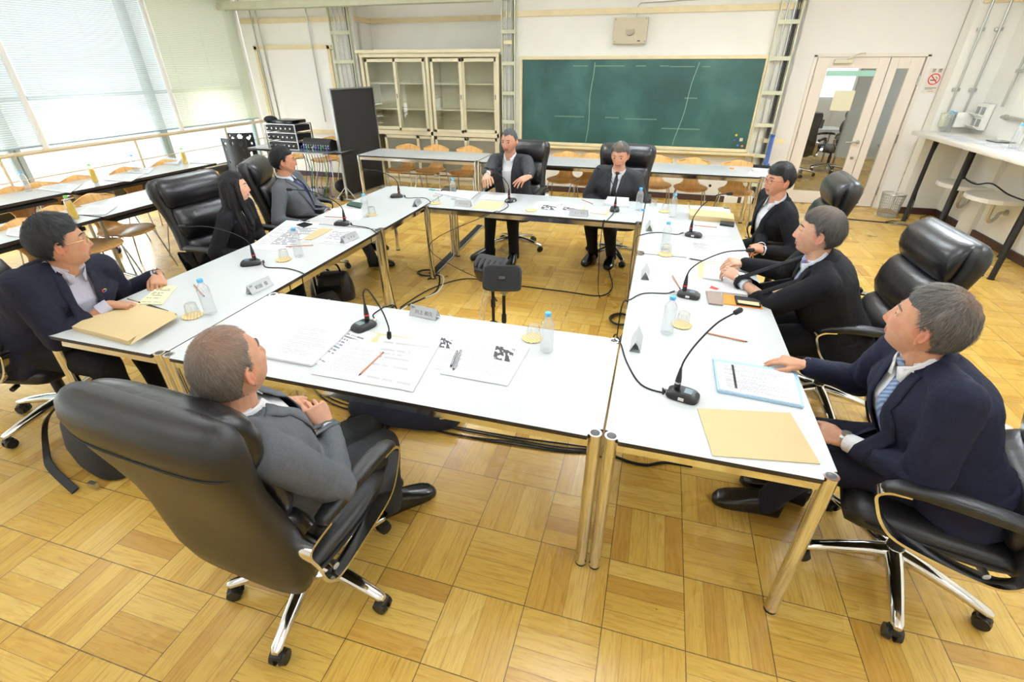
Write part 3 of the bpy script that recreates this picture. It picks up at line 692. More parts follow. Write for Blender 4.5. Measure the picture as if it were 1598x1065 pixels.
def ply(x, y, rz, label, group): o = dup(pc, (x, y, 0), R_(rz), label); o['group'] = group; return o
GC = 'plywood chairs along the back wall'
for x, y, rz, l in ((-1.86, 5.95, 180, 'plywood chair nearest the black partition in the back row'), (-1.37, 5.97, 180, 'second plywood chair from the black partition, back row'), (-.80, 5.97, 180, 'plywood chair in the back row just left of the gesturing man'),
                    (.78, 5.86, 180, 'plywood chair in the back row between the two men'), (1.13, 5.80, 176, 'plywood chair in the back row just left of the man in the tie'), (2.09, 5.86, 183, 'plywood chair in the back row just right of the man in the tie'),
                    (2.56, 5.80, 180, 'plywood chair below the middle of the right chalkboard half'), (3.13, 5.74, 178, 'rightmost plywood chair of the back row, by the wall outlets'),
                    (-4.35, 6.42, 180, 'plywood chair at the window end of the equipment table'), (-3.10, 6.44, 180, 'plywood chair behind the audio mixer'), (-3.62, 6.42, 180, 'plywood chair behind the stacked audio units')): ply(x, y, rz, l, GC)
GD = 'plywood chairs at the left training tables'
for px, py, rz, l in ((30, 345, -90, 'plywood chair behind the head of the man in glasses, picture edge'), (80, 325, -92, 'plywood chair just beyond the man in glasses'), (138, 305, -88, 'plywood chair with wide back left of the woman'), (252, 284, -86, 'turned plywood chair beyond the corner of the nearer training table'), (313, 268, -90, 'plywood chair peeking out just left of the head of the woman')):
    q = gp(px, py, .78); ply(max(-3.3, q.x)+.26, q.y, rz, l, GD)
GE = 'plywood chairs along the window'
for px, py, rz, l in ((14, 292, -92, 'plywood chair by the window at the left picture edge'), (58, 284, -90, 'plywood chair by the window, behind the clear bottle'), (116, 274, -94, 'plywood chair by the window beside the small tea bottle'), (192, 261, -92, 'plywood chair by the window at the magazines'), (254, 250, -96, 'farthest plywood chair by the window, behind the stacked papers')):
    q = gp(px, py, .80); ply(q.x+.24, q.y, rz, l, GE)

# ================================================================ OFFICE CHAIR
def office_chair(tilt=8, seat_z=.47, bz=0.0):
    o = empty('office_chair', (0, 0, 0), 0, 'black leather executive chair', 'chair', 'black leather executive chairs around the meeting tables')
    st = MB().cyl((0, 0, .055), (0, 0, .16), .042, .034, 20)
    for k in range(5):
        a = R_(90+72*k+bz); d = V((math.cos(a), math.sin(a), 0)); s_ = V((-d.y, d.x, 0)); up = V((0, 0, 1))
        st.loft([(d*.02+up*.128, s_, up, .034, .030), (d*.12+up*.120, s_, up, .030, .026), (d*.24+up*.100, s_, up, .025, .020), (d*.325+up*.080, s_, up, .022, .016), (d*.341+up*.077, s_, up, .013, .010)], 12, 2.4)
    st.build('star_base', M_chrome, o)
    for k in range(5):
        a = R_(90+72*k+bz); d = V((math.cos(a), math.sin(a), 0)); s_ = V((-d.y, d.x, 0)); c = d*.325
        w = MB()
        for q in (-1, 1): w.cyl(c+s_*(q*.009)+V((0, 0, .031)), c+s_*(q*.029)+V((0, 0, .031)), .031, .027, 16)
        w.cyl(c+V((0, 0, .03)), c+V((0, 0, .072)), .010, n=8); w.box(c+V((0, 0, .048)), (.046, .044, .026), rot=a, bev=.008); w.build('caster', M_black, o)
    MB().cyl((0, 0, .15), (0, 0, .30), .030, n=16).cyl((0, 0, .28), (0, 0, .38), .022, n=16).build('gas_lift', M_black, o)
    MB().box((0, -.02, .385), (.20, .30, .045), bev=.01).tube([(.05, .03, .385), (.20, .06, .385), (.235, .07, .38)], .006, 8).cyl((.225, .068, .381), (.265, .078, .379), .013).build('tilt_mechanism', M_black, o)
    # seat
    X = V((1, 0, 0)); Y = V((0, 1, 0)); Z = V((0, 0, 1)); tb = R_(tilt)
    s = MB(); secs = []
    for y, z, hw, ht in ((-.25, .45, .20, .02), (-.24, .452, .245, .045), (-.15, .45, .262, .062), (0, .447, .268, .066), (.14, .450, .268, .068), (.22, .448, .262, .066), (.262, .438, .245, .050), (.275, .43, .20, .02)):
        secs.append((V((0, y, z)), X, Z, hw, ht))
    s.loft(secs, 36, 3.2); s.build('seat', M_leather, o, auto=80)
    s = MB(); s.tube([(hw_*sx, y, .452) for sx, hw_, y in [(-1, .262, -.2), (-1, .272, 0), (-1, .268, .2), (-1, .22, .268), (1, .22, .268), (1, .268, .2), (1, .272, 0), (1, .262, -.2)]], .005, 6); s.build('seat_piping', M_blackm, o)
    # back: pivot at (y=-.22,z=.45)
    def bp(y, z): 
        dy, dz = y+.22, z-.45; return V((0, -.22+dy*math.cos(tb)-dz*math.sin(tb), .45+dy*math.sin(tb)+dz*math.cos(tb)))
    nb = (V((0, math.cos(tb), math.sin(tb))))
    prof = [(-.235, .375, .10, .02), (-.235, .385, .19, .035), (-.235, .42, .250, .05), (-.232, .50, .278, .058), (-.226, .60, .286, .060), (-.224, .70, .280, .058), (-.230, .80, .272, .056), (-.242, .90, .274, .056), (-.250, .99, .288, .060), (-.252, 1.06, .300, .066), (-.250, 1.11, .300, .070), (-.246, 1.15, .290, .060), (-.244, 1.172, .268, .038), (-.243, 1.18, .22, .012)]
    s = MB(); s.loft([(bp(y, z), X, nb, w_, t_) for y, z, w_, t_ in prof], 40, 3.4); sh = s.build('back_shell', M_leather, o, auto=80)
    def pad(name, rows, nw=36, p=2.8):
        s = MB(); s.loft([(bp(y, z), X, nb, w_, t_) for y, z, w_, t_ in rows], nw, p); return s.build(name, M_leather2, o, auto=80)
    pad('headrest_cushion', [(-.195, .955, .20, .01), (-.190, .965, .245, .032), (-.180, 1.01, .262, .052), (-.176, 1.06, .268, .060), (-.184, 1.11, .266, .060), (-.205, 1.15, .256, .050), (-.225, 1.17, .235, .028), (-.235, 1.178, .19, .008)])
    pad('back_cushion', [(-.178, .715, .20, .01), (-.172, .725, .238, .034), (-.160, .78, .252, .050), (-.160, .86, .252, .052), (-.170, .92, .246, .046), (-.185, .955, .235, .028), (-.19, .962, .19, .008)])
    pad('lumbar_cushion', [(-.175, .50, .20, .01), (-.168, .51, .236, .036), (-.150, .56, .250, .056), (-.148, .62, .252, .058), (-.160, .68, .246, .048), (-.178, .715, .23, .026), (-.182, .722, .19, .008)])
    ps = MB()
    ps.tube([bp(-.252-.0655*(1-(abs(x)/.2975)**3.4)**(1/3.4), 1.05)+X*x for x in [-.29+.58*i/24 for i in range(25)]], .0045, 6); ps.build('back_piping', M_blackm, o)
    for sx in (-1, 1):
        x = sx*.305
        path = smooth_path([(x, -.15, .665), (x, -.235, .655), (x, -.255, .625), (x, -.238, .56), (x-sx*.008, -.218, .47), (x-sx*.01, -.185, .425), (x-sx*.01, -.13, .415), (x-sx*.008, .0, .435), (x, .13, .475), (x, .19, .53), (x, .225, .60), (x, .235, .64), (x, .205, .665), (x, .15, .672)], 4)
        MB().ribbon(path, .050, .010, X).build('arm_frame', M_chrome, o, auto=30)
        a = MB(); a.loft([(V((x, y, z)), X, Z, w_, t_) for y, z, w_, t_ in ((-.175, .682, .012, .006), (-.165, .682, .026, .018), (-.12, .686, .031, .022), (0, .694, .032, .024), (.12, .694, .032, .023), (.19, .684, .029, .020), (.222, .672, .022, .014), (.232, .668, .010, .006))], 18, 2.8)
        a.build('armrest', M_leather, o, auto=80)
        MB().cyl((x-sx*.02, .05, .44), (x-sx*.09, .03, .425), .012, n=10).build('arm_bolt', M_chrome2, o)
        MB().cyl((x-sx*.02, -.14, .42), (x-sx*.09, -.12, .42), .012, n=10).build('arm_bolt', M_chrome2, o)
    return o
def oc(x, y, face, label, tilt=8, bz=0.0):
    """face: world direction the chair faces, degrees from +x"""
    c = office_chair(tilt, bz=bz); c.location = (x, y, 0); c.rotation_euler = (0, 0, R_(face-90)); c['label'] = label; return c
# ================================================================ PEOPLE
X_, Y_, Z_ = V((1, 0, 0)), V((0, 1, 0)), V((0, 0, 1))
def remesh(mb, vox, sm=2, name='tmp'):
    me = mb.mesh(name); o = bpy.data.objects.new(name, me); col.objects.link(o)
    bm = bmesh.new(); bm.from_mesh(me); bmesh.ops.recalc_face_normals(bm, faces=bm.faces); bm.to_mesh(me); bm.free()
    r = o.modifiers.new('r', 'REMESH'); r.mode = 'VOXEL'; r.voxel_size = vox
    if sm: s = o.modifiers.new('s', 'SMOOTH'); s.iterations = sm; s.factor = .5
    dg = bpy.context.evaluated_depsgraph_get(); dg.update(); out = bpy.data.meshes.new_from_object(o.evaluated_get(dg))
    bpy.data.objects.remove(o); bpy.data.meshes.remove(me)
    return out
def normals_of(me):
    return [V(v.normal) for v in me.vertices]
def ss(a, b, x):
    t = max(0., min(1., (x-a)/(b-a))); return t*t*(3-2*t)
def head_point(d, fat=0.0):
    """surface point of the head in head coordinates (x right, y forward, z up) for a unit direction"""
    x, y, z = d
    lowf = ss(.12, .95, -z)
    px = .075*x*(1-(.24-.14*fat)*lowf)*(1+.03*ss(0, .6, z)); py = .098*y; pz = .118*z
    if y < 0: py *= 1-.42*ss(.15, .85, -z)
    else: py *= 1-.06*lowf; 
    if y > 0 and z < 0: py += .016*ss(.25, .85, -z)*min(1, y*1.6)
    px *= 1+.05*fat*ss(-.2, .6, -z)
    wf = ss(.25, .7, y)
    if wf > 0:
        ax = abs(px); g = math.exp
        # flatten the face plane slightly
        py -= .006*wf*ss(.02, .06, ax)*0
        if -.05 < pz < .03:
            t = (.020-pz)/.056
            if 0 <= t <= 1:
                hgt = .003+.020*t**1.3; wd = .008+.007*t*t; py += wf*hgt*g(-(px/wd)**2)
            elif t > 1: py += wf*.023*g(-(px/.015)**2)*g(-((pz+.036)/.0055)**2)
        py += wf*.004*g(-((ax-.013)/.007)**2-((pz+.037)/.008)**2)
        py -= wf*.0075*g(-((ax-.031)/.016)**2-((pz-.008)/.0115)**2)
        py += wf*.0035*g(-((ax-.030)/.024)**2-((pz-.028)/.008)**2)
        py += wf*.004*g(-((ax-.043)/.018)**2-((pz+.022)/.018)**2)
        m = g(-(px/.023)**4)
        py += wf*m*(.0042*g(-((pz+.0585)/.0042)**2)+.0050*g(-((pz+.0685)/.0048)**2)-.0030*g(-((pz+.0630)/.0016)**2)-.004*g(-((pz+.080)/.006)**2))
        py += wf*.006*g(-((pz+.099)/.013)**2-(px/.022)**2)
    return V((px, py, pz))
def head_mb(fat=0.0, nu=72, nv=56, mouth=0):
    m = MB(); vs = []
    for i in range(nv+1):
        th = PI*(.004+.992*i/nv)
        for j in range(nu):
            a = 2*PI*j/nu; d = (math.sin(th)*math.cos(a), math.sin(th)*math.sin(a), math.cos(th)); vs.append(head_point(d, fat))
    fs = [(i*nu+j, i*nu+(j+1) % nu, (i+1)*nu+(j+1) % nu, (i+1)*nu+j) for i in range(nv) for j in range(nu)]
    fs += [tuple(range(nu-1, -1, -1)), tuple(nv*nu+j for j in range(nu))]
    m.add(vs, fs)
    for s in (-1, 1):   # ears
        axx = V((s*.35, .25, .02)).normalized(); up = V((0, -.18, 1)).normalized(); fw = axx.cross(up).normalized()
        c = V((s*.0755, -.008, -.008)); pts = []
        for k in range(11):
            a = R_(-80+k*27); pts.append(c+fw*(-.0145*math.cos(a)*s*1.0 if False else -.012*math.cos(a))*1+up*(.027*math.sin(a))+V((s*.009, 0, 0)))
        m.ball(c+V((s*.003, -.004, 0)), (.007, .015, .026), 14, ax=(V((s, -.45, 0)).normalized(), V((.45*s, 1, 0)).normalized(), up))
        m.tube([c+V((s*(.004+.008*math.sin(R_(t))), .006-.020*math.sin(R_(t)), .003+.027*math.cos(R_(t)))) for t in range(-15, 160, 18)], .0042, 8)
        m.ball(c+V((s*.003, .002, -.026)), (.005, .007, .009), 10)
        # eyelids
        e = V((s*.031, .0865, .008))
        m.tube([e+V((t*.014, -.0045*t*t-.001, .0062-.004*t*t)) for t in (-1, -.6, -.2, .2, .6, 1)], .0030, 8)
        m.tube([e+V((t*.013, -.0045*t*t-.002, -.0058+.003*t*t)) for t in (-1, -.5, 0, .5, 1)], .0024, 8)
    return m
def frame(fwd, up):
    f = V(fwd).normalized(); u = V(up); u = (u-f*u.dot(f)).normalized(); r = f.cross(u).normalized(); return r, f, u
def mat3(r, f, u, c):
    M = Matrix((r, f, u)).transposed().to_4x4(); M.translation = c; return M
def ik(a, b, la, lb, pole):
    """middle joint between a and b"""
    d = b-a; L = d.length; 
    if L > (la+lb)*.995: L = (la+lb)*.995
    dn = d.normalized(); x = (la*la-lb*lb+L*L)/(2*L); h = math.sqrt(max(1e-6, la*la-x*x)); p = V(pole); p = (p-dn*p.dot(dn)).normalized()
    return a+dn*x+p*h, a+dn*L
def hand_mb(m, W, dr, nrm, side, curl=(20, 22, 25, 28), k=1.0, spread=3.0, thumb=(35, 15), tips=None):
    """palm + five fingers; W wrist, dr finger direction, nrm back-of-hand normal, side +1 right, -1 left"""
    dr = V(dr).normalized(); nrm = V(nrm); nrm = (nrm-dr*nrm.dot(dr)).normalized()
    T = nrm.cross(dr)*side                                    # towards the thumb
    m.loft([(W-dr*.02*k, T, nrm, .024*k, .019*k), (W+dr*.01*k, T, nrm, .027*k, .018*k), (W+dr*.04*k+T*.002, T, nrm, .037*k, .0165*k), (W+dr*.07*k, T, nrm, .041*k, .0145*k), (W+dr*.088*k, T, nrm, .039*k, .0115*k), (W+dr*.094*k, T, nrm, .034*k, .006*k)], 18, 2.5)
    L = ((.040, .026, .021), (.044, .029, .022), (.041, .027, .021), (.032, .020, .018)); off = (.0305, .0103, -.0105, -.0300)
    for i in range(4):
        p = W+dr*(.083-.004*abs(i-1)*(1 if i < 3 else 1.8))*k+T*off[i]*k; sp = R_((1.2-i)*spread)
        d = (dr*math.cos(sp)+T*math.sin(sp)).normalized(); r = (.0088, .0090, .0085, .0075)[i]*k; ang = 0
        for s_ in range(3):
            ang += R_(curl[i])*(1.0, 1.05, .6)[s_]; dd = (d*math.cos(ang)-nrm*math.sin(ang)).normalized(); q = p+dd*L[i][s_]*k
            m.capsule(p, r*(1-.06*s_), q, r*(.93-.06*s_), 10); p = q
    a, b = R_(thumb[0]), R_(thumb[1]); p = W+dr*.022*k+T*.020*k-nrm*.006
    d = (dr*math.cos(a)+T*math.sin(a)-nrm*.25).normalized(); q = p+d*.042*k; m.capsule(p, .0145*k, q, .0108*k, 10)
    d2 = (dr*math.cos(b)+T*math.sin(b)*.6-nrm*.35).normalized(); q2 = q+d2*.030*k; m.capsule(q, .0105*k, q2, .0095*k, 10); q3 = q2+(d2-T*.15-nrm*.1).normalized()*.024*k; m.capsule(q2, .0094*k, q3, .0075*k, 10)
    return W+dr*.05*k

def skin_mat(name, rgb, lip=(176, 100, 92)):
    m, nt, b = newmat(name); L = nt.links.new
    setc(b, s2l(rgb), .45, 0, .4); b.inputs['Subsurface Weight'].default_value = .08; b.inputs['Subsurface Radius'].default_value = (.02, .008, .004); b.inputs['Subsurface Scale'].default_value = .3
    at = N(nt, 'ShaderNodeAttribute'); at.attribute_name = 'Col'
    tc = N(nt, 'ShaderNodeTexCoord'); nz = N(nt, 'ShaderNodeTexNoise'); nz.inputs['Scale'].default_value = 40; L(tc.outputs['Object'], nz.inputs['Vector'])
    r = ramp(nt, [(.3, (.90, .87, .85)), (.7, (1.04, 1.02, 1.0))]); L(nz.outputs['Fac'], r.inputs[0])
    mx = N(nt, 'ShaderNodeMix', data_type='RGBA', blend_type='MULTIPLY'); mx.inputs[0].default_value = 1; L(at.outputs['Color'], mx.inputs[6]); L(r.outputs[0], mx.inputs[7]); L(mx.outputs[2], b.inputs['Base Color'])
    bp = N(nt, 'ShaderNodeBump'); bp.inputs['Strength'].default_value = .08; bp.inputs['Distance'].default_value = .002; L(nz.outputs['Fac'], bp.inputs['Height']); L(bp.outputs[0], b.inputs['Normal'])
    return m
def hair_mat(name, c1, c2, c3=None, scale=(60, 60, 14)):
    """strand-streaked hair; c3 is scalp tone showing through"""
    m, nt, b = newmat(name); L = nt.links.new
    at = N(nt, 'ShaderNodeAttribute'); at.attribute_name = 'Thin'
    st = N(nt, 'ShaderNodeAttribute'); st.attribute_name = 'Strand'
    nz = N(nt, 'ShaderNodeTexNoise'); nz.inputs['Scale'].default_value = 1; nz.inputs['Detail'].default_value = 4; nz.inputs['Distortion'].default_value = .4; L(st.outputs['Vector'], nz.inputs['Vector'])
    r = ramp(nt, [(.35, s2l(c1)), (.65, s2l(c2))]); L(nz.outputs['Fac'], r.inputs[0])
    mx = N(nt, 'ShaderNodeMix', data_type='RGBA'); L(at.outputs['Fac'], mx.inputs[0]); L(r.outputs[0], mx.inputs[6]); mx.inputs[7].default_value = (*s2l(c3 or c2), 1)
    L(mx.outputs[2], b.inputs['Base Color']); b.inputs['Roughness'].default_value = .45; b.inputs['Specular IOR Level'].default_value = .35
    bp = N(nt, 'ShaderNodeBump'); bp.inputs['Strength'].default_value = .5; bp.inputs['Distance'].default_value = .004; L(nz.outputs['Fac'], bp.inputs['Height']); L(bp.outputs[0], b.inputs['Normal'])
    return m
M_eye = mat('eye_white', (226, 220, 214), .2); M_iris = mat('iris_dark', (28, 18, 14), .12)
def setattr_col(me, name, vals):
    a = me.attributes.new(name, 'FLOAT_COLOR', 'POINT'); flat = []
    for c in vals: flat += [c[0], c[1], c[2], 1.0]
    a.data.foreach_set('color', flat)
def obj_from(me, name, m, parent, smooth=True):
    me.materials.clear(); me.materials.append(m)
    if smooth: me.polygons.foreach_set('use_smooth', [True]*len(me.polygons))
    me.name = name; o = bpy.data.objects.new(name, me); col.objects.link(o); o.parent = parent; return o
n_strands = [5000]
def hair_shell(me_name, m, parent, M, fn, fat, thin=None, nu=96, nv=64, clump=.0025, seed=0):
    """fn(d, p) -> hair thickness in metres (<=0: none)"""
    vs, th, fs = [], [], []; ok = []; strands = []
    for i in range(nv+1):
        a1 = PI*(.002+.75*i/nv)
        for j in range(nu):
            a = 2*PI*j/nu; d = V((math.sin(a1)*math.cos(a), math.sin(a1)*math.sin(a), math.cos(a1))); p = head_point(d, fat); t = fn(d, p)
            dn = V((p.x*1.2, p.y, p.z*.8)).normalized()
            cr = V((p.x*.9, p.y+.035, 0)); az = math.atan2(cr.x, cr.y); pol = math.acos(max(-1, min(1, p.z/.125)))
            sv = V((math.cos(az)*9+seed, math.sin(az)*9, pol*1.6)); strands.append((math.cos(az)*34, math.sin(az)*34+p.x*60, pol*3.2+seed))
            n1 = (noise.noise(sv*2.2)*.9+noise.noise(sv)*1.1)*max(clump, t*.32)*min(1, t/.008) if t > .002 else 0
            vs.append(M @ (p+dn*(t+n1 if t > 0 else -.004))); ok.append(t > -.002); th.append(thin(d, p) if thin else 0.0)
    for i in range(nv):
        for j in range(nu):
            q = (i*nu+j, i*nu+(j+1) % nu, (i+1)*nu+(j+1) % nu, (i+1)*nu+j)
            if sum(ok[k] for k in q) >= 3: fs.append(q)
    fs.append(tuple(range(nu-1, -1, -1)))
    rnd = random.Random(seed+5); made = 0
    while made < n_strands[0]:
        a1 = math.acos(1-rnd.random()*1.7); a = rnd.random()*2*PI; d = V((math.sin(a1)*math.cos(a), math.sin(a1)*math.sin(a), math.cos(a1))); p = head_point(d, fat); t = fn(d, p); made += 1
        if t < .002: continue
        dn = V((p.x*1.2, p.y, p.z*.8)).normalized(); fl = V((p.x*.7+rnd.uniform(-.02, .02), p.y+.035+rnd.uniform(-.02, .02), -.02-.05*(1-d.z))); fl = (fl-dn*fl.dot(dn)).normalized()
        ln = min(.034, .005+t*1.6)*rnd.uniform(.7, 1.2); wd_ = dn.cross(fl)*.0007; q0 = p+dn*t; q1 = q0+fl*ln*.5+dn*(.0012+t*.05); q2 = q0+fl*ln-dn*.0006; k0 = len(vs); hue = rnd.uniform(-9, 9)
        for q_ in (q0-wd_, q0+wd_, q1-wd_*.8, q1+wd_*.8, q2): vs.append(M @ q_); th.append(thin(d, p)*.6 if thin else 0.0); strands.append((hue, hue*1.7, hue*.3))
        fs += [(k0, k0+1, k0+3, k0+2), (k0+2, k0+3, k0+4)]
    me = bpy.data.meshes.new(me_name); me.from_pydata([tuple(v) for v in vs], [], fs); me.update()
    at = me.attributes.new('Thin', 'FLOAT', 'POINT'); at.data.foreach_set('value', th)
    at = me.attributes.new('Strand', 'FLOAT_VECTOR', 'POINT'); at.data.foreach_set('vector', [c for p in strands for c in p])
    bm = bmesh.new(); bm.from_mesh(me); bmesh.ops.delete(bm, geom=[v for v in bm.verts if not v.link_faces], context='VERTS'); bm.to_mesh(me); bm.free()
    return obj_from(me, me_name, m, parent)

def short_hair(th=.014, hairline=.062, side=.0, temple=.035, neck=-.055, recede=0.0):
    def fn(d, p):
        x, y, z = p
        # front hairline height as a function of |x|
        hl = hairline - .005*(abs(x)/.05)**2 + recede*math.exp(-((abs(x)-.035)/.018)**2)*.018
        if y > .035: edge = (z-hl)*1.0
        elif y > -.012: t = (y+.012)/.047; edge = z-((-.008 if y > .002 else .008)+(hl+.008)*ss(.25, 1, t))
        elif y > -.04: t = (y+.04)/.028; edge = z-((1-t)*(-.030)+t*.012) if abs(x) > .05 else z-neck
        else: edge = z-neck
        edge += .005*noise.noise(V((x*60, y*60, z*60)))
        if edge <= 0: return -.004 if edge < -.004 else 0.0
        t = ss(0, .045, edge)
        side_f = 1-.5*ss(.0, .05, -(z-.04))
        return .0012+.0015*min(1, edge/.01)+t*th*side_f
    return fn

def shoe(m, A, toe, k=1.0):
    """A ankle ground point (heel centre), toe direction"""
    f = V((toe[0], toe[1], 0)).normalized(); r = V((f.y, -f.x, 0)); z = Z_
    sec = [(-.058, .035, .012, .03), (-.052, .048, .034, .046), (-.02, .060, .040, .056), (.03, .060, .043, .056), (.08, .052, .047, .050), (.125, .042, .052, .041), (.165, .034, .051, .032), (.195, .027, .040, .024), (.212, .020, .018, .012)]
    m.loft([(V((A[0], A[1], 0))+f*a*k+z*zc*k, r, z, w_*k, h_*k) for a, zc, w_, h_ in sec], 18, 2.6)
    m.loft([(V((A[0], A[1], 0))+f*(-.02*k)+z*h_, r, f, .036*k, .045*k) for h_ in (.05, .085, .11)], 14, 2.2)
    return m

def person(name_label, P, H_, face, look, hands, feet, size=1.0, girth=1.0, vox=.0045, skin=(206, 152, 120), jacket=None, shirt=None, trousers=None,
           hair=None, hmat=None, tie=None, open_v=.0, vtop=.056, vbot=.16, fat=0.0, glasses=None, pitch=0, roll=0, twist=0, elbow=(None, None), knees=None, thin=None,
           shoe_m=None, brow=(40, 34, 32), cuff=.02, lean_side=0, hk=None, neck=.136, skirt=True, shoulder_w=1.0, back_in=0.0, neck_f=.025, socks=None, wrinkle=.004, seed=0, collar=True, jopen=None):
    """P pelvis (hip joint height), H_ wished head centre, face degrees of the pelvis/torso, look degrees of the head"""
    s = size; P = V(P); H_ = V(H_)
    F0 = V((math.cos(R_(face)), math.sin(R_(face)), 0))
    lookv = V((math.cos(R_(look))*math.cos(R_(pitch)), math.sin(R_(look))*math.cos(R_(pitch)), math.sin(R_(pitch))))
    # neck base from the head
    base = H_-Z_*neck*s-V((math.cos(R_(face)), math.sin(R_(face)), 0))*neck_f
    S = (base-P).normalized(); tl = .50*s; NB = P+S*tl
    print('PERSON %-28s torso wanted %.3f have %.3f' % (name_label[:28], (base-P).length, tl))
    H = NB+(H_-base)
    R, Fw, Up = frame(F0, S); Fw = S.cross(R)*-1; Fw = (F0-S*F0.dot(S)).normalized(); R = Fw.cross(S).normalized()
    ctw = R_(twist); Rs = (R*math.cos(ctw)+Fw*math.sin(ctw)).normalized()
    sh = [P+S*.435*s+Rs*(q*.178*s*shoulder_w) for q in (1, -1)]       # right, left shoulder
    hip = [P+R*(q*.088*s) for q in (1, -1)]
    W, EL = [], []
    for i in (0, 1):
        tgt, hd, hn = hands[i][:3]; q = 1 if i == 0 else -1
        pole = elbow[i] if elbow[i] is not None else (R*q*.6-Z_*1.0-Fw*.3)
        e, w = ik(sh[i], V(tgt), .285*s, .255*s, pole); EL.append(e); W.append(w)
    KN, AN = [], []
    for i in (0, 1):
        (ax, ay), toe = feet[i][:2]; az = feet[i][2] if len(feet[i]) > 2 else .085
        pole = knees[i] if knees else (Fw*.6+Z_*1.0); kn, an = ik(hip[i], V((ax, ay, az)), .425*s, .415*s, pole); KN.append(kn); AN.append(an)
    root_loc = V((P.x, P.y, 0))
    def tw(t):                                             # axes at spine parameter, with twist
        a = ctw*ss(.0, .4*s, t); r = (R*math.cos(a)+Fw*math.sin(a)).normalized(); f = S.cross(r); f = f if f.dot(Fw) > 0 else -f; return r, f
    g = girth
    def torso(m, grow, t0=-.07, t1=.53, belly=0.0, top_in=False):
        rows = [(-.07, .165, .120, 0), (0, .172, .125, 0), (.08, .168, .122, .004), (.16, .162, .118, .008), (.24, .170, .120, .010), (.32, .182, .122, .006), (.38, .188, .115, 0), (.42, .180, .100, -.008), (.455, .140, .080, -.014), (.485, .090, .064, -.012), (.515, .068, .060, -.006), (.545, .060, .058, 0)]
        secs = []
        for t, w_, d_, o_ in rows:
            if t < t0-1e-6 or t > t1+1e-6: continue
            r, f = tw(t*s); gg = g if t < .40 else 1+(g-1)*.45
            fb = belly*math.exp(-((t-.12)/.12)**2)
            gw = grow-(.012 if (top_in and t > .40) else 0)
            secs.append((P+S*t*s+f*(o_+fb*.6), r, f, w_*s*gg*(shoulder_w if t > .3 else 1)+gw, d_*s*gg+gw+fb*.5))
        m.loft(secs, 28, 2.35)
    def arm(m, i, r0, r1, r2, r3, to=1.0, grow=0, tr=.052):
        q = 1 if i == 0 else -1; w = EL[i]+(W[i]-EL[i])*to
        m.capsule(P+S*.462*s+Rs*(q*.06*s)-tw(.45)[1]*.012, tr*s+grow, sh[i]+S*.008*s, r0*.90+grow, 14)
        m.ball(sh[i], r0+grow, 16); m.capsule(sh[i], r0+grow, EL[i], r1+grow, 16); m.capsule(EL[i], r1+grow, w, r3+grow, 16)
        mid = EL[i]+(w-EL[i])*.35; m.ball(mid, r2+grow, 14)
    # ---- body (one continuous skin surface)
    b = MB(); torso(b, -.014)
    for i in (0, 1):
        arm(b, i, .046*s, .034*s, .034*s, .024*s, tr=.030)
        hd, hn = V(hands[i][1]), V(hands[i][2]); kw = hands[i][3] if len(hands[i]) > 3 else {}
        b.capsule(EL[i]+(W[i]-EL[i])*.9, .026*s, W[i]+hd.normalized()*.01, .024*s, 12)
        hand_mb(b, W[i], hd, hn, 1 if i == 0 else -1, k=s*kw.get('k', 1.0), **{a: c for a, c in kw.items() if a != 'k'})
    b.capsule(NB-S*.03, .060*s, H-Z_*.05*s-lookv*.012, .053*s*(1+.1*fat), 18)
    r, f, u = frame(lookv, Z_); 
    if roll: u2 = u*math.cos(R_(roll))+r*math.sin(R_(roll)); r = f.cross(u2).normalized(); u = u2
    HM = mat3(r, f, u, H) @ Matrix.Scale(s*(hk or 1.0), 4)
    hb = head_mb(fat); hb.xf(HM); b.add(hb.v, hb.f)
    for i in (0, 1):
        b.capsule(hip[i], .07*s, KN[i], .05*s, 12); b.capsule(KN[i], .05*s, AN[i], .035*s, 12)
    me = remesh(b, vox, 1); HI = HM.inverted(); sk = s2l(skin); lipc = s2l((min(255, int(skin[0]*.86)), int(skin[1]*.68), int(skin[2]*.72))); red = s2l((min(255, int(skin[0]*1.01)), int(skin[1]*.91), int(skin[2]*.90)))
    cols = []; stub = s2l(tuple(int(c*.84) for c in skin))
    ex = V((0, 0, 0))
    for v in me.vertices:
        p = HI @ v.co; c = sk
        if p.length < .2:
            if p.y > .07 and abs(p.x) < .025 and -.0745 < p.z < -.0535: c = lipc if not (abs(p.z+.063) < .0016) else tuple(x*.45 for x in lipc)
            elif abs(p.x) > .073 and -.05 < p.z < .03: c = red
            elif p.y > .09 and p.z < -.02 and p.z > -.05 and abs(p.x) < .018: c = red
            elif abs(abs(p.x)-.045) < .018 and abs(p.z+.025) < .02 and p.y > .05: c = tuple(.5*a+.5*b_ for a, b_ in zip(sk, red))
        cols.append(c)
    setattr_col(me, 'Col', cols)
    root = bpy.data.objects.new('person', me); me.name = 'person'; me.materials.append(skin_mat('skin', skin)); me.polygons.foreach_set('use_smooth', [True]*len(me.polygons)); col.objects.link(root)
    tag(root, name_label, 'person')
    # eyes
    for q in (-1, 1):
        c = HM @ V((q*.031, .0785, .0074)); e = MB(); rad = .0098*s; X0 = r; 
        e.ball(c, rad, 16, 0, (r, u*-1, f)); eye = e.build('eye', [M_eye, M_iris], root)
        for pl in eye.data.polygons:
            if (pl.center-c).normalized().dot(lookv) > .80: pl.material_index = 1
    if hair:
        hair_shell('hair', hmat, root, HM, hair, fat, thin, seed=seed)
    # brows
    bm_ = mat('brow_%d_%d' % (brow[0], brow[1]), brow, .8)
    e = MB()
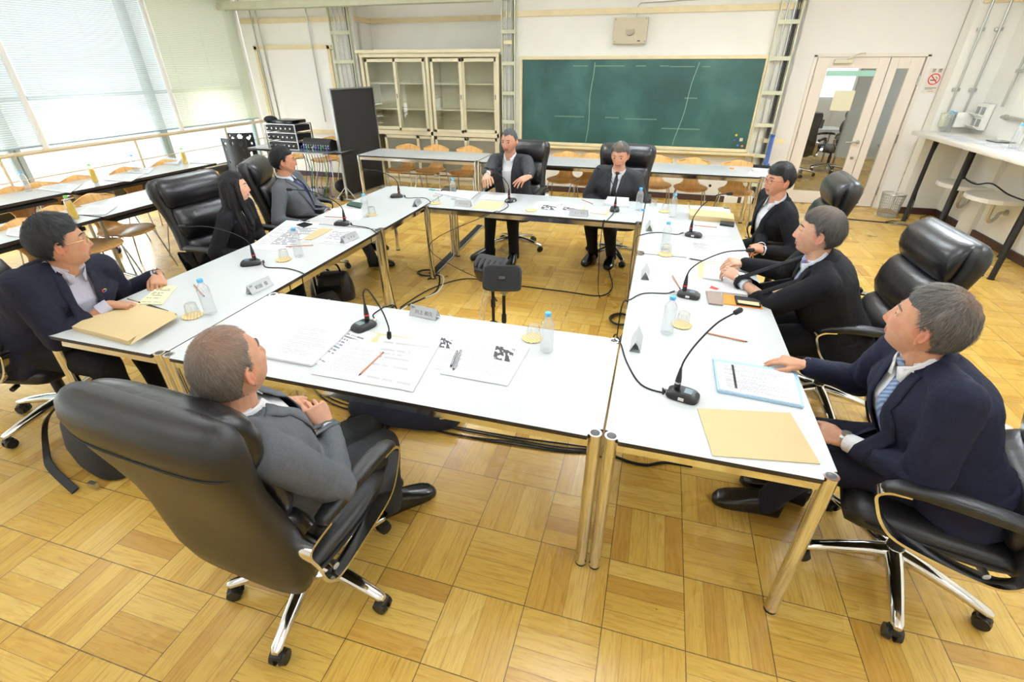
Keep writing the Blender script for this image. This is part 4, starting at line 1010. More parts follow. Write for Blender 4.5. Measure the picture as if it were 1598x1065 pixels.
    for q in (-1, 1):
        pts = []
        for t in (0, .25, .5, .75, 1): 
            x = q*(.014+.034*t); z = .0290+.0035*math.sin(t*PI*.9)-.004*t*t; dd = V((x/.075, 0, z/.118)); yy = math.sqrt(max(.05, 1-dd.x**2-dd.z**2)); pts.append(HM @ (head_point((dd.x, yy, dd.z), fat)+V((0, .0012, 0))))
        e.tube(pts, [.0018*s, .0032*s, .0032*s, .0026*s, .0012*s], 8)
    e.build('eyebrow', bm_, root)
    if glasses:
        gm, half = glasses; e = MB(); n = 20
        for q in (-1, 1):
            c = V((q*.033, .100, .004)); pts = []
            for k in range(n+1):
                a = 2*PI*k/n; pts.append(HM @ (c+V((.024*math.copysign(abs(math.cos(a))**.7, math.cos(a)), -.004*math.cos(a)*q*math.copysign(1, 1), .0165*math.copysign(abs(math.sin(a))**.7, math.sin(a))))))
            e.tube(pts, .0013*s, 6, cap=False)
            e.tube([HM @ V((q*.057, .096, .010)), HM @ V((q*.074, .075, .010)), HM @ V((q*.080, .0, .006)), HM @ V((q*.080, -.02, -.006))], .0014*s, 6)
        e.tube([HM @ V((-.009, .103, .008)), HM @ V((0, .108, .010)), HM @ V((.009, .103, .008))], .0014*s, 6); gl = e.build('glasses', gm, root)
        e = MB()
        for q in (-1, 1):
            c = V((q*.033, .100, .004)); e.add([HM @ (c+V((.0235*math.cos(2*PI*k/20), -.004*math.cos(2*PI*k/20)*q, .016*math.sin(2*PI*k/20)))) for k in range(20)], [tuple(range(20))])
        e.build('lens', M_glass, gl)
    # ---- trousers
    t = MB(); r_, f_ = tw(0)
    t.loft([(P+S*(-.10*s), r_, f_, .150*s*g, .115*s*g), (P+S*(-.07*s), r_, f_, .170*s*g, .128*s*g), (P, r_, f_, .174*s*g, .13*s*g), (P+S*.07*s, r_, f_, .170*s*g, .127*s*g), (P+S*.10*s, r_, f_, .166*s*g, .122*s*g)], 24, 2.4)
    for i in (0, 1):
        t.capsule(hip[i]-Fw*.02, .098*s*g, KN[i], .066*s*(1+(g-1)*.5), 18); t.capsule(KN[i], .066*s*(1+(g-1)*.5), AN[i]+(KN[i]-AN[i])*.05, .050*s, 18)
        t.loft([(AN[i]+(KN[i]-AN[i])*a, X_, Y_, .056*s, .060*s) for a in (-.10, .05, .3)], 16)
    me = remesh(t, .008, 3)
    nn_ = normals_of(me)
    for v in me.vertices:
        p = v.co; n_ = noise.noise(V((p.x*14+seed, p.y*14, p.z*14)))*.6+noise.noise(V((p.x*30, p.y*30+seed, p.z*9)))*.4; v.co = p+nn_[v.index]*n_*wrinkle
    obj_from(me, 'trousers', trousers, root)
    # ---- shoes
    for i in (0, 1):
        hx = V((AN[i].x, AN[i].y, 0)); toe = V((feet[i][1][0], feet[i][1][1], 0)).normalized(); zoff = max(0, AN[i].z-.085)
        m = MB(); shoe(m, hx, toe, s*1.08); me = remesh(m, .006, 1)
        if zoff: 
            for v in me.vertices: v.co.z += zoff
        for v in me.vertices:
            if v.co.z-zoff < .004: v.co.z = zoff+.002
        so = obj_from(me, 'shoe', shoe_m or M_blacks, root)
    # ---- shirt
    sh_m = MB(); torso(sh_m, .001, t0=.0, top_in=jacket is not None); 
    if jacket is None:
        for i in (0, 1): arm(sh_m, i, .058*s, .050*s, .046*s, .036*s, .93, tr=.045)
    sme = remesh(sh_m, .007, 2); so = obj_from(sme, 'shirt', shirt, root)
    if collar:
        e = MB(); cn = NB+S*.012+tw(.5)[1]*.004; rr, ff = tw(.5)
        ring = []
        for (dt, ra) in ((-.022, 1.18), (.000, 1.10), (.018, 1.06), (.024, 1.03)):
            row = []
            for k in range(21):
                ph = R_(-150+300*k/20); fr = (1+math.cos(ph))/2
                row.append(cn+S*(dt*s+.010*fr-.040*s*(1-fr))+rr*(math.sin(ph)*.060*s*ra)-ff*(math.cos(ph)*.058*s*ra-.010*(1-fr)))
            ring.append(row)
        vs = [p for row in ring for p in row]; nn = 21
        e.add(vs, [(i*nn+j, i*nn+j+1, (i+1)*nn+j+1, (i+1)*nn+j) for i in range(3) for j in range(nn-1)])
        for q in (-1, 1):       # collar points
            o_ = cn+ff*.058*s
            oc_ = .010 if tie is None else 0.0
            o_ = cn+ff*.066*s-S*.030*s
            A = o_+rr*(q*(.010+oc_))+S*(.012*s)+ff*.002; B = cn+rr*(q*.050*s)-S*.006+ff*.042*s; C_ = o_+rr*(q*.044)-S*.032*s+ff*.014; D = o_+rr*(q*(.018+oc_*1.3))-S*.028*s+ff*.016
            e.add([A, B, C_, D], [(0, 1, 2, 3)])
        cl = e.build('collar', shirt, so, auto=60); md = cl.modifiers.new('s', 'SOLIDIFY'); md.thickness = .003; md.offset = 0
    def drape(bvh, u_, t_, off, side='front'):
        r, f = tw(t_); o_ = P+S*t_+r*u_+f*.5; hit = bvh.ray_cast(o_, -f, 1.0)
        if hit[0] is None: return P+S*t_+r*u_+f*.10
        return hit[0]+f*off
    if tie:
        bv = BVHTree.FromPolygons([v.co for v in sme.vertices], [tuple(p.vertices) for p in sme.polygons]); e = MB(); rows = []
        tt = .500*s; k = 16
        for i in range(k+1):
            t_ = tt-(tt-.02*s)*i/k; w_ = .017 if i == 0 else (.014 if i == 1 else .014+.024*(i/k)**.8)
            rows.append([drape(bv, x*w_, t_, .011 if i < 2 else .007) for x in (-1, -.4, .4, 1)])
        vs = [p for r0 in rows for p in r0]; e.add(vs, [(i*4+j, i*4+j+1, (i+1)*4+j+1, (i+1)*4+j) for i in range(k) for j in range(3)])
        tm = e.build('necktie', tie, root, auto=60); md = tm.modifiers.new('s', 'SOLIDIFY'); md.thickness = .005; md.offset = 1
        kn = drape(bv, 0, tt, .008); MB().loft([(kn+S*.012, tw(tt)[0], tw(tt)[1], .017, .011), (kn-S*.004, tw(tt)[0], tw(tt)[1], .018, .013), (kn-S*.022, tw(tt)[0], tw(tt)[1], .012, .009)], 12).build('knot', tie, tm)
    # ---- jacket
    if jacket is not None:
        j = MB(); torso(j, .011, t1=.50)
        r_, f_ = tw(0)
        if skirt: j.loft([(P+S*(-.10*s)+f_*.012, r_, f_, .185*s*g, .135*s*g), (P+S*(-.04*s), r_, f_, .190*s*g, .140*s*g), (P+S*.05*s, r_, f_, .186*s*g, .138*s*g)], 24, 2.5)
        for i in (0, 1): arm(j, i, .066*s*(1+(g-1)*.6), .058*s*(1+(g-1)*.6), .054*s, .043*s, .92-max(0, cuff-.014)*2.6)
        me = remesh(j, .0065 if vox < .004 else .008, 3)
        # folds
        nn_ = normals_of(me)
        for v in me.vertices:
            p = v.co; am = wrinkle
            for i in (0, 1):
                dE = (p-EL[i]).length
                if dE < .16: am = wrinkle*(1+1.6*(1-dE/.16))
            n_ = noise.noise(V((p.x*11+seed, p.y*11, p.z*11)))*.6+noise.noise(V((p.x*26+seed, p.y*26, p.z*26)))*.4
            v.co = p+nn_[v.index]*n_*am
        me.update(); bm = bmesh.new(); bm.from_mesh(me); kill = []
        vb, vt = vbot*s, .50*s
        for f2 in bm.faces:
            c = f2.calc_center_median()-P; t_ = c.dot(S); r0, f0 = tw(t_); u_ = c.dot(r0); y_ = c.dot(f0)
            if abs(u_) > .16*s: continue
            if y_ > .01 and t_ > vb and t_ < .6*s:
                wv = open_v+(vtop-open_v)*((t_-vb)/(vt-vb))**1.0
                if abs(u_) < wv: kill.append(f2); continue
            if y_ > .01 and t_ <= vb and jopen is not None and abs(u_) < jopen: kill.append(f2); continue
            if t_ > .47*s and (u_*u_+(y_+.004)**2) < (.068*s)**2 and y_ < .06: kill.append(f2)
        bmesh.ops.delete(bm, geom=kill, context='FACES'); 
        bmesh.ops.delete(bm, geom=[v for v in bm.verts if not v.link_faces], context='VERTS')
        # even out the cut edge
        for _ in range(4):
            new = {}
            for v in bm.verts:
                be = [e for e in v.link_edges if e.is_boundary]
                if len(be) == 2: new[v] = (be[0].other_vert(v).co+be[1].other_vert(v).co+v.co*2)/4
            for v, c in new.items(): v.co = c
        bm.to_mesh(me); bm.free(); jo = obj_from(me, 'jacket', jacket, root); bv = BVHTree.FromPolygons([v.co for v in me.vertices], [tuple(p.vertices) for p in me.polygons])
        # lapels and collar
        e = MB(); k = 14
        for q in (-1, 1):
            rows = []
            for i in range(k+1):
                a = i/k; t_ = vb+(vt-.015-vb)*a; u0 = open_v+(vtop-open_v)*((t_-vb)/(vt-vb)); u0 = u0+.002
                lw = .012+.052*math.sin(min(1, a*1.25)*PI/2) if a < .74 else (.036 if a < .80 else .048*(1-.2*(a-.8)/.2))
                if a >= .86: lw = min(lw, .050)
                row = []
                for w_ in (0, .35, .7, 1.0):
                    uu = q*(u0-.006+lw*w_); tt_ = t_-(lw*w_*.25 if a < .74 else 0)
                    row.append(drape(bv, uu, tt_, .007 if w_ < .9 else .004))
                # keep the inner edge from falling through the opening
                d0 = row[1]-row[0]
                if d0.length > .05: row[0] = row[1]+(row[1]-row[2])
                rows.append(row)
            vs = [p for r0 in rows for p in r0]; e.add(vs, [(i*4+jj, i*4+jj+1, (i+1)*4+jj+1, (i+1)*4+jj) for i in range(k) for jj in range(3)])
        lp = e.build('lapel', jacket, jo, auto=70); md = lp.modifiers.new('s', 'SOLIDIFY'); md.thickness = .004; md.offset = 0
        e = MB(); rows = []; rr, ff = tw(.5)
        for (dt, ra, ro) in ((-.034, 1.66, 0), (-.008, 1.34, 0), (.016, 1.20, 0), (.024, 1.14, 0), (.016, 1.07, 0)):
            row = []
            for kk in range(23):
                ph = R_(-125+250*kk/22); fr = (1+math.cos(ph))/2
                row.append(NB+S*(dt*s+.010*fr-.040*s*(1-fr))+rr*(math.sin(ph)*.063*s*ra)-ff*(math.cos(ph)*.060*s*ra-.012*(1-fr)))
            rows.append(row)
        vs = [p for r0 in rows for p in r0]; nn = 23; e.add(vs, [(i*nn+jj, i*nn+jj+1, (i+1)*nn+jj+1, (i+1)*nn+jj) for i in range(len(rows)-1) for jj in range(nn-1)])
        cc = e.build('jacket_collar', jacket, jo, auto=70)
        # shirt cuffs
        for i in (0, 1):
            d = (W[i]-EL[i]).normalized(); a = EL[i]+(W[i]-EL[i])*.78; b2 = W[i]+d*(min(cuff, .014)-.016); x = d.orthogonal().normalized(); y = d.cross(x)
            MB().loft([(a, x, y, .036*s, .036*s), (b2-d*.002, x, y, .0355*s, .0355*s), (b2, x, y, .033*s, .033*s), (b2-d*.004, x, y, .029*s, .029*s)], 18, cap=True).build('cuff', shirt, so)
    info = dict(P=P, S=S, Fw=Fw, R=R, W=W, EL=EL, HM=HM, H=H, NB=NB, sh=sh, KN=KN, AN=AN, tw=tw, sme=sme, root=root, s=s, drape=drape)
    return info
def strap_watch(info, i, m, label_part='wristwatch', t=.97):
    W, E = info['W'][i], info['EL'][i]; d = (W-E).normalized(); c = W+d*.008; x = d.orthogonal().normalized(); y = d.cross(x); s = info['s']
    o = MB().loft([(c-d*.007, x, y, .026*s, .026*s), (c-d*.007, x, y, .030*s, .030*s), (c+d*.009, x, y, .030*s, .030*s), (c+d*.009, x, y, .026*s, .026*s)], 20, cap=False).build('wristwatch', m, info['root'])
    up = (Z_-d*Z_.dot(d)).normalized(); MB().cyl(c+up*.028*s, c+up*.036*s, .017, n=18).build('watch_face', M_chrome2, o)
# ================================================================ WHO SITS WHERE
F_grey = fabric('grey_suit', (84, 87, 92), 420, .15, .8, .22); F_char = fabric('charcoal_suit', (50, 51, 55), 420, .12)
F_navy = fabric('navy_suit', (28, 31, 50), 420, .12); F_navy2 = fabric('dark_navy_suit', (30, 32, 46), 420, .12)
F_black = fabric('black_suit', (19, 19, 23), 420, .12, sheen=0); F_blackk = fabric('black_dress', (17, 17, 20), 300, .15)
F_trk = fabric('black_trousers', (20, 20, 22), 400, .1); F_trg = fabric('dark_grey_trousers', (50, 52, 55), 400, .15)
F_white = fabric('white_shirt', (232, 233, 238), 500, .06, .7, .03, fold=.25); F_blue = fabric('pale_blue_shirt', (212, 220, 236), 500, .06, .7, .03, fold=.25); F_strp = fabric('lilac_grey_shirt', (186, 184, 200), 700, .1, .7, .14, fold=.3)
F_tie1 = fabric('dark_tie', (46, 46, 52), 600, .2, .5); F_tie2 = fabric('navy_tie', (24, 26, 70), 600, .2, .45); F_tie3 = fabric('lavender_tie', (140, 146, 205), 300, .2, .45)
def stripe_tie():
    m, nt, b = newmat('blue_striped_tie'); L = nt.links.new; tc = N(nt, 'ShaderNodeTexCoord'); w = N(nt, 'ShaderNodeTexWave'); w.inputs['Scale'].default_value = 26; w.bands_direction = 'DIAGONAL'; L(tc.outputs['Object'], w.inputs['Vector'])
    r = ramp(nt, [(.4, s2l((96, 120, 160))), (.6, s2l((150, 168, 200)))]); L(w.outputs['Color'], r.inputs[0]); L(r.outputs[0], b.inputs['Base Color']); b.inputs['Roughness'].default_value = .5; return m
F_tie4 = stripe_tie()
H_blk = hair_mat('hair_black', (16, 15, 16), (34, 32, 33)); H_grey = hair_mat('hair_grey', (58, 55, 52), (122, 117, 111), (146, 108, 84)); H_crop = hair_mat('hair_cropped', (86, 76, 68), (128, 118, 108), (166, 124, 100), (90, 90, 60))
H_salt = hair_mat('hair_salt_pepper', (54, 54, 56), (104, 104, 104), (140, 112, 98)); H_dk = hair_mat('hair_dark_grey', (20, 21, 23), (56, 57, 60)); H_mid = hair_mat('hair_grey_brown', (42, 40, 38), (98, 94, 90), (166, 140, 122))
M_gold = mat('thin_gold_frame', (196, 170, 120), .25, .9); M_redf = mat('reddish_brown_frame', (120, 50, 34), .3); M_silv = M_chrome2
M_shoe = mat('black_shoe_leather', (14, 14, 15), .22)
def fwd(a): return V((math.cos(R_(a)), math.sin(R_(a)), 0))
def feet_for(P, face, d=.42, w=.11, toe=None):
    f = fwd(face); r = V((f.y, -f.x, 0)); t = toe or f
    return [((P[0]+f.x*d+r.x*w, P[1]+f.y*d+r.y*w), t), ((P[0]+f.x*d-r.x*w, P[1]+f.y*d-r.y*w), t)]
def seat(P, face, label, tilt=8, bz=0.0, ahead=.05):
    f = fwd(face); return oc(P[0]+f.x*ahead, P[1]+f.y*ahead, face, label, tilt, bz)

# 1 man seen from behind, grey suit
A = {}
P1 = (.955, -.385, .565)
A[1] = person('man in grey suit with cropped greying hair seen from behind, hands clasped', P1, gp(352, 562, 1.2), 64, 84,
    [(gp(512, 668, .76), (-.60, .22, .80), (.6, -.45, .55), dict(curl=(38, 40, 42, 46), thumb=(30, 5))), (gp(444, 628, .80), (.72, -.10, .35), (-.2, .5, .85), dict(curl=(30, 34, 36, 40), thumb=(30, 5)))],
    [(gp(612, 790, .05).xy, (.62, .78)), ((.93, .02), (.35, .9))], size=1.0, girth=1.10, vox=.0032, skin=(196, 148, 122), jacket=F_grey, shirt=F_white, trousers=F_trg,
    hair=short_hair(.006, .058, recede=1.2, neck=-.075), hmat=H_crop, vtop=.046, thin=lambda d, p: .62*ss(.25, .9, d.z)*ss(-.9, -.1, d.y)*(1-ss(.4, .8, d.y))+.85*math.exp(-((abs(p.x)-.03)/.02)**2)*ss(.03, .07, p.y), pitch=13, neck=.122, brow=(96, 84, 76), wrinkle=.006, seed=3, shoe_m=M_shoe, cuff=.014, elbow=(V((.75, -.55, -.6)), None))
seat((.935, -.41), 86, 'black leather chair nearest the camera, back turned, holding the grey-suited man', 7, -21)
# 2 man with glasses at the left
P2 = (-1.06, .16, .575)
A[2] = person('heavy man in navy jacket and thin glasses leaning on the left table', P2, gp(97, 366, 1.17), 6, 58,
    [(gp(172, 476, .79), (.75, .42, -.12), (-.1, .1, 1), dict(curl=(28, 30, 34, 38), thumb=(32, 10))), (gp(246, 428, .80), (.55, -.55, -.30), (.45, -.1, .85), dict(curl=(38, 42, 44, 46), thumb=(35, 12)))],
    feet_for(P2, 15, .42, .13), size=1.05, girth=1.24, vox=.0035, skin=(190, 140, 110), jacket=F_navy2, shirt=F_strp, trousers=F_trk, hair=short_hair(.024, .056, neck=-.06), hmat=H_dk, glasses=(M_gold, 1), fat=.8, open_v=.035, vtop=.066, vbot=.0, jopen=.03, pitch=2, neck=.112, wrinkle=.006, seed=9, cuff=.035, hk=1.03, shoulder_w=1.06)
strap_watch(A[2], 1, M_chrome2)
q = A[2]['drape']
seat((-1.28, .17), 10, 'black leather chair at the left picture edge under the man in glasses', 10, 39)
# 3 woman with long hair
P3 = (-1.13, 1.63, .55)
A[3] = person('woman with long straight black hair in a black jacket, looking right', P3, gp(366, 288, 1.13), 14, 36,
    [((-.86, 1.50, .63), (.5, .6, -.2), (0, 0, 1)), ((-.88, 1.70, .63), (.4, -.7, -.2), (0, 0, 1))], feet_for(P3, 15, .40, .08), size=.92, girth=.88, vox=.004, skin=(228, 178, 152), jacket=F_blackk, shirt=F_white, trousers=F_blackk,
    hair=short_hair(.016, .066, neck=-.09), hmat=H_blk, vtop=.055, vbot=.30, pitch=2, seed=5, collar=False, hk=.98)
# 4 man in grey suit at the far left
P4 = (-1.07, 2.50, .56)
A[4] = person('man in grey suit and dark navy tie in profile, far left of the circle', P4, gp(441, 250, 1.17), 14, 40,
    [(gp(470, 350, .70), (.7, .5, -.1), (0, 0, 1)), (gp(512, 331, .70), (.45, -.6, -.1), (0, 0, 1))], [(gp(598, 391, .05).xy, (.9, .45)), ((-.72, 2.95), (.9, .4))], size=.97, girth=1.0, vox=.004, skin=(196, 140, 110), jacket=F_grey, shirt=F_blue, trousers=F_trg,
    hair=short_hair(.018, .062, neck=-.065), hmat=H_blk, tie=F_tie2, vtop=.056, vbot=.10, seed=11, cuff=.028)
# 5 gesturing man, open collar
P5 = (.56, 4.0, .565)
A[5] = person('man in dark suit and open white shirt gesturing with both hands over the far table', P5, gp(795, 222, 1.195), 266, 260,
    [(gp(754, 281, .93), (.25, -.80, -.28), (-.1, -.3, .9), dict(curl=(12, 16, 20, 24), spread=7, thumb=(48, 30))), (gp(826, 279, .95), (-.62, -.62, -.25), (.1, -.35, .9), dict(curl=(14, 18, 22, 24), spread=7, thumb=(48, 30)))],
    [(gp(764, 396, .05).xy, (-.75, -.65)), (gp(802, 402, .05).xy, (.05, -1))], size=1.02, girth=1.16, vox=.0038, skin=(204, 150, 124), jacket=F_char, shirt=F_white, trousers=F_trk,
    hair=short_hair(.006, .066, recede=.8, neck=-.07), hmat=H_salt, open_v=.030, vtop=.066, vbot=.02, jopen=.045, fat=.25, pitch=-6, seed=13, shoe_m=M_shoe, elbow=(V((-.45, .4, -.8)), V((.45, .4, -.8))))
# 6 man in tie looking down
P6 = (1.70, 3.97, .56)
A[6] = person('man in charcoal suit, dark tie and lanyard looking down, second at the far table', P6, gp(968, 239, 1.16), 264, 262,
    [((1.60, 3.66, .64), (.6, -.5, -.1), (0, 0, 1)), ((1.76, 3.66, .64), (-.6, -.4, -.1), (0, 0, 1))], [(gp(925, 401, .05).xy, (-.3, -.95)), (gp(953, 405, .05).xy, (-.05, -1))], size=1.0, girth=1.18, vox=.004, skin=(204, 150, 122), jacket=F_char, shirt=F_white, trousers=F_trk,
    hair=short_hair(.014, .060, recede=.3, neck=-.065), hmat=H_grey, tie=F_tie1, vtop=.056, vbot=.08, pitch=-13, brow=(72, 68, 66), seed=15, shoe_m=M_shoe, thin=lambda d, p: .5*ss(.5, .9, d.z)*ss(.1, .5, d.y))
# 7 man with red-framed glasses, far right
P7 = (3.10, 2.92, .56)
A[7] = person('man in black suit and brown-framed glasses with folded hands, far right', P7, gp(1216, 281, 1.155), 200, 204,
    [(gp(1187, 385, .69), (-.6, -.55, .05), (-.1, -.3, .95), dict(curl=(35, 38, 40, 44))), (gp(1190, 391, .70), (-.6, .6, .05), (-.3, -.4, .85), dict(curl=(35, 38, 40, 44)))], feet_for(P7, 190, .42, .10), size=.98, girth=1.06, vox=.004, skin=(206, 150, 122), jacket=F_black, shirt=F_white, trousers=F_trk,
    hair=short_hair(.020, .050, neck=-.06), hmat=H_blk, glasses=(M_redf, 1), open_v=.02, vtop=.060, vbot=.02, pitch=0, seed=17, cuff=.03)
# 8 man in black suit leaning on the right table
P8 = (3.20, 1.47, .57)
A[8] = person('man in black suit and lavender tie leaning his forearms on the right table', P8, gp(1277, 357, 1.17), 176, 164,
    [(gp(1158, 411, .79), (-.80, -.45, .20), (.2, -.2, .95), dict(curl=(34, 36, 40, 44), thumb=(30, 8))), (gp(1155, 437, .79), (-.70, .55, .30), (.2, -.6, .75), dict(curl=(30, 34, 38, 42), thumb=(30, 8)))], feet_for(P8, 178, .40, .12), size=1.03, girth=1.14, vox=.0036, skin=(200, 156, 130), jacket=F_black, shirt=F_blue, trousers=F_trk,
    hair=short_hair(.015, .058, neck=-.06), hmat=H_mid, tie=F_tie3, vtop=.06, vbot=.10, pitch=4, neck=.120, brow=(60, 56, 54), seed=19, cuff=.004, fat=.25, thin=lambda d, p: .35*ss(.6, .95, d.z))
strap_watch(A[8], 1, M_chrome2)
# 9 man in navy suit, near right
P9 = (3.27, .34, .57)
A[9] = person('man in navy suit and light blue striped tie at the near right corner', P9, gp(1447, 503, 1.165), 184, 146,
    [(gp(1256, 571, .78), (-.80, .30, -.02), (.05, .05, 1), dict(curl=(22, 24, 28, 34), thumb=(42, 22), spread=5)), (gp(1322, 690, .64), (-.80, .35, .05), (-.1, -.5, .85), dict(curl=(26, 30, 34, 36)))],
    [((2.95, .66), (-.95, .3)), (gp(1195, 790, .05).xy, (-1, .05))], size=1.05, girth=1.15, vox=.0032, skin=(196, 146, 118), jacket=F_navy, shirt=F_white, trousers=fabric('navy_trousers', (26, 28, 42), 420, .12),
    hair=short_hair(.017, .060, neck=-.06), hmat=H_grey, tie=F_tie4, vtop=.06, vbot=.0, open_v=.012, jopen=.012, pitch=10, neck=.112, brow=(104, 98, 92), seed=23, cuff=.020, wrinkle=.006, thin=lambda d, p: .75*math.exp(-(d-V((.0, -.45, .9))).length_squared/.16), shoe_m=M_shoe)
strap_watch(A[9], 1, M_chrome2)
seat((-1.18, 1.66), -4, 'black leather chair with tall back behind the long-haired woman', 10, 10)
seat((-1.24, 2.58), 27, 'black leather chair behind the grey-suited man in profile', 10, 20)
seat((.58, 4.03), 268, 'black leather chair of the gesturing man, headrest beside his head', 8, 10)
seat((1.73, 4.02), 265, 'black leather chair behind the man in tie and lanyard', 8, 30)
seat((3.20, 3.00), 176, 'black leather chair turned sideways behind the man with brown-framed glasses', 8, 0)
seat((3.30, 1.58), 182, 'black leather chair standing behind the man with the lavender tie', 8, 20)
seat((3.30, .34), 166, 'black leather chair at the right picture edge under the navy-suited man', 12, 19)

# long hair of the woman: curtain down the back and side
a3 = A[3]; HM = a3['HM']; m = MB()
def hp(x, y, z): return HM @ V((x, y, z))
def strand(pts, rs): 
    for i in range(len(pts)-1): m.capsule(pts[i], rs[i], pts[i+1], rs[i+1], 12)
for q in (-1, 1):
    strand([hp(q*.058, .030, .055), hp(q*.078, .028, .0), hp(q*.082, .030, -.08), hp(q*.080, .040, -.17), hp(q*.085, .060, -.28)], [.026, .022, .022, .024, .018])
    strand([hp(q*.055, -.03, .06), hp(q*.072, -.03, -.02), hp(q*.075, -.035, -.12), hp(q*.075, -.03, -.24), hp(q*.07, -.02, -.36)], [.035, .032, .033, .032, .022])
strand([hp(0, -.05, .05), hp(0, -.078, -.02), hp(0, -.085, -.14), hp(0, -.075, -.26), hp(0, -.07, -.36)], [.05, .045, .045, .042, .03])
strand([hp(-.04, -.06, .04), hp(-.045, -.07, -.14), hp(-.045, -.06, -.34)], [.04, .04, .028]); strand([hp(.04, -.06, .04), hp(.045, -.07, -.14), hp(.045, -.06, -.34)], [.04, .04, .028])
me = remesh(m, .006, 3)
HMI = HM.inverted(); nn_ = normals_of(me)
for v in me.vertices:
    p = HMI @ v.co; v.co = v.co+nn_[v.index]*noise.noise(V((p.x*90, p.y*90, p.z*6)))*.005
at = me.attributes.new('Thin', 'FLOAT', 'POINT')
at = me.attributes.new('Strand', 'FLOAT_VECTOR', 'POINT'); fl = []
for v in me.vertices:
    p = HMI @ v.co; fl += [p.x*260, p.y*260, p.z*9]
at.data.foreach_set('vector', fl); obj_from(me, 'long_hair', hair_mat('hair_long_black', (9, 9, 11), (20, 19, 22), None, (70, 70, 4)), a3['root'])
# badge, lanyard, lapel pin
a6 = A[6]; m = MB()
for q in (-1, 1): m.ribbon([a6['drape'](None, 0, 0, 0) if False else a6['NB']+a6['R']*(q*.062)+a6['Fw']*.02, a6['NB']-a6['S']*.05+a6['R']*(q*.058)+a6['Fw']*.085, a6['NB']-a6['S']*.16+a6['R']*(q*.035)+a6['Fw']*.135, a6['NB']-a6['S']*.30+a6['R']*(q*.010)+a6['Fw']*.150], .010, .002, a6['R'])
m.build('lanyard', mat('lanyard_dark', (30, 30, 60), .6), a6['root'])
MB().box(tuple(a6['NB']-a6['S']*.35+a6['Fw']*.155), (.06, .006, .09)).build('badge', M_whiteplastic, a6['root'], smooth=False)
a2 = A[2]; m = MB(); c0 = a2['NB']-a2['S']*.10-a2['R']*.105+a2['Fw']*.135
for k, cc in enumerate(((226, 60, 60), (240, 170, 40), (70, 170, 80), (50, 130, 210), (120, 60, 130), (235, 110, 50))):
    pts = [c0+a2['R']*(.011*math.cos(R_(k*60+t)))+a2['S']*(.011*math.sin(R_(k*60+t))) for t in (2, 20, 38, 56)]
    MB().tube(pts, .0035, 6).build('lapel_pin', mat('pin_%d' % k, cc, .4), a2['root'])
# ================================================================ THINGS ON THE MEETING TABLES
ZT = H+.0012
def sheet(name, px, m, label, cat='paper', group=None, th=.0006, z=ZT, curl=0.0, parent=None, world=False):
    """a sheet or stack whose four corners (picture order: near-left, near-right, far-right, far-left) lie on the table"""
    P4 = [V((*p, z)) if world else gp(p[0], p[1], z) for p in px]
    n = 6; vs, fs, uv = [], [], []
    for k in (0, 1):
        for i in range(n+1):
            for j in range(n+1):
                u, v = i/n, j/n; p = P4[0]*(1-u)*(1-v)+P4[1]*u*(1-v)+P4[2]*u*v+P4[3]*(1-u)*v
                lift = curl*((2*u-1)**4+(2*v-1)**4)*.5
                vs.append(V((p.x, p.y, z+(th if k else 0)+lift))); uv.append((u, v))
    q = n+1
    for k in (0, 1):
        for i in range(n):
            for j in range(n):
                a = k*q*q+i*q+j; f = (a, a+q, a+q+1, a+1); fs.append(f if k else f[::-1])
    def rim(a, b): fs.append((a, b, b+q*q, a+q*q))
    for i in range(n): rim(i*q, (i+1)*q); rim((i+1)*q+n, i*q+n)
    for j in range(n): rim(j+1, j); rim(n*q+j, n*q+j+1)
    mb = MB(); mb.add(vs, fs); o = mb.build(name, m, parent, smooth=False)
    l = o.data.uv_layers.new(name='UV')
    for lp in o.data.loops: l.data[lp.index].uv = uv[lp.vertex_index]
    if parent is None: tag(o, label, cat, group)
    elif label: o['label'] = label
    return o
def halftone(name, c0=(60, 62, 66), c1=(225, 226, 228)):
    m, nt, b = newmat(name); L = nt.links.new; tc = N(nt, 'ShaderNodeTexCoord'); nz = N(nt, 'ShaderNodeTexVoronoi'); nz.inputs['Scale'].default_value = 5; L(tc.outputs['UV'], nz.inputs['Vector'])
    sp = N(nt, 'ShaderNodeSeparateColor'); L(nz.outputs['Color'], sp.inputs[0]); r = ramp(nt, [(.45, s2l(c0)), (.55, s2l(c1))]); L(sp.outputs[0], r.inputs[0]); L(r.outputs[0], b.inputs['Base Color']); b.inputs['Roughness'].default_value = .7; return m
M_pic = halftone('printed_picture'); M_grid = paper_text_mat('printed_table', 16, (90, 94, 98), 1.0, (222, 223, 226), .04, True, 24)
M_hand = paper_text_mat('handwritten', 12, (130, 132, 142), .4, cols=26); M_yell = paper_text_mat('yellow_pad', 14, (120, 120, 100), .3, (242, 238, 190), cols=30, heavy=True)
def stick(a, b, r, m, name, label, cat, z=ZT, tip=None, group=None):
    A_, B_ = gp(a[0], a[1], z+r), gp(b[0], b[1], z+r); d = (B_-A_).normalized(); o = empty(name, (0, 0, 0), 0, label, cat, group)
    MB().cyl(A_, B_, r, n=8).build('barrel', m, o); MB().cyl(A_, A_-d*.012, r*.95, .0008, 8).build('tip', tip or M_blackm, o); MB().cyl(B_, B_+d*.006, r*.9, n=8).build('end_cap', tip or M_blackm, o)
    return o
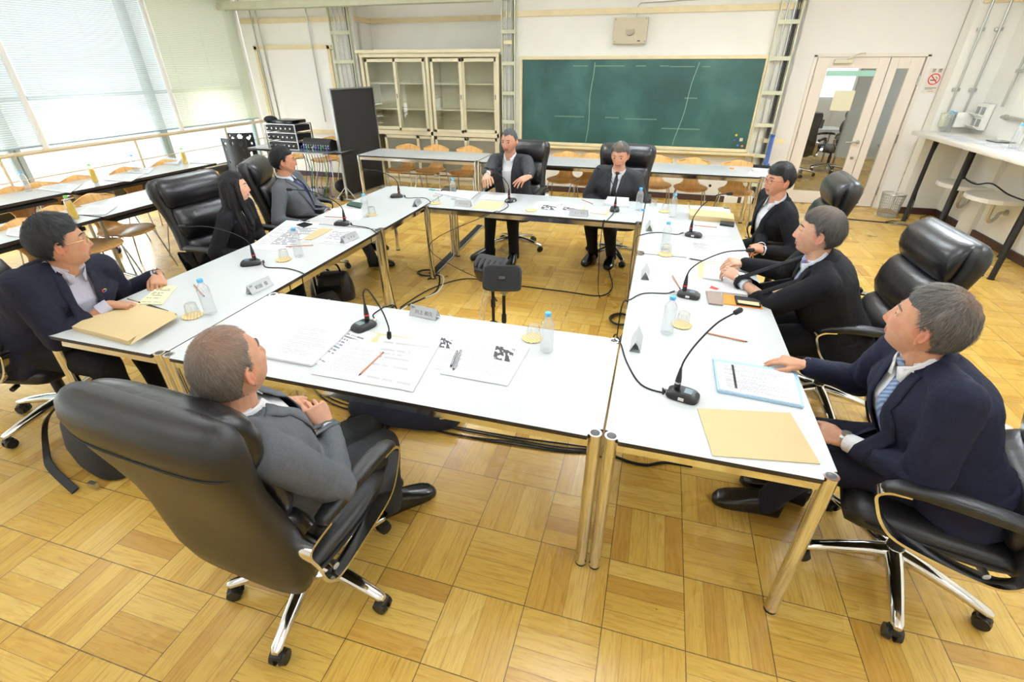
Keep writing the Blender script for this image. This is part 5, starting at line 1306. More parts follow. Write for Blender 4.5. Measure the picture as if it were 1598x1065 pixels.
# --- in front of the man seen from behind
sheet('paper_stack', [(417, 560), (487, 573), (552, 512), (476, 500)], M_text, 'thick stack of printed sheets left of the front microphone', th=.010, curl=.002)
sheet('newspaper_sheet', [(486, 563), (520, 583), (590, 522), (541, 508)], M_text3, 'printed sheet with bold marks, partly under the near papers', z=ZT+.0003)
sheet('cream_paper', [(560, 533), (655, 548), (672, 533), (583, 519)], M_env2, 'cream paper corner sticking out beneath the sheets behind the front microphone', z=ZT)
sheet('paper_sheet', [(487, 584), (617, 607), (668, 548), (546, 529)], M_text, 'printed sheet under the wooden pencil on the near table', z=ZT+.0018)
sheet('paper_sheet', [(560, 594), (644, 612), (688, 534), (594, 524)], M_hand, 'sheet with handwriting right of the pencil on the near table', z=ZT+.0027)
sheet('paper_sheet', [(676, 575), (745, 586), (775, 536), (698, 517)], M_text, 'printed sheet with small dark picture, left one of the near pair', z=ZT)
sheet('paper_sheet', [(687, 584), (792, 603), (826, 545), (723, 529)], M_text, 'printed sheet with grey picture and two black pens on it', th=.003, z=ZT+.0008)
sheet('printed_picture', [(683, 541), (703, 545), (706, 531), (689, 527)], M_pic, 'small dark picture printed on the left sheet of the near pair', 'picture', z=ZT+.0011, th=.0003)
sheet('printed_picture', [(769, 560), (797, 566), (804, 545), (774, 540)], M_pic, 'grey picture printed on the right sheet of the near pair', 'picture', z=ZT+.0042, th=.0003)
stick((562, 584), (597, 551), .0036, M_pencil, 'pencil', 'wooden pencil lying on the sheets of the near table', 'pencil', z=ZT+.0036)
stick((704, 571), (713, 549), .0045, M_blacks, 'pen', 'left black pen of the two on the near printed sheet', 'pen', z=ZT+.0045); stick((708, 576), (719, 548), .0045, M_blacks, 'pen', 'right black pen of the two on the near printed sheet', 'pen', z=ZT+.0045)
# --- left tables
o = sheet('envelope', [(115, 516), (203, 539), (277, 495), (191, 474)], M_env, 'thick manila envelope at the near end of the left table', 'envelope', th=.028, curl=-.006)
sheet('flap', [(203, 539), (277, 495), (270, 487), (225, 508)], M_env, None, parent=o, z=ZT+.0285)
sheet('notepad', [(214, 475), (253, 476), (277, 448), (250, 446)], M_yell, 'pale yellow notepad under the hand of the man in glasses', 'notepad', th=.004)
stick((200, 467), (217, 472), .004, M_gold, 'pen', 'gold pen held by the man in glasses', 'pen', z=ZT+.06)
sheet('leather_case', [(215, 485), (255, 497), (264, 488), (235, 478)], M_black, 'dark pen case beside the thick manila envelope', 'case', th=.012)
stick((303, 445), (318, 462), .004, M_pencil, 'pen', 'dark-tipped pencil behind the clear bottle of the man in glasses', 'pencil')
sheet('paper_sheet', [(385, 388), (446, 392), (500, 348), (447, 344)], M_text, 'printed sheets in front of the long-haired woman')
sheet('paper_sheet', [(417, 383), (462, 385), (500, 356), (455, 354)], M_grid, 'grey shaded printout in front of the long-haired woman', z=ZT+.001)
sheet('folder', [(471, 374), (486, 375), (521, 358), (499, 357)], M_env, 'tan folder with black clip between the two left microphones', 'folder', th=.003)
sheet('paper_sheet', [(498, 379), (545, 383), (562, 359), (518, 357)], M_text3, 'sheet with dark notes beside the tan folder')
sheet('smartphone', [(463, 352), (474, 356), (488, 351), (475, 348)], M_blacks, 'black smartphone by the arm of the grey-suited man in profile', 'phone', th=.008)
stick((448, 385), (487, 383), .0036, M_pencil, 'pencil', 'reddish pencil behind the bottle in front of the woman', 'pencil', z=ZT+.002)
sheet('paper_sheet', [(500, 340), (560, 345), (577, 328), (520, 325)], M_text, 'sheet under the reddish pencil at the far left table'); stick((508, 338), (540, 340), .0036, M_pencil, 'pencil', 'reddish pencil on the sheet at the far left table', 'pencil', z=ZT+.001)
sheet('notebook', [(541, 321), (563, 326), (566, 319), (547, 316)], M_green, 'small dark green notebook on the far left table', 'notebook', th=.012)
# --- far table
sheet('paper_stack', [(678, 302), (734, 313), (748, 301), (704, 297)], M_text, 'stack of papers left in front of the gesturing man', th=.010)
sheet('paper_sheet', [(747, 310), (786, 313), (793, 305), (756, 303)], M_text, 'small sheet with black marks under the hands of the gesturing man')
sheet('cream_paper', [(736, 325), (777, 328), (788, 316), (751, 313)], M_env2, 'cream paper left of the far table microphone')
sheet('paper_sheet', [(830, 325), (868, 328), (880, 317), (843, 314)], M_text, 'sheet with dark picture right of the middle far microphone'); sheet('printed_picture', [(843, 326), (866, 328), (870, 321), (848, 320)], M_pic, 'dark picture printed on the sheet right of the middle far microphone', 'picture', z=ZT+.0009, th=.0003)
sheet('paper_sheet', [(870, 329), (904, 332), (908, 320), (876, 318)], M_text, 'sheet with dark strip left of the microphone of the man in tie'); sheet('printed_picture', [(877, 328), (901, 330), (903, 325), (880, 323)], M_pic, 'dark strip printed on the sheet beside the microphone of the man in tie', 'picture', z=ZT+.0009, th=.0003)
sheet('cream_paper', [(907, 331), (949, 336), (951, 327), (913, 321)], M_env2, 'cream folder behind the microphone of the man in tie', z=ZT+.0009); sheet('paper_sheet', [(913, 331), (945, 334), (949, 326), (914, 322)], M_paper, 'white paper on the cream folder of the man in tie', z=ZT+.0018)
sheet('paper_stack', [(943, 320), (981, 325), (981, 312), (948, 310)], M_text, 'tall stack of papers with a green tab before the man in tie', th=.022)
stick((909, 312), (924, 318), .0034, M_pencil, 'pencil', 'thin reddish pencil on the far table left of the man in tie', 'pencil')
sheet('wallet', [(688, 299), (712, 301), (714, 295), (695, 293)], M_black, 'black wallet beside the scissors on the far table', 'wallet', th=.014)
m = MB(); a = gp(672, 296, ZT+.004)
for q in (0, .035): m.tube([a+V((q+.018*math.cos(t*PI/6), .018*math.sin(t*PI/6)*1.4-q*.3, 0)) for t in range(13)], .003, 6)
m.tube([a+V((.04, -.01, 0)), a+V((.12, -.03, 0))], .003, 6); tag(m.build('scissors', mat('teal_plastic', (60, 150, 160), .4)), 'teal scissors at the corner of the far table', 'scissors')
# --- right tables
w0 = [(2.41, 3.03), (2.765, 3.00), (2.775, 3.20), (2.42, 3.26)]
o = sheet('envelope', w0, M_env, 'thick open manila envelope on the far right table', 'envelope', th=.045, world=True, curl=-.01)
f = MB(); f.add([(2.41, 3.03, ZT+.045), (2.42, 3.26, ZT+.045), (2.39, 3.24, ZT+.11), (2.385, 3.08, ZT+.11)], [(0, 1, 2, 3)]); fo = f.build('flap', M_env, o, smooth=False); fo.modifiers.new('s', 'SOLIDIFY').thickness = .0015
sheet('smartphone_case', [(1123, 352), (1145, 355), (1146, 349), (1124, 347)], M_black, 'black phone case at the table edge beside the man with brown glasses', 'case', th=.014)
sheet('paper_sheet', [(1074, 364), (1137, 370), (1133, 357), (1080, 352)], M_text, 'sheet behind the far right microphone'); stick((1085, 352), (1117, 355), .0036, M_pencil, 'pencil', 'reddish pencil on the sheet behind the far right microphone', 'pencil', z=ZT+.001)
sheet('paper_sheet', [(1072, 404), (1172, 414), (1141, 381), (1064, 377)], M_paper, 'sheet with grey printed table before the far right microphone'); sheet('printed_picture', [(1083, 388), (1112, 391), (1107, 381), (1079, 378)], M_grid, 'grey printed table on the sheet at the far right table', 'picture', z=ZT+.0009, th=.0003)
stick((1078, 404), (1095, 407), .004, M_blacks, 'pen', 'black and pink pen at the joint of the right tables', 'pen')
sheet('cream_paper', [(1090, 433), (1120, 437), (1128, 412), (1089, 409)], M_env2, 'tan folder under the pad of the man with the lavender tie'); sheet('paper_pad', [(1097, 435), (1128, 439), (1140, 416), (1098, 414)], M_text, 'white writing pad under the hands of the man with the lavender tie', th=.009, z=ZT+.0009)
sheet('spiral_notebook', [(1108, 455), (1165, 462), (1168, 448), (1106, 441)], M_text, 'spiral notebook with red writing beside the hands with the steel watch', 'notebook', th=.007)
m = MB(); a, b_ = gp(1108, 455, ZT+.006), gp(1165, 462, ZT+.006)
for i in range(22): 
    c = a+(b_-a)*(i+.5)/22; m.tube([c+V((0, .006*math.cos(t*PI/4), .005*math.sin(t*PI/4))) for t in range(9)], .0009, 5)
o = bpy.data.objects['spiral_notebook']; x = m.build('wire_binding', M_chrome2, o)
sheet('red_mark', [(1107, 450), (1118, 453), (1123, 451), (1110, 446)], M_red, None, parent=o, z=ZT+.0075, th=.0003)
sheet('smartphone', [(1106, 475), (1128, 478), (1124, 458), (1101, 456)], mat('taupe_phone', (150, 134, 124), .3), 'taupe smartphone left of the orange leather case', 'phone', th=.008)
o = sheet('leather_case', [(1129, 475), (1190, 483), (1187, 469), (1128, 459)], M_orange, 'open orange leather case on the right table', 'case', th=.004)
sheet('wallet_insert', [(1149, 476), (1187, 481), (1185, 470), (1146, 464)], M_blackm, None, parent=o, z=ZT+.004, th=.012); sheet('pages', [(1152, 473), (1185, 478), (1184, 473), (1151, 469)], M_env2, None, parent=o, z=ZT+.0163, th=.003)
stick((1050, 431), (1061, 450), .004, M_pencil, 'pen', 'tan pen standing out beside the middle right microphone', 'pen'); stick((1163, 533), (1103, 520), .004, M_pencil, 'pencil', 'brown pencil with dark clip near the navy-suited man', 'pencil')
sheet('paper_sheet', [(1113, 565), (1226, 579), (1196, 540), (1106, 531)], M_text, 'plan drawing sheet beneath the right hand of the navy-suited man')
sheet('blue_folder', [(1119, 612), (1254, 638), (1243, 583), (1112, 562)], mat('pale_blue_folder', (170, 205, 232), .5), 'pale blue folder under printed documents at the near right', 'folder', th=.010, z=ZT+.0006)
sheet('document', [(1123, 608), (1250, 633), (1238, 583), (1115, 565)], M_text2, 'printed document with black bar on the pale blue folder', 'document', th=.003, z=ZT+.0108)
sheet('black_bar', [(1147, 606), (1151, 607), (1145, 570), (1141, 569)], M_blackm, None, parent=bpy.data.objects['document'], z=ZT+.0139, th=.0003)
sheet('envelope', [(1112, 712), (1280, 725), (1233, 645), (1088, 638)], M_env, 'flat manila envelope at the near end of the right table', 'envelope', th=.0025)

# --- microphones
def mic(bpx, hpx, label, yaw, ring=M_red, hz=None, loop=False):
    b = gp(bpx[0], bpx[1], H); o = empty('gooseneck_microphone', (b.x, b.y, H+.0005), R_(yaw), label, 'microphone', 'gooseneck microphones')
    # base: wedge, long axis local x
    s = MB(); s.loft([(V((0, 0, z)), X_, Y_, w_, d_) for z, w_, d_ in ((0, .060, .040), (.006, .064, .043), (.018, .062, .041), (.028, .050, .036), (.033, .040, .030))], 28, 4.0)
    s.build('base', M_black, o, auto=35)
    MB().box((.018, 0, .0335), (.030, .036, .003)).build('display', mat('mic_display', (120, 138, 150), .2), o, smooth=False); MB().box((0, -.0415, .014), (.022, .004, .012)).build('badge', M_whiteplastic, o, smooth=False)
    nk = V((-.028, 0, .03)); MB().cyl(nk, nk+V((0, 0, .030)), .0125, n=14).build('socket', M_black, o); MB().cyl(nk+V((0, 0, .030)), nk+V((0, 0, .037)), .0135, n=16).build('ring', ring, o)
    # head position
    Mw = Matrix.Translation(o.location) @ Matrix.Rotation(R_(yaw), 4, 'Z'); top = Mw @ (nk+V((0, 0, .05)))
    if hz is None:
        best = None
        for i in range(60):
            z = .84+i*.006; h = gp(hpx[0], hpx[1], z); e = abs((h-top).length-.34)
            if best is None or e < best[0]: best = (e, h)
        h = best[1]
    else: h = gp(hpx[0], hpx[1], hz)
    inv = Mw.inverted(); hl = inv @ h; tl = nk+V((0, 0, .036))
    cone = MB().tube([tl, tl+V((0, 0, .02)), tl+V((0, 0, .065))], [.0125, .011, .0045], 12).build('stem_sleeve', M_black, o)
    if loop: pts = smooth_path([tl+V((0, 0, .06)), tl+V((0, 0, .12))+(hl-tl)*.03, tl+V((0, 0, .155))+V(((hl-tl).x, (hl-tl).y, 0))*.30, V((tl.x+(hl-tl).x*.8, tl.y+(hl-tl).y*.8, hl.z+.10)), hl+V((0, 0, .035)), hl], 6)
    else:
        flat_ = V((hl.x-tl.x, hl.y-tl.y, 0)); pts = smooth_path([tl+V((0, 0, .06)), tl+V((0, 0, .10))+flat_*.05, tl+flat_*.25+V((0, 0, .10+(hl.z-tl.z-.10)*.42)), tl+flat_*.62+V((0, 0, .10+(hl.z-tl.z-.10)*.86)), hl], 6)
    MB().tube(pts, .0036, 8).build('gooseneck', M_blackm, o); d = (pts[-1]-pts[-3]).normalized()
    MB().tube([hl, hl+d*.005, hl+d*.035, hl+d*.042], [.006, .0105, .0115, .008], 14).build('capsule', M_blackm, o)
    pj_ = V((-.060, 0, .016)); MB().cyl(pj_, pj_-V((.018, 0, 0)), .008, n=10).build('connector', M_chrome2, o)
    return o, Mw @ (pj_-V((.018, 0, 0)))
def cable(pts, label, r=.0035, m=None, cat='cable', group='microphone cables', name='microphone_cable'):
    return tag(MB().tube(smooth_path(pts, 6), r, 8).build(name, m or M_blackm), label, cat, group)
def G(px, py, z=None): return gp(px, py, H+.004 if z is None else z)
mics = [((392, 413), (290, 354), 'gooseneck microphone in front of the man in glasses', 215, M_red, [(415, 417), (448, 419), (475, 428)], 'microphone cable of the man in glasses, dropping over the left table edge', (0.03, .98)),
        ((534, 351), (456, 296), 'gooseneck microphone in front of the woman, between the left papers', 190, M_red, [(550, 352), (575, 356), (588, 364)], 'microphone cable before the woman, dropping at the joint of the left tables', (.03, 1.97)),
        ((619, 308), (572, 265), 'gooseneck microphone on the far left table corner', 205, M_red, [(635, 309), (662, 309), (672, 317)], 'microphone cable at the far left corner', (.03, 2.77)),
        ((797, 315), (762, 263), 'gooseneck microphone in front of the gesturing man', 70, M_red, [(793, 322), (780, 330)], 'microphone cable below the gesturing man', (.66, 2.765)),
        ((959, 329), (936, 264), 'gooseneck microphone in front of the man in tie and lanyard', 95, M_red, [(955, 336), (946, 345)], 'microphone cable below the man in tie', (1.70, 2.765)),
        ((1082, 369), (1134, 303), 'gooseneck microphone on the far right table', -15, M_red, [(1055, 366), (1030, 363), (1004, 366)], 'microphone cable running off the far right table', (1.995, 2.33)),
        ((1074, 463), (1164, 391), 'gooseneck microphone in front of the man with the lavender tie', -12, M_red, [(1040, 458), (1005, 458), (985, 467)], 'microphone cable beside the middle right microphone', (1.995, 1.15)),
        ((1065, 620), (1146, 489), 'gooseneck microphone with silver collar at the near right', -14, M_chrome2, [(1035, 613), (1000, 600), (978, 565), (968, 535)], 'microphone cable curving from the near right microphone to the table joint', (1.985, .78))]
for b_, h_, lb, yw, rg, cp, cl, drop in mics:
    o, cn = mic(b_, h_, lb, yw, rg)
    pts = [cn]+[G(*p) for p in cp]+[V((drop[0], drop[1], H-.02)), V((drop[0], drop[1], .35)), V((drop[0]+.03, drop[1]+.05, .012)), V((drop[0]+.12, drop[1]+.15, .008))]
    if drop[0] < 1: pts[-4].x = max(pts[-4].x, .025); pts[-3].x = .04
    cable(pts, cl)
    MB().cyl(pts[0], pts[0]+(pts[1]-pts[0]).normalized()*.03, .0065, .004, 10).build('plug', M_black, bpy.data.objects['microphone_cable' if b_ == (392, 413) else bpy.data.objects[-1].name] if False else o).matrix_parent_inverse = o.matrix_world.inverted() if False else (Matrix.Translation(o.location) @ Matrix.Rotation(o.rotation_euler.z, 4, 'Z')).inverted()
o, cn = mic((568, 512), (607, 518), 'gooseneck microphone bent down towards the man seen from behind', 250, M_red, hz=.80, loop=True)
cable([cn, G(582, 492), G(592, 484), G(603, 479), V((.80, .775, H-.03)), V((.80, .79, .3)), V((.85, .85, .01))], 'microphone cable crossing the near table edge behind the front microphone')

# --- bottles, tumblers, coasters, name plates
def bottle_proto(name, cap_m, liquid=None, h=.20, r=.0305):
    o = empty(name, (0, 0, 0), 0, 'clear plastic water bottle with light blue cap', 'bottle')
    k = h/.20; pr = [(.001, .002), (r*.8, .0), (r, .006)]
    for i in range(9): z = .012+i*.0125; pr += [(r, z), (r*.965, z+.006)]
    pr += [(r, .128), (r, .138), (r*.86, .155), (r*.5, .172), (.0125, .180), (.0125, .186)]
    MB().lathe([(a, z*k) for a, z in pr], n=24).build('bottle_body', M_pet, o)
    MB().lathe([(.0001, .184*k), (.0148, .184*k), (.0148, .198*k), (.0135, .200*k), (.0001, .200*k)], n=20).build('cap', cap_m, o)
    if liquid: MB().lathe([(.0001, .004), (r*.93, .004), (r*.93, .125*k), (r*.75, .15*k), (.0001, .151*k)], n=20).build('tea', liquid, o)
    return o
bp_ = bottle_proto('water_bottle', M_bluecap); GB_ = 'water bottles with light blue caps'
M_water = glass_mat('water', (.93, .95, .96), .06, .02)
for x, y, l in ((330, 490, 'water bottle beside the tumbler of the man in glasses'), (467, 400, 'water bottle in front of the long-haired woman'), (572, 339, 'water bottle beside the green notebook'), (708, 311, 'water bottle at the papers of the gesturing man'), (996, 328, 'water bottle at the right end of the far table'), (1048, 339, 'water bottle left of the thick open envelope'), (1037, 389, 'water bottle at the joint of the right tables'), (1040, 520, 'water bottle beside the coaster at the near right'), (853, 548, 'water bottle on the near table')):
    q = gp(x, y, H); o = dup(bp_, (q.x, q.y, H+.001), random.random()*6, l); o['group'] = GB_
tp = empty('tumbler', (0, 0, 0), 0, 'glass tumbler', 'glass')
MB().lathe([(.036, .0), (.028, .062), (.026, .066), (.0005, .067)], n=26).build('bowl', M_tumbler, tp)
cp_ = empty('coaster', (0, 0, 0), 0, 'woven straw coaster', 'coaster'); MB().lathe([(.0005, 0), (.046, 0), (.050, .002), (.050, .005), (.044, .006), (.0005, .004)], n=32).build('weave', M_straw, cp_)
cs = MB()
for i in range(28): a = 2*PI*i/28; cs.ball((.0475*math.cos(a), .0475*math.sin(a), .0045), (.0052, .0052, .003), 8)
cs.build('braided_rim', M_straw, cp_)
for x, y, l in ((301, 494, 'at the thick manila envelope'), (443, 406, 'before the woman'), (580, 336, 'behind the far left bottle'), (680, 318, 'at the corner of the far table'), (829, 329, 'between the two far microphones'), (1037, 331, 'left of the thick open envelope'), (1038, 398, 'at the joint of the right tables'), (1063, 508, 'at the near right'), (831, 529, 'on the near table')):
    q = gp(x, y, H); o = dup(cp_, (q.x, q.y, H+.001), 0, 'round woven coaster '+l); o['group'] = 'woven straw coasters'
    if x != 829: o = dup(tp, (q.x+.004, q.y+.004, H+.0075), 0, 'upturned glass tumbler on the coaster '+l); o['group'] = 'upturned glass tumblers'
q = gp(1019, 322, H); dup(tp, (q.x, q.y, H+.0015), 0, 'glass tumbler standing at the far right table corner')['group'] = 'upturned glass tumblers'
q = gp(1003.5, 329, H); tag(MB().cyl((q.x, q.y, H+.001), (q.x, q.y, H+.014), .0145, n=18).build('bottle_cap', M_bluecap), 'loose light blue bottle cap at the right end of the far table', 'cap')
M_ink = mat('ink_black', (40, 40, 44), .6)
def nameplate(px, py, rz, txt, small, label):
    q = gp(px, py, H); o = empty('name_plate', (q.x, q.y, H+.001), R_(rz), label, 'name plate', 'folded name plates on the meeting tables')
    w_, h_, d_ = .165, .058, .026; m = MB(); m.add([(-w_/2, -d_, 0), (w_/2, -d_, 0), (w_/2, 0, h_), (-w_/2, 0, h_), (-w_/2, d_, 0), (w_/2, d_, 0)], [(0, 1, 2, 3), (3, 2, 5, 4), (0, 4, 5, 1)]); t = m.build('holder', M_acryl, o, smooth=False); md = t.modifiers.new('s', 'SOLIDIFY'); md.thickness = .0012
    p = MB(); e = .0022; p.add([(-w_/2+.004, -d_+e, .004), (w_/2-.004, -d_+e, .004), (w_/2-.004, -.001, h_-.004), (-w_/2+.004, -.001, h_-.004), (-w_/2+.004, d_-e, .004), (w_/2-.004, d_-e, .004)], [(0, 1, 2, 3), (3, 2, 5, 4)]); p.build('card', M_paper, o, smooth=False)
    for s_ in ((0, 180) if False else (0,)):
        Mx = Matrix.Rotation(R_(s_), 4, 'Z') @ Matrix.Translation((.006, -d_/2-.0022, h_/2-.004)) @ Matrix.Rotation(math.atan2(h_, d_), 4, 'X')
        if isinstance(txt, int):                      # characters too small to read: stroke marks only
            mk = MB(); rn = random.Random(txt)
            for gx_ in ((-.034, -.014, .020, .040) if txt != 3 else (-.03, .0, .03)):
                for _ in range(4):
                    w1 = rn.uniform(.006, .013); hz_ = rn.random() < .55; mk.box((gx_+rn.uniform(-.004, .004), rn.uniform(-.008, .008), 0), (w1, .0022, .0006) if hz_ else (.0022, w1, .0006))
            lo_ = mk.build('lettering', M_ink, o, smooth=False); lo_.matrix_local = Mx
        elif txt: text(txt, 'lettering', .026, Mx, M_ink, o)
        if small: text(small, 'caption', .010, Matrix.Translation((-.062, -d_*.22-.0022, h_*.78)) @ Matrix.Rotation(math.atan2(h_, d_), 4, 'X'), M_ink, o)
nameplate(663, 494, -8, '川上 和久', '委員', 'name plate standing near the far edge of the near table')
nameplate(406, 452, 85, '町田  俊', '委員', 'name plate at the inner edge of the left table near the first microphone')
nameplate(546, 376, 82, 3, '委員', 'name plate at the inner edge of the left tables near their joint')
nameplate(651, 320, 100, 4, None, 'name plate at the inner corner of the far left table')
nameplate(723, 322, -2, 5, None, 'name plate in front of the gesturing man')
nameplate(903, 337, -2, 6, None, 'name plate in front of the man in tie')
nameplate(1013, 357, -88, None, None, 'name plate at the inner edge of the far right table')
nameplate(1007, 430, -90, None, None, 'name plate at the inner edge beyond the middle right microphone')
nameplate(993, 537, -92, None, None, 'name plate at the inner edge of the near right table')

# ================================================================ INSIDE THE SQUARE
def monitor(x, y, z, yaw, pitch, label):
    o = empty('monitor_speaker', (x, y, 0), R_(yaw), label, 'speaker', 'small black monitor speakers')
    M4 = Matrix.Translation((0, 0, z)) @ Matrix.Rotation(R_(pitch), 4, 'X')
    s = MB(); s.loft([(M4 @ V((0, yy, 0)), M4.to_3x3() @ X_, M4.to_3x3() @ Z_, w_, h_) for yy, w_, h_ in ((-.075, .125, .082), (-.070, .132, .088), (.02, .130, .086), (.075, .10, .062), (.08, .09, .055))], 32, 7)
    s.build('cabinet', M_black, o, auto=30)
    g = MB(); g.loft([(M4 @ V((0, yy, 0)), M4.to_3x3() @ X_, M4.to_3x3() @ Z_, w_, h_) for yy, w_, h_ in ((-.074, .119, .076), (-.080, .117, .074))], 32, 7); g.build('grille', mat('speaker_grille', (34, 35, 36), .7, bump=.8, bscale=500), o, auto=30)
    gb = M4.to_3x3() @ V((0, 1, 0)); r = MB()
    for i in range(5): c = M4 @ V((-.085+i*.042, .02, .083)); r.box(c, (.014, .09, .012), mat4=Matrix.Rotation(R_(pitch), 4, 'X'))
    r.build('cooling_fin', M_blackm, o, smooth=False); MB().box(M4 @ V((0, -.081, 0)), (.045, .003, .02), mat4=Matrix.Rotation(R_(pitch), 4, 'X')).build('badge', M_blacks, o, smooth=False)
    st = empty('speaker_stand', (x, y+.02, 0), R_(yaw), 'black tripod stand carrying the '+label.split(' ', 1)[1], 'stand', 'speaker stands')
    MB().cyl((0, 0, .12), (0, 0, z-.12), .012).cyl((0, 0, .28), (0, 0, .34), .018).build('pole', M_blackm, st); MB().cyl((0, 0, z-.13), (0, 0, z-.07), .014).cyl((-.02, 0, z-.11), (.025, 0, z-.11), .01).build('swivel', M_chrome2, st)
    for k in range(3):
        a = R_(90+120*k); MB().tube([(0, 0, .16), (.16*math.cos(a), .16*math.sin(a), .05), (.20*math.cos(a), .20*math.sin(a), .012)], .008, 8).build('leg', M_blackm, st)
monitor(1.165, 1.58, .625, 12, -28, 'small black monitor speaker facing the camera')
monitor(1.01, 1.80, .585, 168, -25, 'small black monitor speaker behind the other, facing away')
for i, (dx, m_) in enumerate(((-.03, M_whiteplastic), (.0, M_whiteplastic))):
    tag(MB().tube(smooth_path([(1.03+dx, 1.68, .50), (.99+dx, 1.66, .30), (.97+dx, 1.68, .1), (.93+dx, 1.75, .01), (.5, 2.1, .01)], 6), .004, 6).build('speaker_cable', m_), ['white cable hanging from the speakers, left strand', 'white cable hanging from the speakers, right strand'][i], 'cable')
# floor cables and channel
FC = 'black cables on the parquet'
def fcable(px, label, r=.006, m=None, z=.007, g=FC): 
    o = tag(MB().tube(smooth_path([gp(a, b, z) for a, b in px], 5), r, 8).build('floor_cable', m or M_blackm), label, 'cable', g); return o
fcable([(668, 436), (685, 430), (680, 455), (640, 475), (615, 490), (600, 505)], 'black cable from the floor channel end to the left tables', .008); fcable([(672, 428), (692, 432), (684, 455), (645, 472), (622, 487), (606, 500)], 'white-edged cable beside the black one from the floor channel', .006, M_whiteplastic, .008)
fcable([(625, 480), (670, 452), (720, 436), (755, 440), (775, 470)], 'black cable from the left tables to the speakers'); fcable([(800, 445), (880, 455), (935, 462), (955, 450), (952, 428), (945, 405)], 'black cable curving from the speakers to the man in tie')
m = MB()
for k in range(3): m.tube([gp(668, 426, .008+.004*k)+V(((.12-.012*k)*math.cos(t*PI/12), (.09-.01*k)*math.sin(t*PI/12), 0)) for t in range(25)], .004, 6)
tag(m.build('cable_coil', M_blackm), 'thin coiled cable on the floor around the left table leg', 'cable')
m = MB()
for k in range(5): m.tube([gp(968, 498, .010+.007*k)+V(((.085+.006*(k % 2))*math.cos(t*PI/12+k), (.10+.005*(k % 3))*math.sin(t*PI/12+k), 0)) for t in range(25)], .006, 6)
tag(m.build('cable_coil', M_blackm), 'black cable coil on the floor at the right tables', 'cable')
a, b_ = gp(674, 428, 0), gp(747, 352, 0)
for nm, m_, dx, w_, h_, lb in (('cable_channel', M_blackm, 0, .07, .012, 'black cable channel crossing the parquet behind the far table'), ('cable_channel_rail', M_alu, .05, .02, .010, 'aluminium strip along the black cable channel')):
    A_, B_ = V((a.x+dx, a.y, h_/2)), V((b_.x+dx+.02, b_.y, h_/2)); d = B_-A_; tag(MB().box((A_+B_)/2, (w_, d.length, h_), rot=math.atan2(d.y, d.x)-PI/2, bev=.003).build(nm, m_, None, smooth=False), lb, 'cable channel')
a, b_ = gp(1318, 342, 0), gp(1395, 349, 0); d = b_-a; tag(MB().box((a+b_)/2, (d.length, .06, .012), rot=math.atan2(d.y, d.x), bev=.003).build('cable_channel', M_blackm, None, smooth=False), 'short black cable channel on the floor near the waste basket', 'cable channel')
tag(MB().box(gp(1402, 350, .004), (.22, .10, .004), rot=.1).build('tape_patch', M_alu, None, smooth=False), 'silver tape at the end of the short floor channel', 'tape')
fcable([(1400, 350), (1425, 352), (1440, 346), (1436, 340), (1452, 335)], 'thin cable running from the taped channel to the counter leg', .004)
# tray of cables under the near table
for i in range(4):
    fcable([(480, 590+i*3), (520, 610+i*7), (600, 641+i*4), (700, 664+i*(7, 4, 8, 5)[i]*.8), (800, 682+i*4), (880, 693+i*(3, 6, 5, 4)[i]), (930, 700+i*2)], ['black cable under the near table, highest strand', 'second black cable under the near table', 'third black cable under the near table', 'lowest black cable under the near table'][i], .005, z=.008)
fcable([(958, 712), (985, 722), (1010, 726), (1040, 722), (1080, 728)], 'short black cable loop behind the paired table legs', .008)
m = MB(); c = gp(575, 660, .01)
for k in range(4): m.tube([c+V(((.14-.015*k)*math.cos(t*PI/12), (.16-.02*k)*math.sin(t*PI/12), .004*k)) for t in range(25)], .006, 6)
tag(m.build('cable_coil', M_blackm), 'loops of black cable on the floor beside the knees of the grey-suited man', 'cable')
def bag_mesh(w_, d_, h_, p=3.2): 
    return MB().loft([(V((0, 0, z*h_)), X_, Y_, w_*a, d_*b) for z, a, b in ((0, .90, .85), (.03, 1, 1), (.3, 1.02, 1.05), (.6, .97, .9), (.85, .88, .62), (.97, .80, .35), (1, .7, .2))], 36, p)
q = gp(620, 652, 0.05); o = empty('tote_bag', (q.x, q.y+.12, 0), .1, 'dark navy bag lying flat under the near table', 'bag'); bag_mesh(.36, .16, .16).build('body', mat('navy_cloth', (30, 36, 58), .8, nscale=20, namt=.2), o); MB().tube([(-.2, -.1, .13), (-.1, -.16, .16), (.1, -.16, .16), (.2, -.1, .13)], .008).build('handle', M_blackm, o); MB().box((.30, -.1, .1), (.09, .05, .02), rot=.3).build('buckle', M_chrome2, o)
q = gp(532, 462, 0); o = empty('handbag', (-.66, 2.12, 0), R_(25), 'black leather handbag on the floor under the left table', 'bag'); bag_mesh(.19, .10, .27).build('body', M_leather, o)
MB().tube(smooth_path([(-.10, 0, .25), (-.08, -.02, .34), (0, -.03, .36), (.08, -.02, .34), (.10, 0, .25)], 5), .009).build('handle', M_blacks, o); MB().box((0, -.105, .12), (.2, .006, .10), bev=.002).build('front_pocket', M_leather2, o); MB().box((.12, -.08, .2), (.02, .02, .04)).build('clasp', M_gold, o)
o = empty('briefcase', (-.52, 1.72, 0), R_(70), 'black bag with silver clasp behind the handbag under the left table', 'bag'); bag_mesh(.20, .09, .22).build('body', M_blackm, o); MB().box((0, -.09, .19), (.12, .01, .012)).build('zip', M_chrome2, o)
M_nyl = mat('black_nylon', (26, 30, 36), .7, nscale=12, namt=.2, bump=.2, bscale=60)
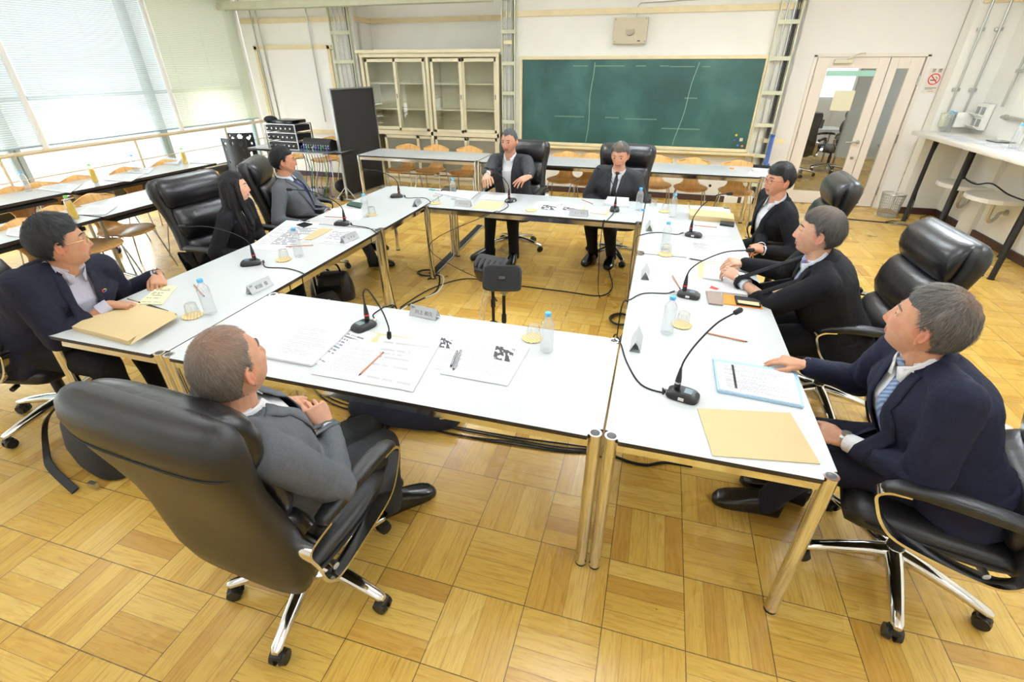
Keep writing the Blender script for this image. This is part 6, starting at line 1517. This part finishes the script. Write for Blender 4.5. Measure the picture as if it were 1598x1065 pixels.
o = empty('backpack', (-.60, -.02, 0), R_(-12), 'black nylon backpack on the floor left of the nearest chair', 'bag'); bag_mesh(.24, .16, .40).build('body', M_nyl, o)
MB().ribbon(smooth_path([(-.14, -.10, .36), (-.33, -.14, .20), (-.34, -.20, .03), (-.2, -.24, .015), (.1, -.26, .012)], 6), .04, .006, V((.3, .8, .5))).build('strap', M_blackm, o)
MB().box((.16, -.20, .03), (.05, .02, .03), rot=.2).build('buckle', M_chrome2, o)

# ================================================================ BACK OF THE ROOM
a, b_ = V((-2.665, 5.47, 0)), V((-2.52, 6.42, 0)); d = b_-a; an = math.atan2(d.y, d.x)
o = empty('partition_screen', ((a+b_)/2), an, 'tall black partition screen with aluminium frame standing beside the glass cabinet', 'partition'); wd = d.length
MB().box((0, 0, .83), (wd-.03, .03, 1.52)).build('panel', mat('black_felt', (38, 37, 36), .9, bump=.2, bscale=400), o, smooth=False)
f = MB()
for x in (-wd/2, wd/2): f.box((x, 0, .81), (.022, .04, 1.60))
f.box((0, 0, 1.60), (wd, .04, .02)); f.box((0, 0, .07), (wd, .04, .02)); f.build('frame', M_alu, o, smooth=False)
for x in (-wd/2, wd/2): MB().box((x, 0, .02), (.05, .42, .03), bev=.005).tube([(x, -.19, .03), (x, 0, .22)], .008).tube([(x, .19, .03), (x, 0, .22)], .008).build('foot', M_alu, o)
o = empty('equipment_rack', (-3.66, 5.62, H), R_(-4), 'stack of audio units in an aluminium rack on the equipment table', 'audio rack')
f = MB()
for x in (-.30, .30):
    for y in (-.16, .2): f.box((x, y, .19), (.015, .015, .36))
for z in (.005, .12, .245, .37): f.box((0, -.16, z), (.61, .012, .012)); f.box((-.3, .02, z), (.012, .36, .012)); f.box((.3, .02, z), (.012, .36, .012))
f.build('frame', M_alu, o, smooth=False)
for z in (.06, .185, .31):
    u = MB().box((0, .02, z), (.57, .34, .085), bev=.004).build('amplifier', M_black, o)
    k = MB()
    for i in range(6): k.cyl((-.24+i*.09, -.15, z), (-.24+i*.09, -.17, z), .012, n=10)
    k.build('knob', M_chrome2, u)
MB().box((.05, .02, .40), (.4, .3, .05), bev=.006).build('top_unit', M_blacks, o)
tag(MB().ball((-3.92, 5.60, 1.16), (.11, .09, .055), 18).ball((-3.85, 5.58, 1.145), (.07, .06, .05), 14).build('cloth_pouch', M_blackm), 'crumpled black pouch on top of the stacked audio units', 'pouch')
o = empty('audio_mixer', (-3.0, 5.62, H+.02), R_(-4), 'sloped audio mixing console with cables on the equipment table', 'mixer')
m = MB(); m.add([(-.26, -.22, 0), (.26, -.22, 0), (.26, .22, 0), (-.26, .22, 0), (-.26, -.22, .12), (.26, -.22, .12), (.26, .22, .03), (-.26, .22, .03), (-.26, -.16, .17), (.26, -.16, .17)], [(3, 2, 1, 0), (0, 1, 5, 4), (4, 5, 9, 8), (8, 9, 6, 7), (2, 3, 7, 6), (0, 4, 8, 7, 3), (1, 2, 6, 9, 5)]); m.build('console', M_black, o, smooth=False, bevel=.005)
k = MB()
for i in range(11):
    for z in (.04, .075): k.cyl((-.23+i*.046, -.221, z), (-.23+i*.046, -.235, z), .010, n=8)
k.build('socket', M_chrome2, o); MB().box((0, -.2, -.01), (.58, .5, .02)).build('tray', M_alu, o, smooth=False)
mc = [(60, 70, 170), (70, 80, 190), (40, 165, 110), (30, 30, 32), (190, 190, 195), (58, 66, 160), (90, 70, 150), (45, 170, 120), (40, 40, 44), (70, 80, 185)]
for i, c_ in enumerate(mc):
    x = -3.23+i*.05; bx = -3.38+i*.045+.04*math.sin(i*2.1); by = 5.50-.04*math.cos(i*1.7)
    tag(MB().tube(smooth_path([(x, 5.375, H+.08), (x-.01, 5.33, H+.06), (x+.01, 5.335, .55), ((x+bx)/2+.03*math.sin(i), 5.36, .25), (bx, by-.04, .03), (bx-.05, by+.10, .012), (bx-.12, by+.02, .012)], 6), .0055, 6).build('audio_cable', mat('audio_cable_%d' % i, c_, .5)), ['%s cable hanging from the mixing console' % {(60, 70, 170): 'leftmost blue', (70, 80, 190): 'second blue', (40, 165, 110): 'left green', (30, 30, 32): 'left black', (190, 190, 195): 'pale grey', (58, 66, 160): 'middle blue', (90, 70, 150): 'purple', (45, 170, 120): 'right green', (40, 40, 44): 'right black', (70, 80, 185): 'rightmost blue'}[c_]][0], 'cable', 'coloured cables hanging from the mixing console')
o = empty('stage_box', (-3.42, 5.78, 0), .1, 'small grey connector box on the floor under the mixing console', 'connector box'); MB().box((0, 0, .05), (.30, .2, .09), bev=.01).build('case', M_beige if False else M_alu, o)
k = MB()
for i in range(5):
    for j in range(2): k.cyl((-.11+i*.055, -.04+j*.07, .095), (-.11+i*.055, -.04+j*.07, .105), .014, n=10)
k.build('socket', M_black, o)
o = empty('equipment_case', (-3.0, 5.9, 0), .2, 'round black bag on the floor beside the partition foot', 'bag'); MB().ball((0, 0, .12), (.15, .12, .12), 18).build('body', M_blackm, o)
tag(MB().box((-4.10, 5.62, H+.015), (.32, .22, .025), rot=.1).build('paper_stack', M_paper, None, smooth=False), 'pile of papers at the window end of the equipment table', 'paper')
M_ck = paper_text_mat('patterned_cloth', 10, (40, 50, 80), 1.0, (230, 232, 238), .0, True, 16)
o = empty('chair_with_holes', (0, 0, 0), 0, '', 'chair')
def holed(x, y, rz, label):
    o = empty('perforated_chair', (x, y, 0), R_(rz), label, 'chair', 'black chairs with perforated backs')
    n, mN = 34, 44; vs = [(-.21+.42*i/n, -.02+.05*((i/n-.5)*2)**2, .42+.50*j/mN) for j in range(mN+1) for i in range(n+1)]; fs = []
    holes = [(-.0, .86, .045), (-.13, .84, .028), (.13, .84, .028), (-.16, .76, .018), (.16, .76, .018), (.12, .60, .022), (.12, .56, .022), (-.12, .58, .022), (-.03, .52, .02), (.16, .87, .015), (-.17, .88, .015)]
    for j in range(mN):
        for i in range(n):
            cx = -.21+.42*(i+.5)/n; cz = .42+.50*(j+.5)/mN
            if all((cx-a)**2+(cz-b)**2 > r*r for a, b, r in holes): fs.append((j*(n+1)+i, j*(n+1)+i+1, (j+1)*(n+1)+i+1, (j+1)*(n+1)+i))
    m = MB(); m.add(vs, fs); s = m.build('backrest', M_black, o, smooth=False); s.modifiers.new('s', 'SOLIDIFY').thickness = .012
    MB().box((0, .22, .44), (.42, .42, .03), bev=.012).build('seat', M_black, o)
    for sx in (-1, 1):
        for sy in (.05, .4): MB().cyl((sx*.18, sy, .43), (sx*.2, sy+(.04 if sy > .2 else -.04), 0), .010, n=8).build('leg', M_chrome2, o)
bpy.data.objects.remove(o)
holed(-4.32, 5.12, 8, 'black chair with round holes in its back, left of the equipment table'); holed(-4.75, 5.75, 20, 'black perforated chair farther back by the window rail')
# things on the back row table
tag(MB().box(gp(1142, 263, H+.01), (.05, .02, .015), rot=-.6).build('eraser', mat('orange_plastic', (240, 150, 60), .5), None, smooth=False), 'small orange marker cap on the right back table', 'marker')
sheet('paper_sheet', [(1168, 272), (1196, 276), (1200, 266), (1172, 263)], M_text, 'loose papers at the right end of the back row table', world=False)
m = MB(); c = gp(1190, 264, H+.02)
for k in range(4): m.tube([c+V((.11*math.cos(t*PI/6+k), .05*math.sin(t*PI/6+k*.8), .012*k)) for t in range(13)], .006, 6)
tag(m.build('cable_coil', M_blackm), 'bundled black cable at the right end of the back row table', 'cable')
c = gp(1188, 268, H); tag(MB().box((c.x, c.y-.02, H+.02), (.22, .12, .035), bev=.006).build('control_box', M_whiteplastic), 'white control box at the right end of the back row table', 'box')
tag(MB().box((3.42, 5.75, .98), (.02, .09, .34), rot=.2).box((3.42, 5.75, .80), (.06, .11, .02), rot=.2).build('tablet_stand', mat('dark_blue_plastic', (60, 90, 150), .3)), 'upright dark blue panel at the right end of the back row', 'panel')
# outlets on the back wall under the board
for i, (px, py, w_, h_) in enumerate(((1140, 312, .20, .11), (1165, 312, .16, .11), (1163, 290, .22, .16))):
    q = gy(px, py, YB-.02); m_ = M_wallc if i < 2 else M_blackm
    tag(MB().box((q.x, YB-.02, q.z), (w_, .04, h_), bev=.004).build('outlet_box', m_), ['cream outlet box low on the wall, left one', 'cream outlet box low on the wall, right one', 'dark wiring panel above the low outlet boxes'][i], 'outlet')
q = gy(1108, 290, YB-.01); tag(MB().cyl((q.x, YB, q.z), (q.x, YB-.02, q.z), .02).build('wall_plug', M_blackm), 'small black plug on the wall below the chalkboard', 'plug')

# ================================================================ RIGHT SIDE COUNTER
ZC_ = 1.12
o = empty('high_counter', (5.72, 5.08, 0), 0, 'high white counter on slanted-looking black legs along the right wall', 'counter')
MB().box((.0, 0, ZC_-.025), (.66, 3.9, .05), bev=.006).build('worktop', mat('white_board', (236, 232, 224), .4, nscale=4, namt=.02), o)
for x, y in ((-.20, 1.50), (.26, 1.50), (-.20, .62), (.26, .10), (-.20, -.70), (-.20, -1.8)): MB().cyl((x, y, .01), (x, y, ZC_-.05), .026, n=14).cyl((x, y, 0), (x, y, .012), .032, n=14).build('leg', M_blackm, o)
for i, y in enumerate((6.25, 5.55)):
    b = empty('wash_basin', (6.05, y, .60), 0, ['rounded white basin under the counter, nearer the corner', 'rounded white basin under the counter, nearer the camera'][i], 'basin', 'basins below the counter')
    MB().prism([(.0, -.30), (-.25, -.30), (-.36, -.24), (-.44, -.12), (-.46, 0), (-.44, .12), (-.36, .24), (-.25, .30), (.0, .30)], -.05, .0).build('bowl', mat('white_ceramic', (232, 230, 224), .2), b, smooth=False, bevel=.01)
    MB().tube(smooth_path([(-.16, 0, -.05), (-.16, 0, -.20), (-.15, .01, -.27), (-.11, .02, -.30), (-.07, .03, -.26), (-.05, .03, -.20), (.02, .03, -.19)], 6), .018, 12).cyl((-.0, .03, -.19), (.01, .03, -.19), .035).build('drain_trap', M_chrome2, b)
m = MB(); tag(m.tube(smooth_path([(6.02, 6.6, 1.0), (5.95, 6.5, .80), (5.9, 6.4, .66), (5.85, 6.0, .64), (5.80, 5.6, .72), (5.85, 5.3, .66), (5.95, 4.9, .64)], 6), .008, 8).build('counter_cable', M_blackm), 'black cable drooping over the basins under the counter', 'cable')
tag(MB().tube(smooth_path([(5.62, 6.72, 1.05), (5.60, 6.75, .6), (5.62, 6.72, .2), (5.55, 6.6, .01), (5.35, 6.5, .01), (5.25, 6.42, .01)], 6), .006, 8).build('counter_cable', M_blackm), 'black cable falling along the front counter leg', 'cable')
def cq(px, py): return gp(px, py, ZC_)
for i, (px, lb) in enumerate((((1440, 207), (1470, 213), (1520, 204), (1475, 196)), ((1478, 214), (1545, 226), (1562, 214), (1500, 206)))if False else ()): pass
sheet('newspaper_sheet', [(5.46, 5.9), (5.75, 5.85), (5.8, 6.6), (5.5, 6.65)], M_text2, 'open newspaper pages on the wall counter', z=ZC_+.001, world=True); sheet('newspaper_sheet', [(5.55, 5.2), (5.9, 5.25), (5.85, 5.95), (5.56, 5.88)], M_text2, 'second newspaper spread on the wall counter, nearer the camera', z=ZC_+.0022, world=True)
q = gp(1558, 222, ZC_); sheet('magazine', [(q.x-.08, q.y-.12), (q.x+.12, q.y-.1), (q.x+.10, q.y+.12), (q.x-.08, q.y+.1)], M_blacks, 'dark magazine lying on the wall counter', 'magazine', z=ZC_+.004, th=.008, world=True)
for px, py, lb, kk in ((1436, 197, 'clear bottle on the far end of the counter below the sign', 1.15), (1449, 199, 'second clear bottle on the far end of the counter', 1.1), (1578, 232, 'clear bottle on the counter at the right picture edge', 1.1), (1594, 236, 'clear bottle cut by the right picture edge', 1.1)):
    q = gp(px, py, ZC_); q.x = min(q.x, 5.95); q.y = min(q.y, 6.98); c = dup(bp_, (q.x, q.y, ZC_+.001), 0, lb); c.scale = (kk, kk, kk*1.1); c['group'] = 'clear bottles on the wall counter'
# waste basket
o = empty('waste_basket', (5.38, 6.80, 0), 0, 'grey wire mesh waste basket beside the door', 'waste basket'); m = MB()
for k in range(9): z = .01+k*.037; r = .115+.028*z/.3; m.tube([(r*math.cos(t*PI/12), r*math.sin(t*PI/12), z) for t in range(25)], .0016, 5, cap=False)
for k in range(32): a = 2*PI*k/32; m.tube([(.115*math.cos(a), .115*math.sin(a), .008), (.145*math.cos(a+.25), .145*math.sin(a+.25), .32)], .0016, 5); m.tube([(.115*math.cos(a), .115*math.sin(a), .008), (.145*math.cos(a-.25), .145*math.sin(a-.25), .32)], .0016, 5)
m.build('mesh', M_alu, o); MB().tube([(.146*math.cos(t*PI/12), .146*math.sin(t*PI/12), .32) for t in range(25)], .005, 6, cap=False).build('rim', M_chrome2, o); MB().cyl((0, 0, .004), (0, 0, .01), .115, n=24).build('bottom', M_alu, o)
# conduits and switch boxes on the corner wall and right wall
for i, (x, z1, x0) in enumerate(((5.70, ZC-.01, 5.70), (5.885, ZC-.01, 5.885))):
    tag(MB().cyl((x, YB-.04, 1.36), (x, YB-.04, z1), .013, n=10).build('wall_conduit', M_cond), ['steel conduit nearest the no smoking sign', 'second steel conduit from the no smoking sign'][i], 'conduit')
    for z in (1.62, 2.28): tag(MB().box((x, YB-.02, z), (.08, .03, .04), bev=.005).build('conduit_clamp', M_cond), '%s clamp of the %s conduit by the sign' % ('upper' if z > 2 else 'lower', ('first', 'second')[i]), 'clamp')
tag(MB().cyl((6.02, 6.52, 1.46), (6.02, 6.52, ZC-.01), .013, n=10).build('wall_conduit', M_cond), 'steel conduit rising from the open switch box', 'conduit')
tag(MB().box((6.03, 6.52, 1.84), (.04, .08, .04), bev=.005).build('conduit_clamp', M_cond), 'clamp on the conduit above the open switch box', 'clamp')
tag(MB().box((5.71, YB-.04, 1.26), (.10, .06, .16), bev=.005).build('switch_box', M_rack), 'small grey switch box under the first conduit', 'switch box')
tag(MB().box((5.90, YB-.045, 1.27), (.19, .07, .18), bev=.006).build('switch_box', M_wallc), 'cream switch box under the second conduit', 'switch box')
qo = gx(1531, 182, 6.03)
o = empty('power_outlets', (6.03, qo.y, qo.z), 0, 'cream panel with four open outlet flaps on the right wall', 'outlet panel')
MB().box((0, 0, 0), (.06, .30, .30), bev=.004).build('panel', M_wallc, o)
for y in (-.06, .06):
    for z in (-.07, .07): MB().box((-.034, y, z), (.006, .075, .085)).build('socket', mat('grey_socket', (150, 150, 146), .5), o, smooth=False)
for z in (-.125, .015): MB().box((-.07, 0, z), (.09, .24, .006), mat4=Matrix.Rotation(.5, 4, 'Y')).build('flap', M_wallc, o, smooth=False)
o = empty('grab_rail', (5.98, 5.9, 1.36), 0, 'metal grab rail fixed to the right wall above the counter', 'rail'); MB().cyl((0, .45, 0), (0, -1.2, 0), .018).build('bar', M_cond, o); MB().cyl((.0, .40, 0), (.09, .40, 0), .03).build('bracket', M_cond, o)
w = MB()
for y, wd_ in ((6.15, .30),): w.box((XR-.03, y, ZC/2), (.06, wd_, ZC))
struct('trim_8', w, M_wallc, smooth=False)

# ================================================================ TRAINING TABLES
tb = bottle_proto('tea_bottle', M_gcap, M_tea); GT = 'green tea bottles on the training tables'
for px, py, l in ((118, 342, 'yellow tea bottle with green cap behind the head of the man in glasses'), (150, 285, 'yellow tea bottle on the window-side training table, left one'), (290, 256, 'yellow tea bottle on the window-side training table, right one')):
    q = gp(px, py, H); o = dup(tb, (q.x, q.y, H+.001), 0, l); o['group'] = GT
for px, py, l in ((46, 299, 'clear bottle on the window-side training table at the left'), (214, 268, 'clear bottle by the magazines on the window-side training table')):
    q = gp(px, py, H); o = dup(bp_, (q.x, q.y, H+.001), 0, l); o['group'] = 'clear bottles on the training tables'
SP = [([(56, 296), (110, 302), (128, 288), (80, 286)], M_text, 'papers beside the left tea bottle on the window table', .003), ([(160, 282), (205, 284), (225, 272), (180, 272)], M_text, 'papers right of the left tea bottle on the window table', .003),
      ([(198, 270), (232, 272), (240, 264), (208, 262)], M_text2, 'open magazine on the window-side training table', .006), ([(245, 256), (278, 258), (284, 250), (255, 248)], M_text2, 'stack of magazines at the far end of the window table', .02),
      ([(296, 255), (330, 256), (338, 250), (305, 249)], M_text, 'papers at the far end of the window table', .003), ([(120, 336), (165, 336), (184, 322), (140, 321)], M_text, 'papers with curled corner on the nearer training table', .003), ([(10, 368), (40, 372), (44, 352), (14, 350)], M_text, 'papers on the nearer training table at the left picture edge', .003)]
for i, (px, m_, l, th) in enumerate(SP): sheet('paper_sheet' if th < .005 else 'magazine', px, m_, l, 'paper' if th < .005 else 'magazine', th=th, curl=.004)
for x, y, f_, l_ in ((4.75, 9.75, 60, 'dark office chair seen through the glass door, nearest one'), (4.45, 10.5, 120, 'dark office chair at the left behind the glass door'), (5.45, 10.35, 200, 'dark office chair by the far desk beyond the glass door')):
    c = oc(x, y, f_, l_); c['group'] = 'chairs in the room beyond the door'
o = empty('round_panel', (2.10, 2.05, .02), R_(80), 'grey rounded panel leaning under the right tables', 'panel'); MB().cyl((0, -.01, .24), (0, .01, .24), .23, n=40).build('disc', M_alu, o); MB().box((0, .05, .02), (.2, .12, .02)).build('foot', M_black, o)
# ================================================================ LIGHT
w = bpy.data.worlds.new('world'); scene.world = w; w.use_nodes = True
bg = w.node_tree.nodes['Background']; bg.inputs[0].default_value = (.90, .96, 1.0, 1); bg.inputs[1].default_value = 1.9
# daylight entering through each window
for i in range(5):
    a, b_ = edges[i], edges[i+1]
    l = bpy.data.lights.new('daylight', 'AREA'); l.shape = 'RECTANGLE'; l.size = b_-a-.1; l.size_y = .7; l.energy = 55; l.color = (.93, .97, 1)
    lo = bpy.data.objects.new('daylight', l); col.objects.link(lo); lo.location = (XL-.5, (a+b_)/2, .55); lo.rotation_euler = (0, R_(-90), 0)
l = bpy.data.lights.new('sun', 'SUN'); l.energy = .8; l.angle = .3
lo = bpy.data.objects.new('sun', l); col.objects.link(lo); lo.rotation_euler = (0, R_(-48), R_(-18))
# outside: pale terrace so that the windows look onto something bright
o = MB().box((-11, 3, -.02), (11, 24, .04)).build('terrace', mat('pale_terrace', (235, 235, 232), .8), None, smooth=False); o['kind'] = 'structure'
scene.view_settings.view_transform = 'Standard'; scene.view_settings.look = 'None'; scene.view_settings.gamma = 1; scene.view_settings.use_curve_mapping = False
scene.view_settings.exposure = -.04
scene.cycles.transparent_max_bounces = 24
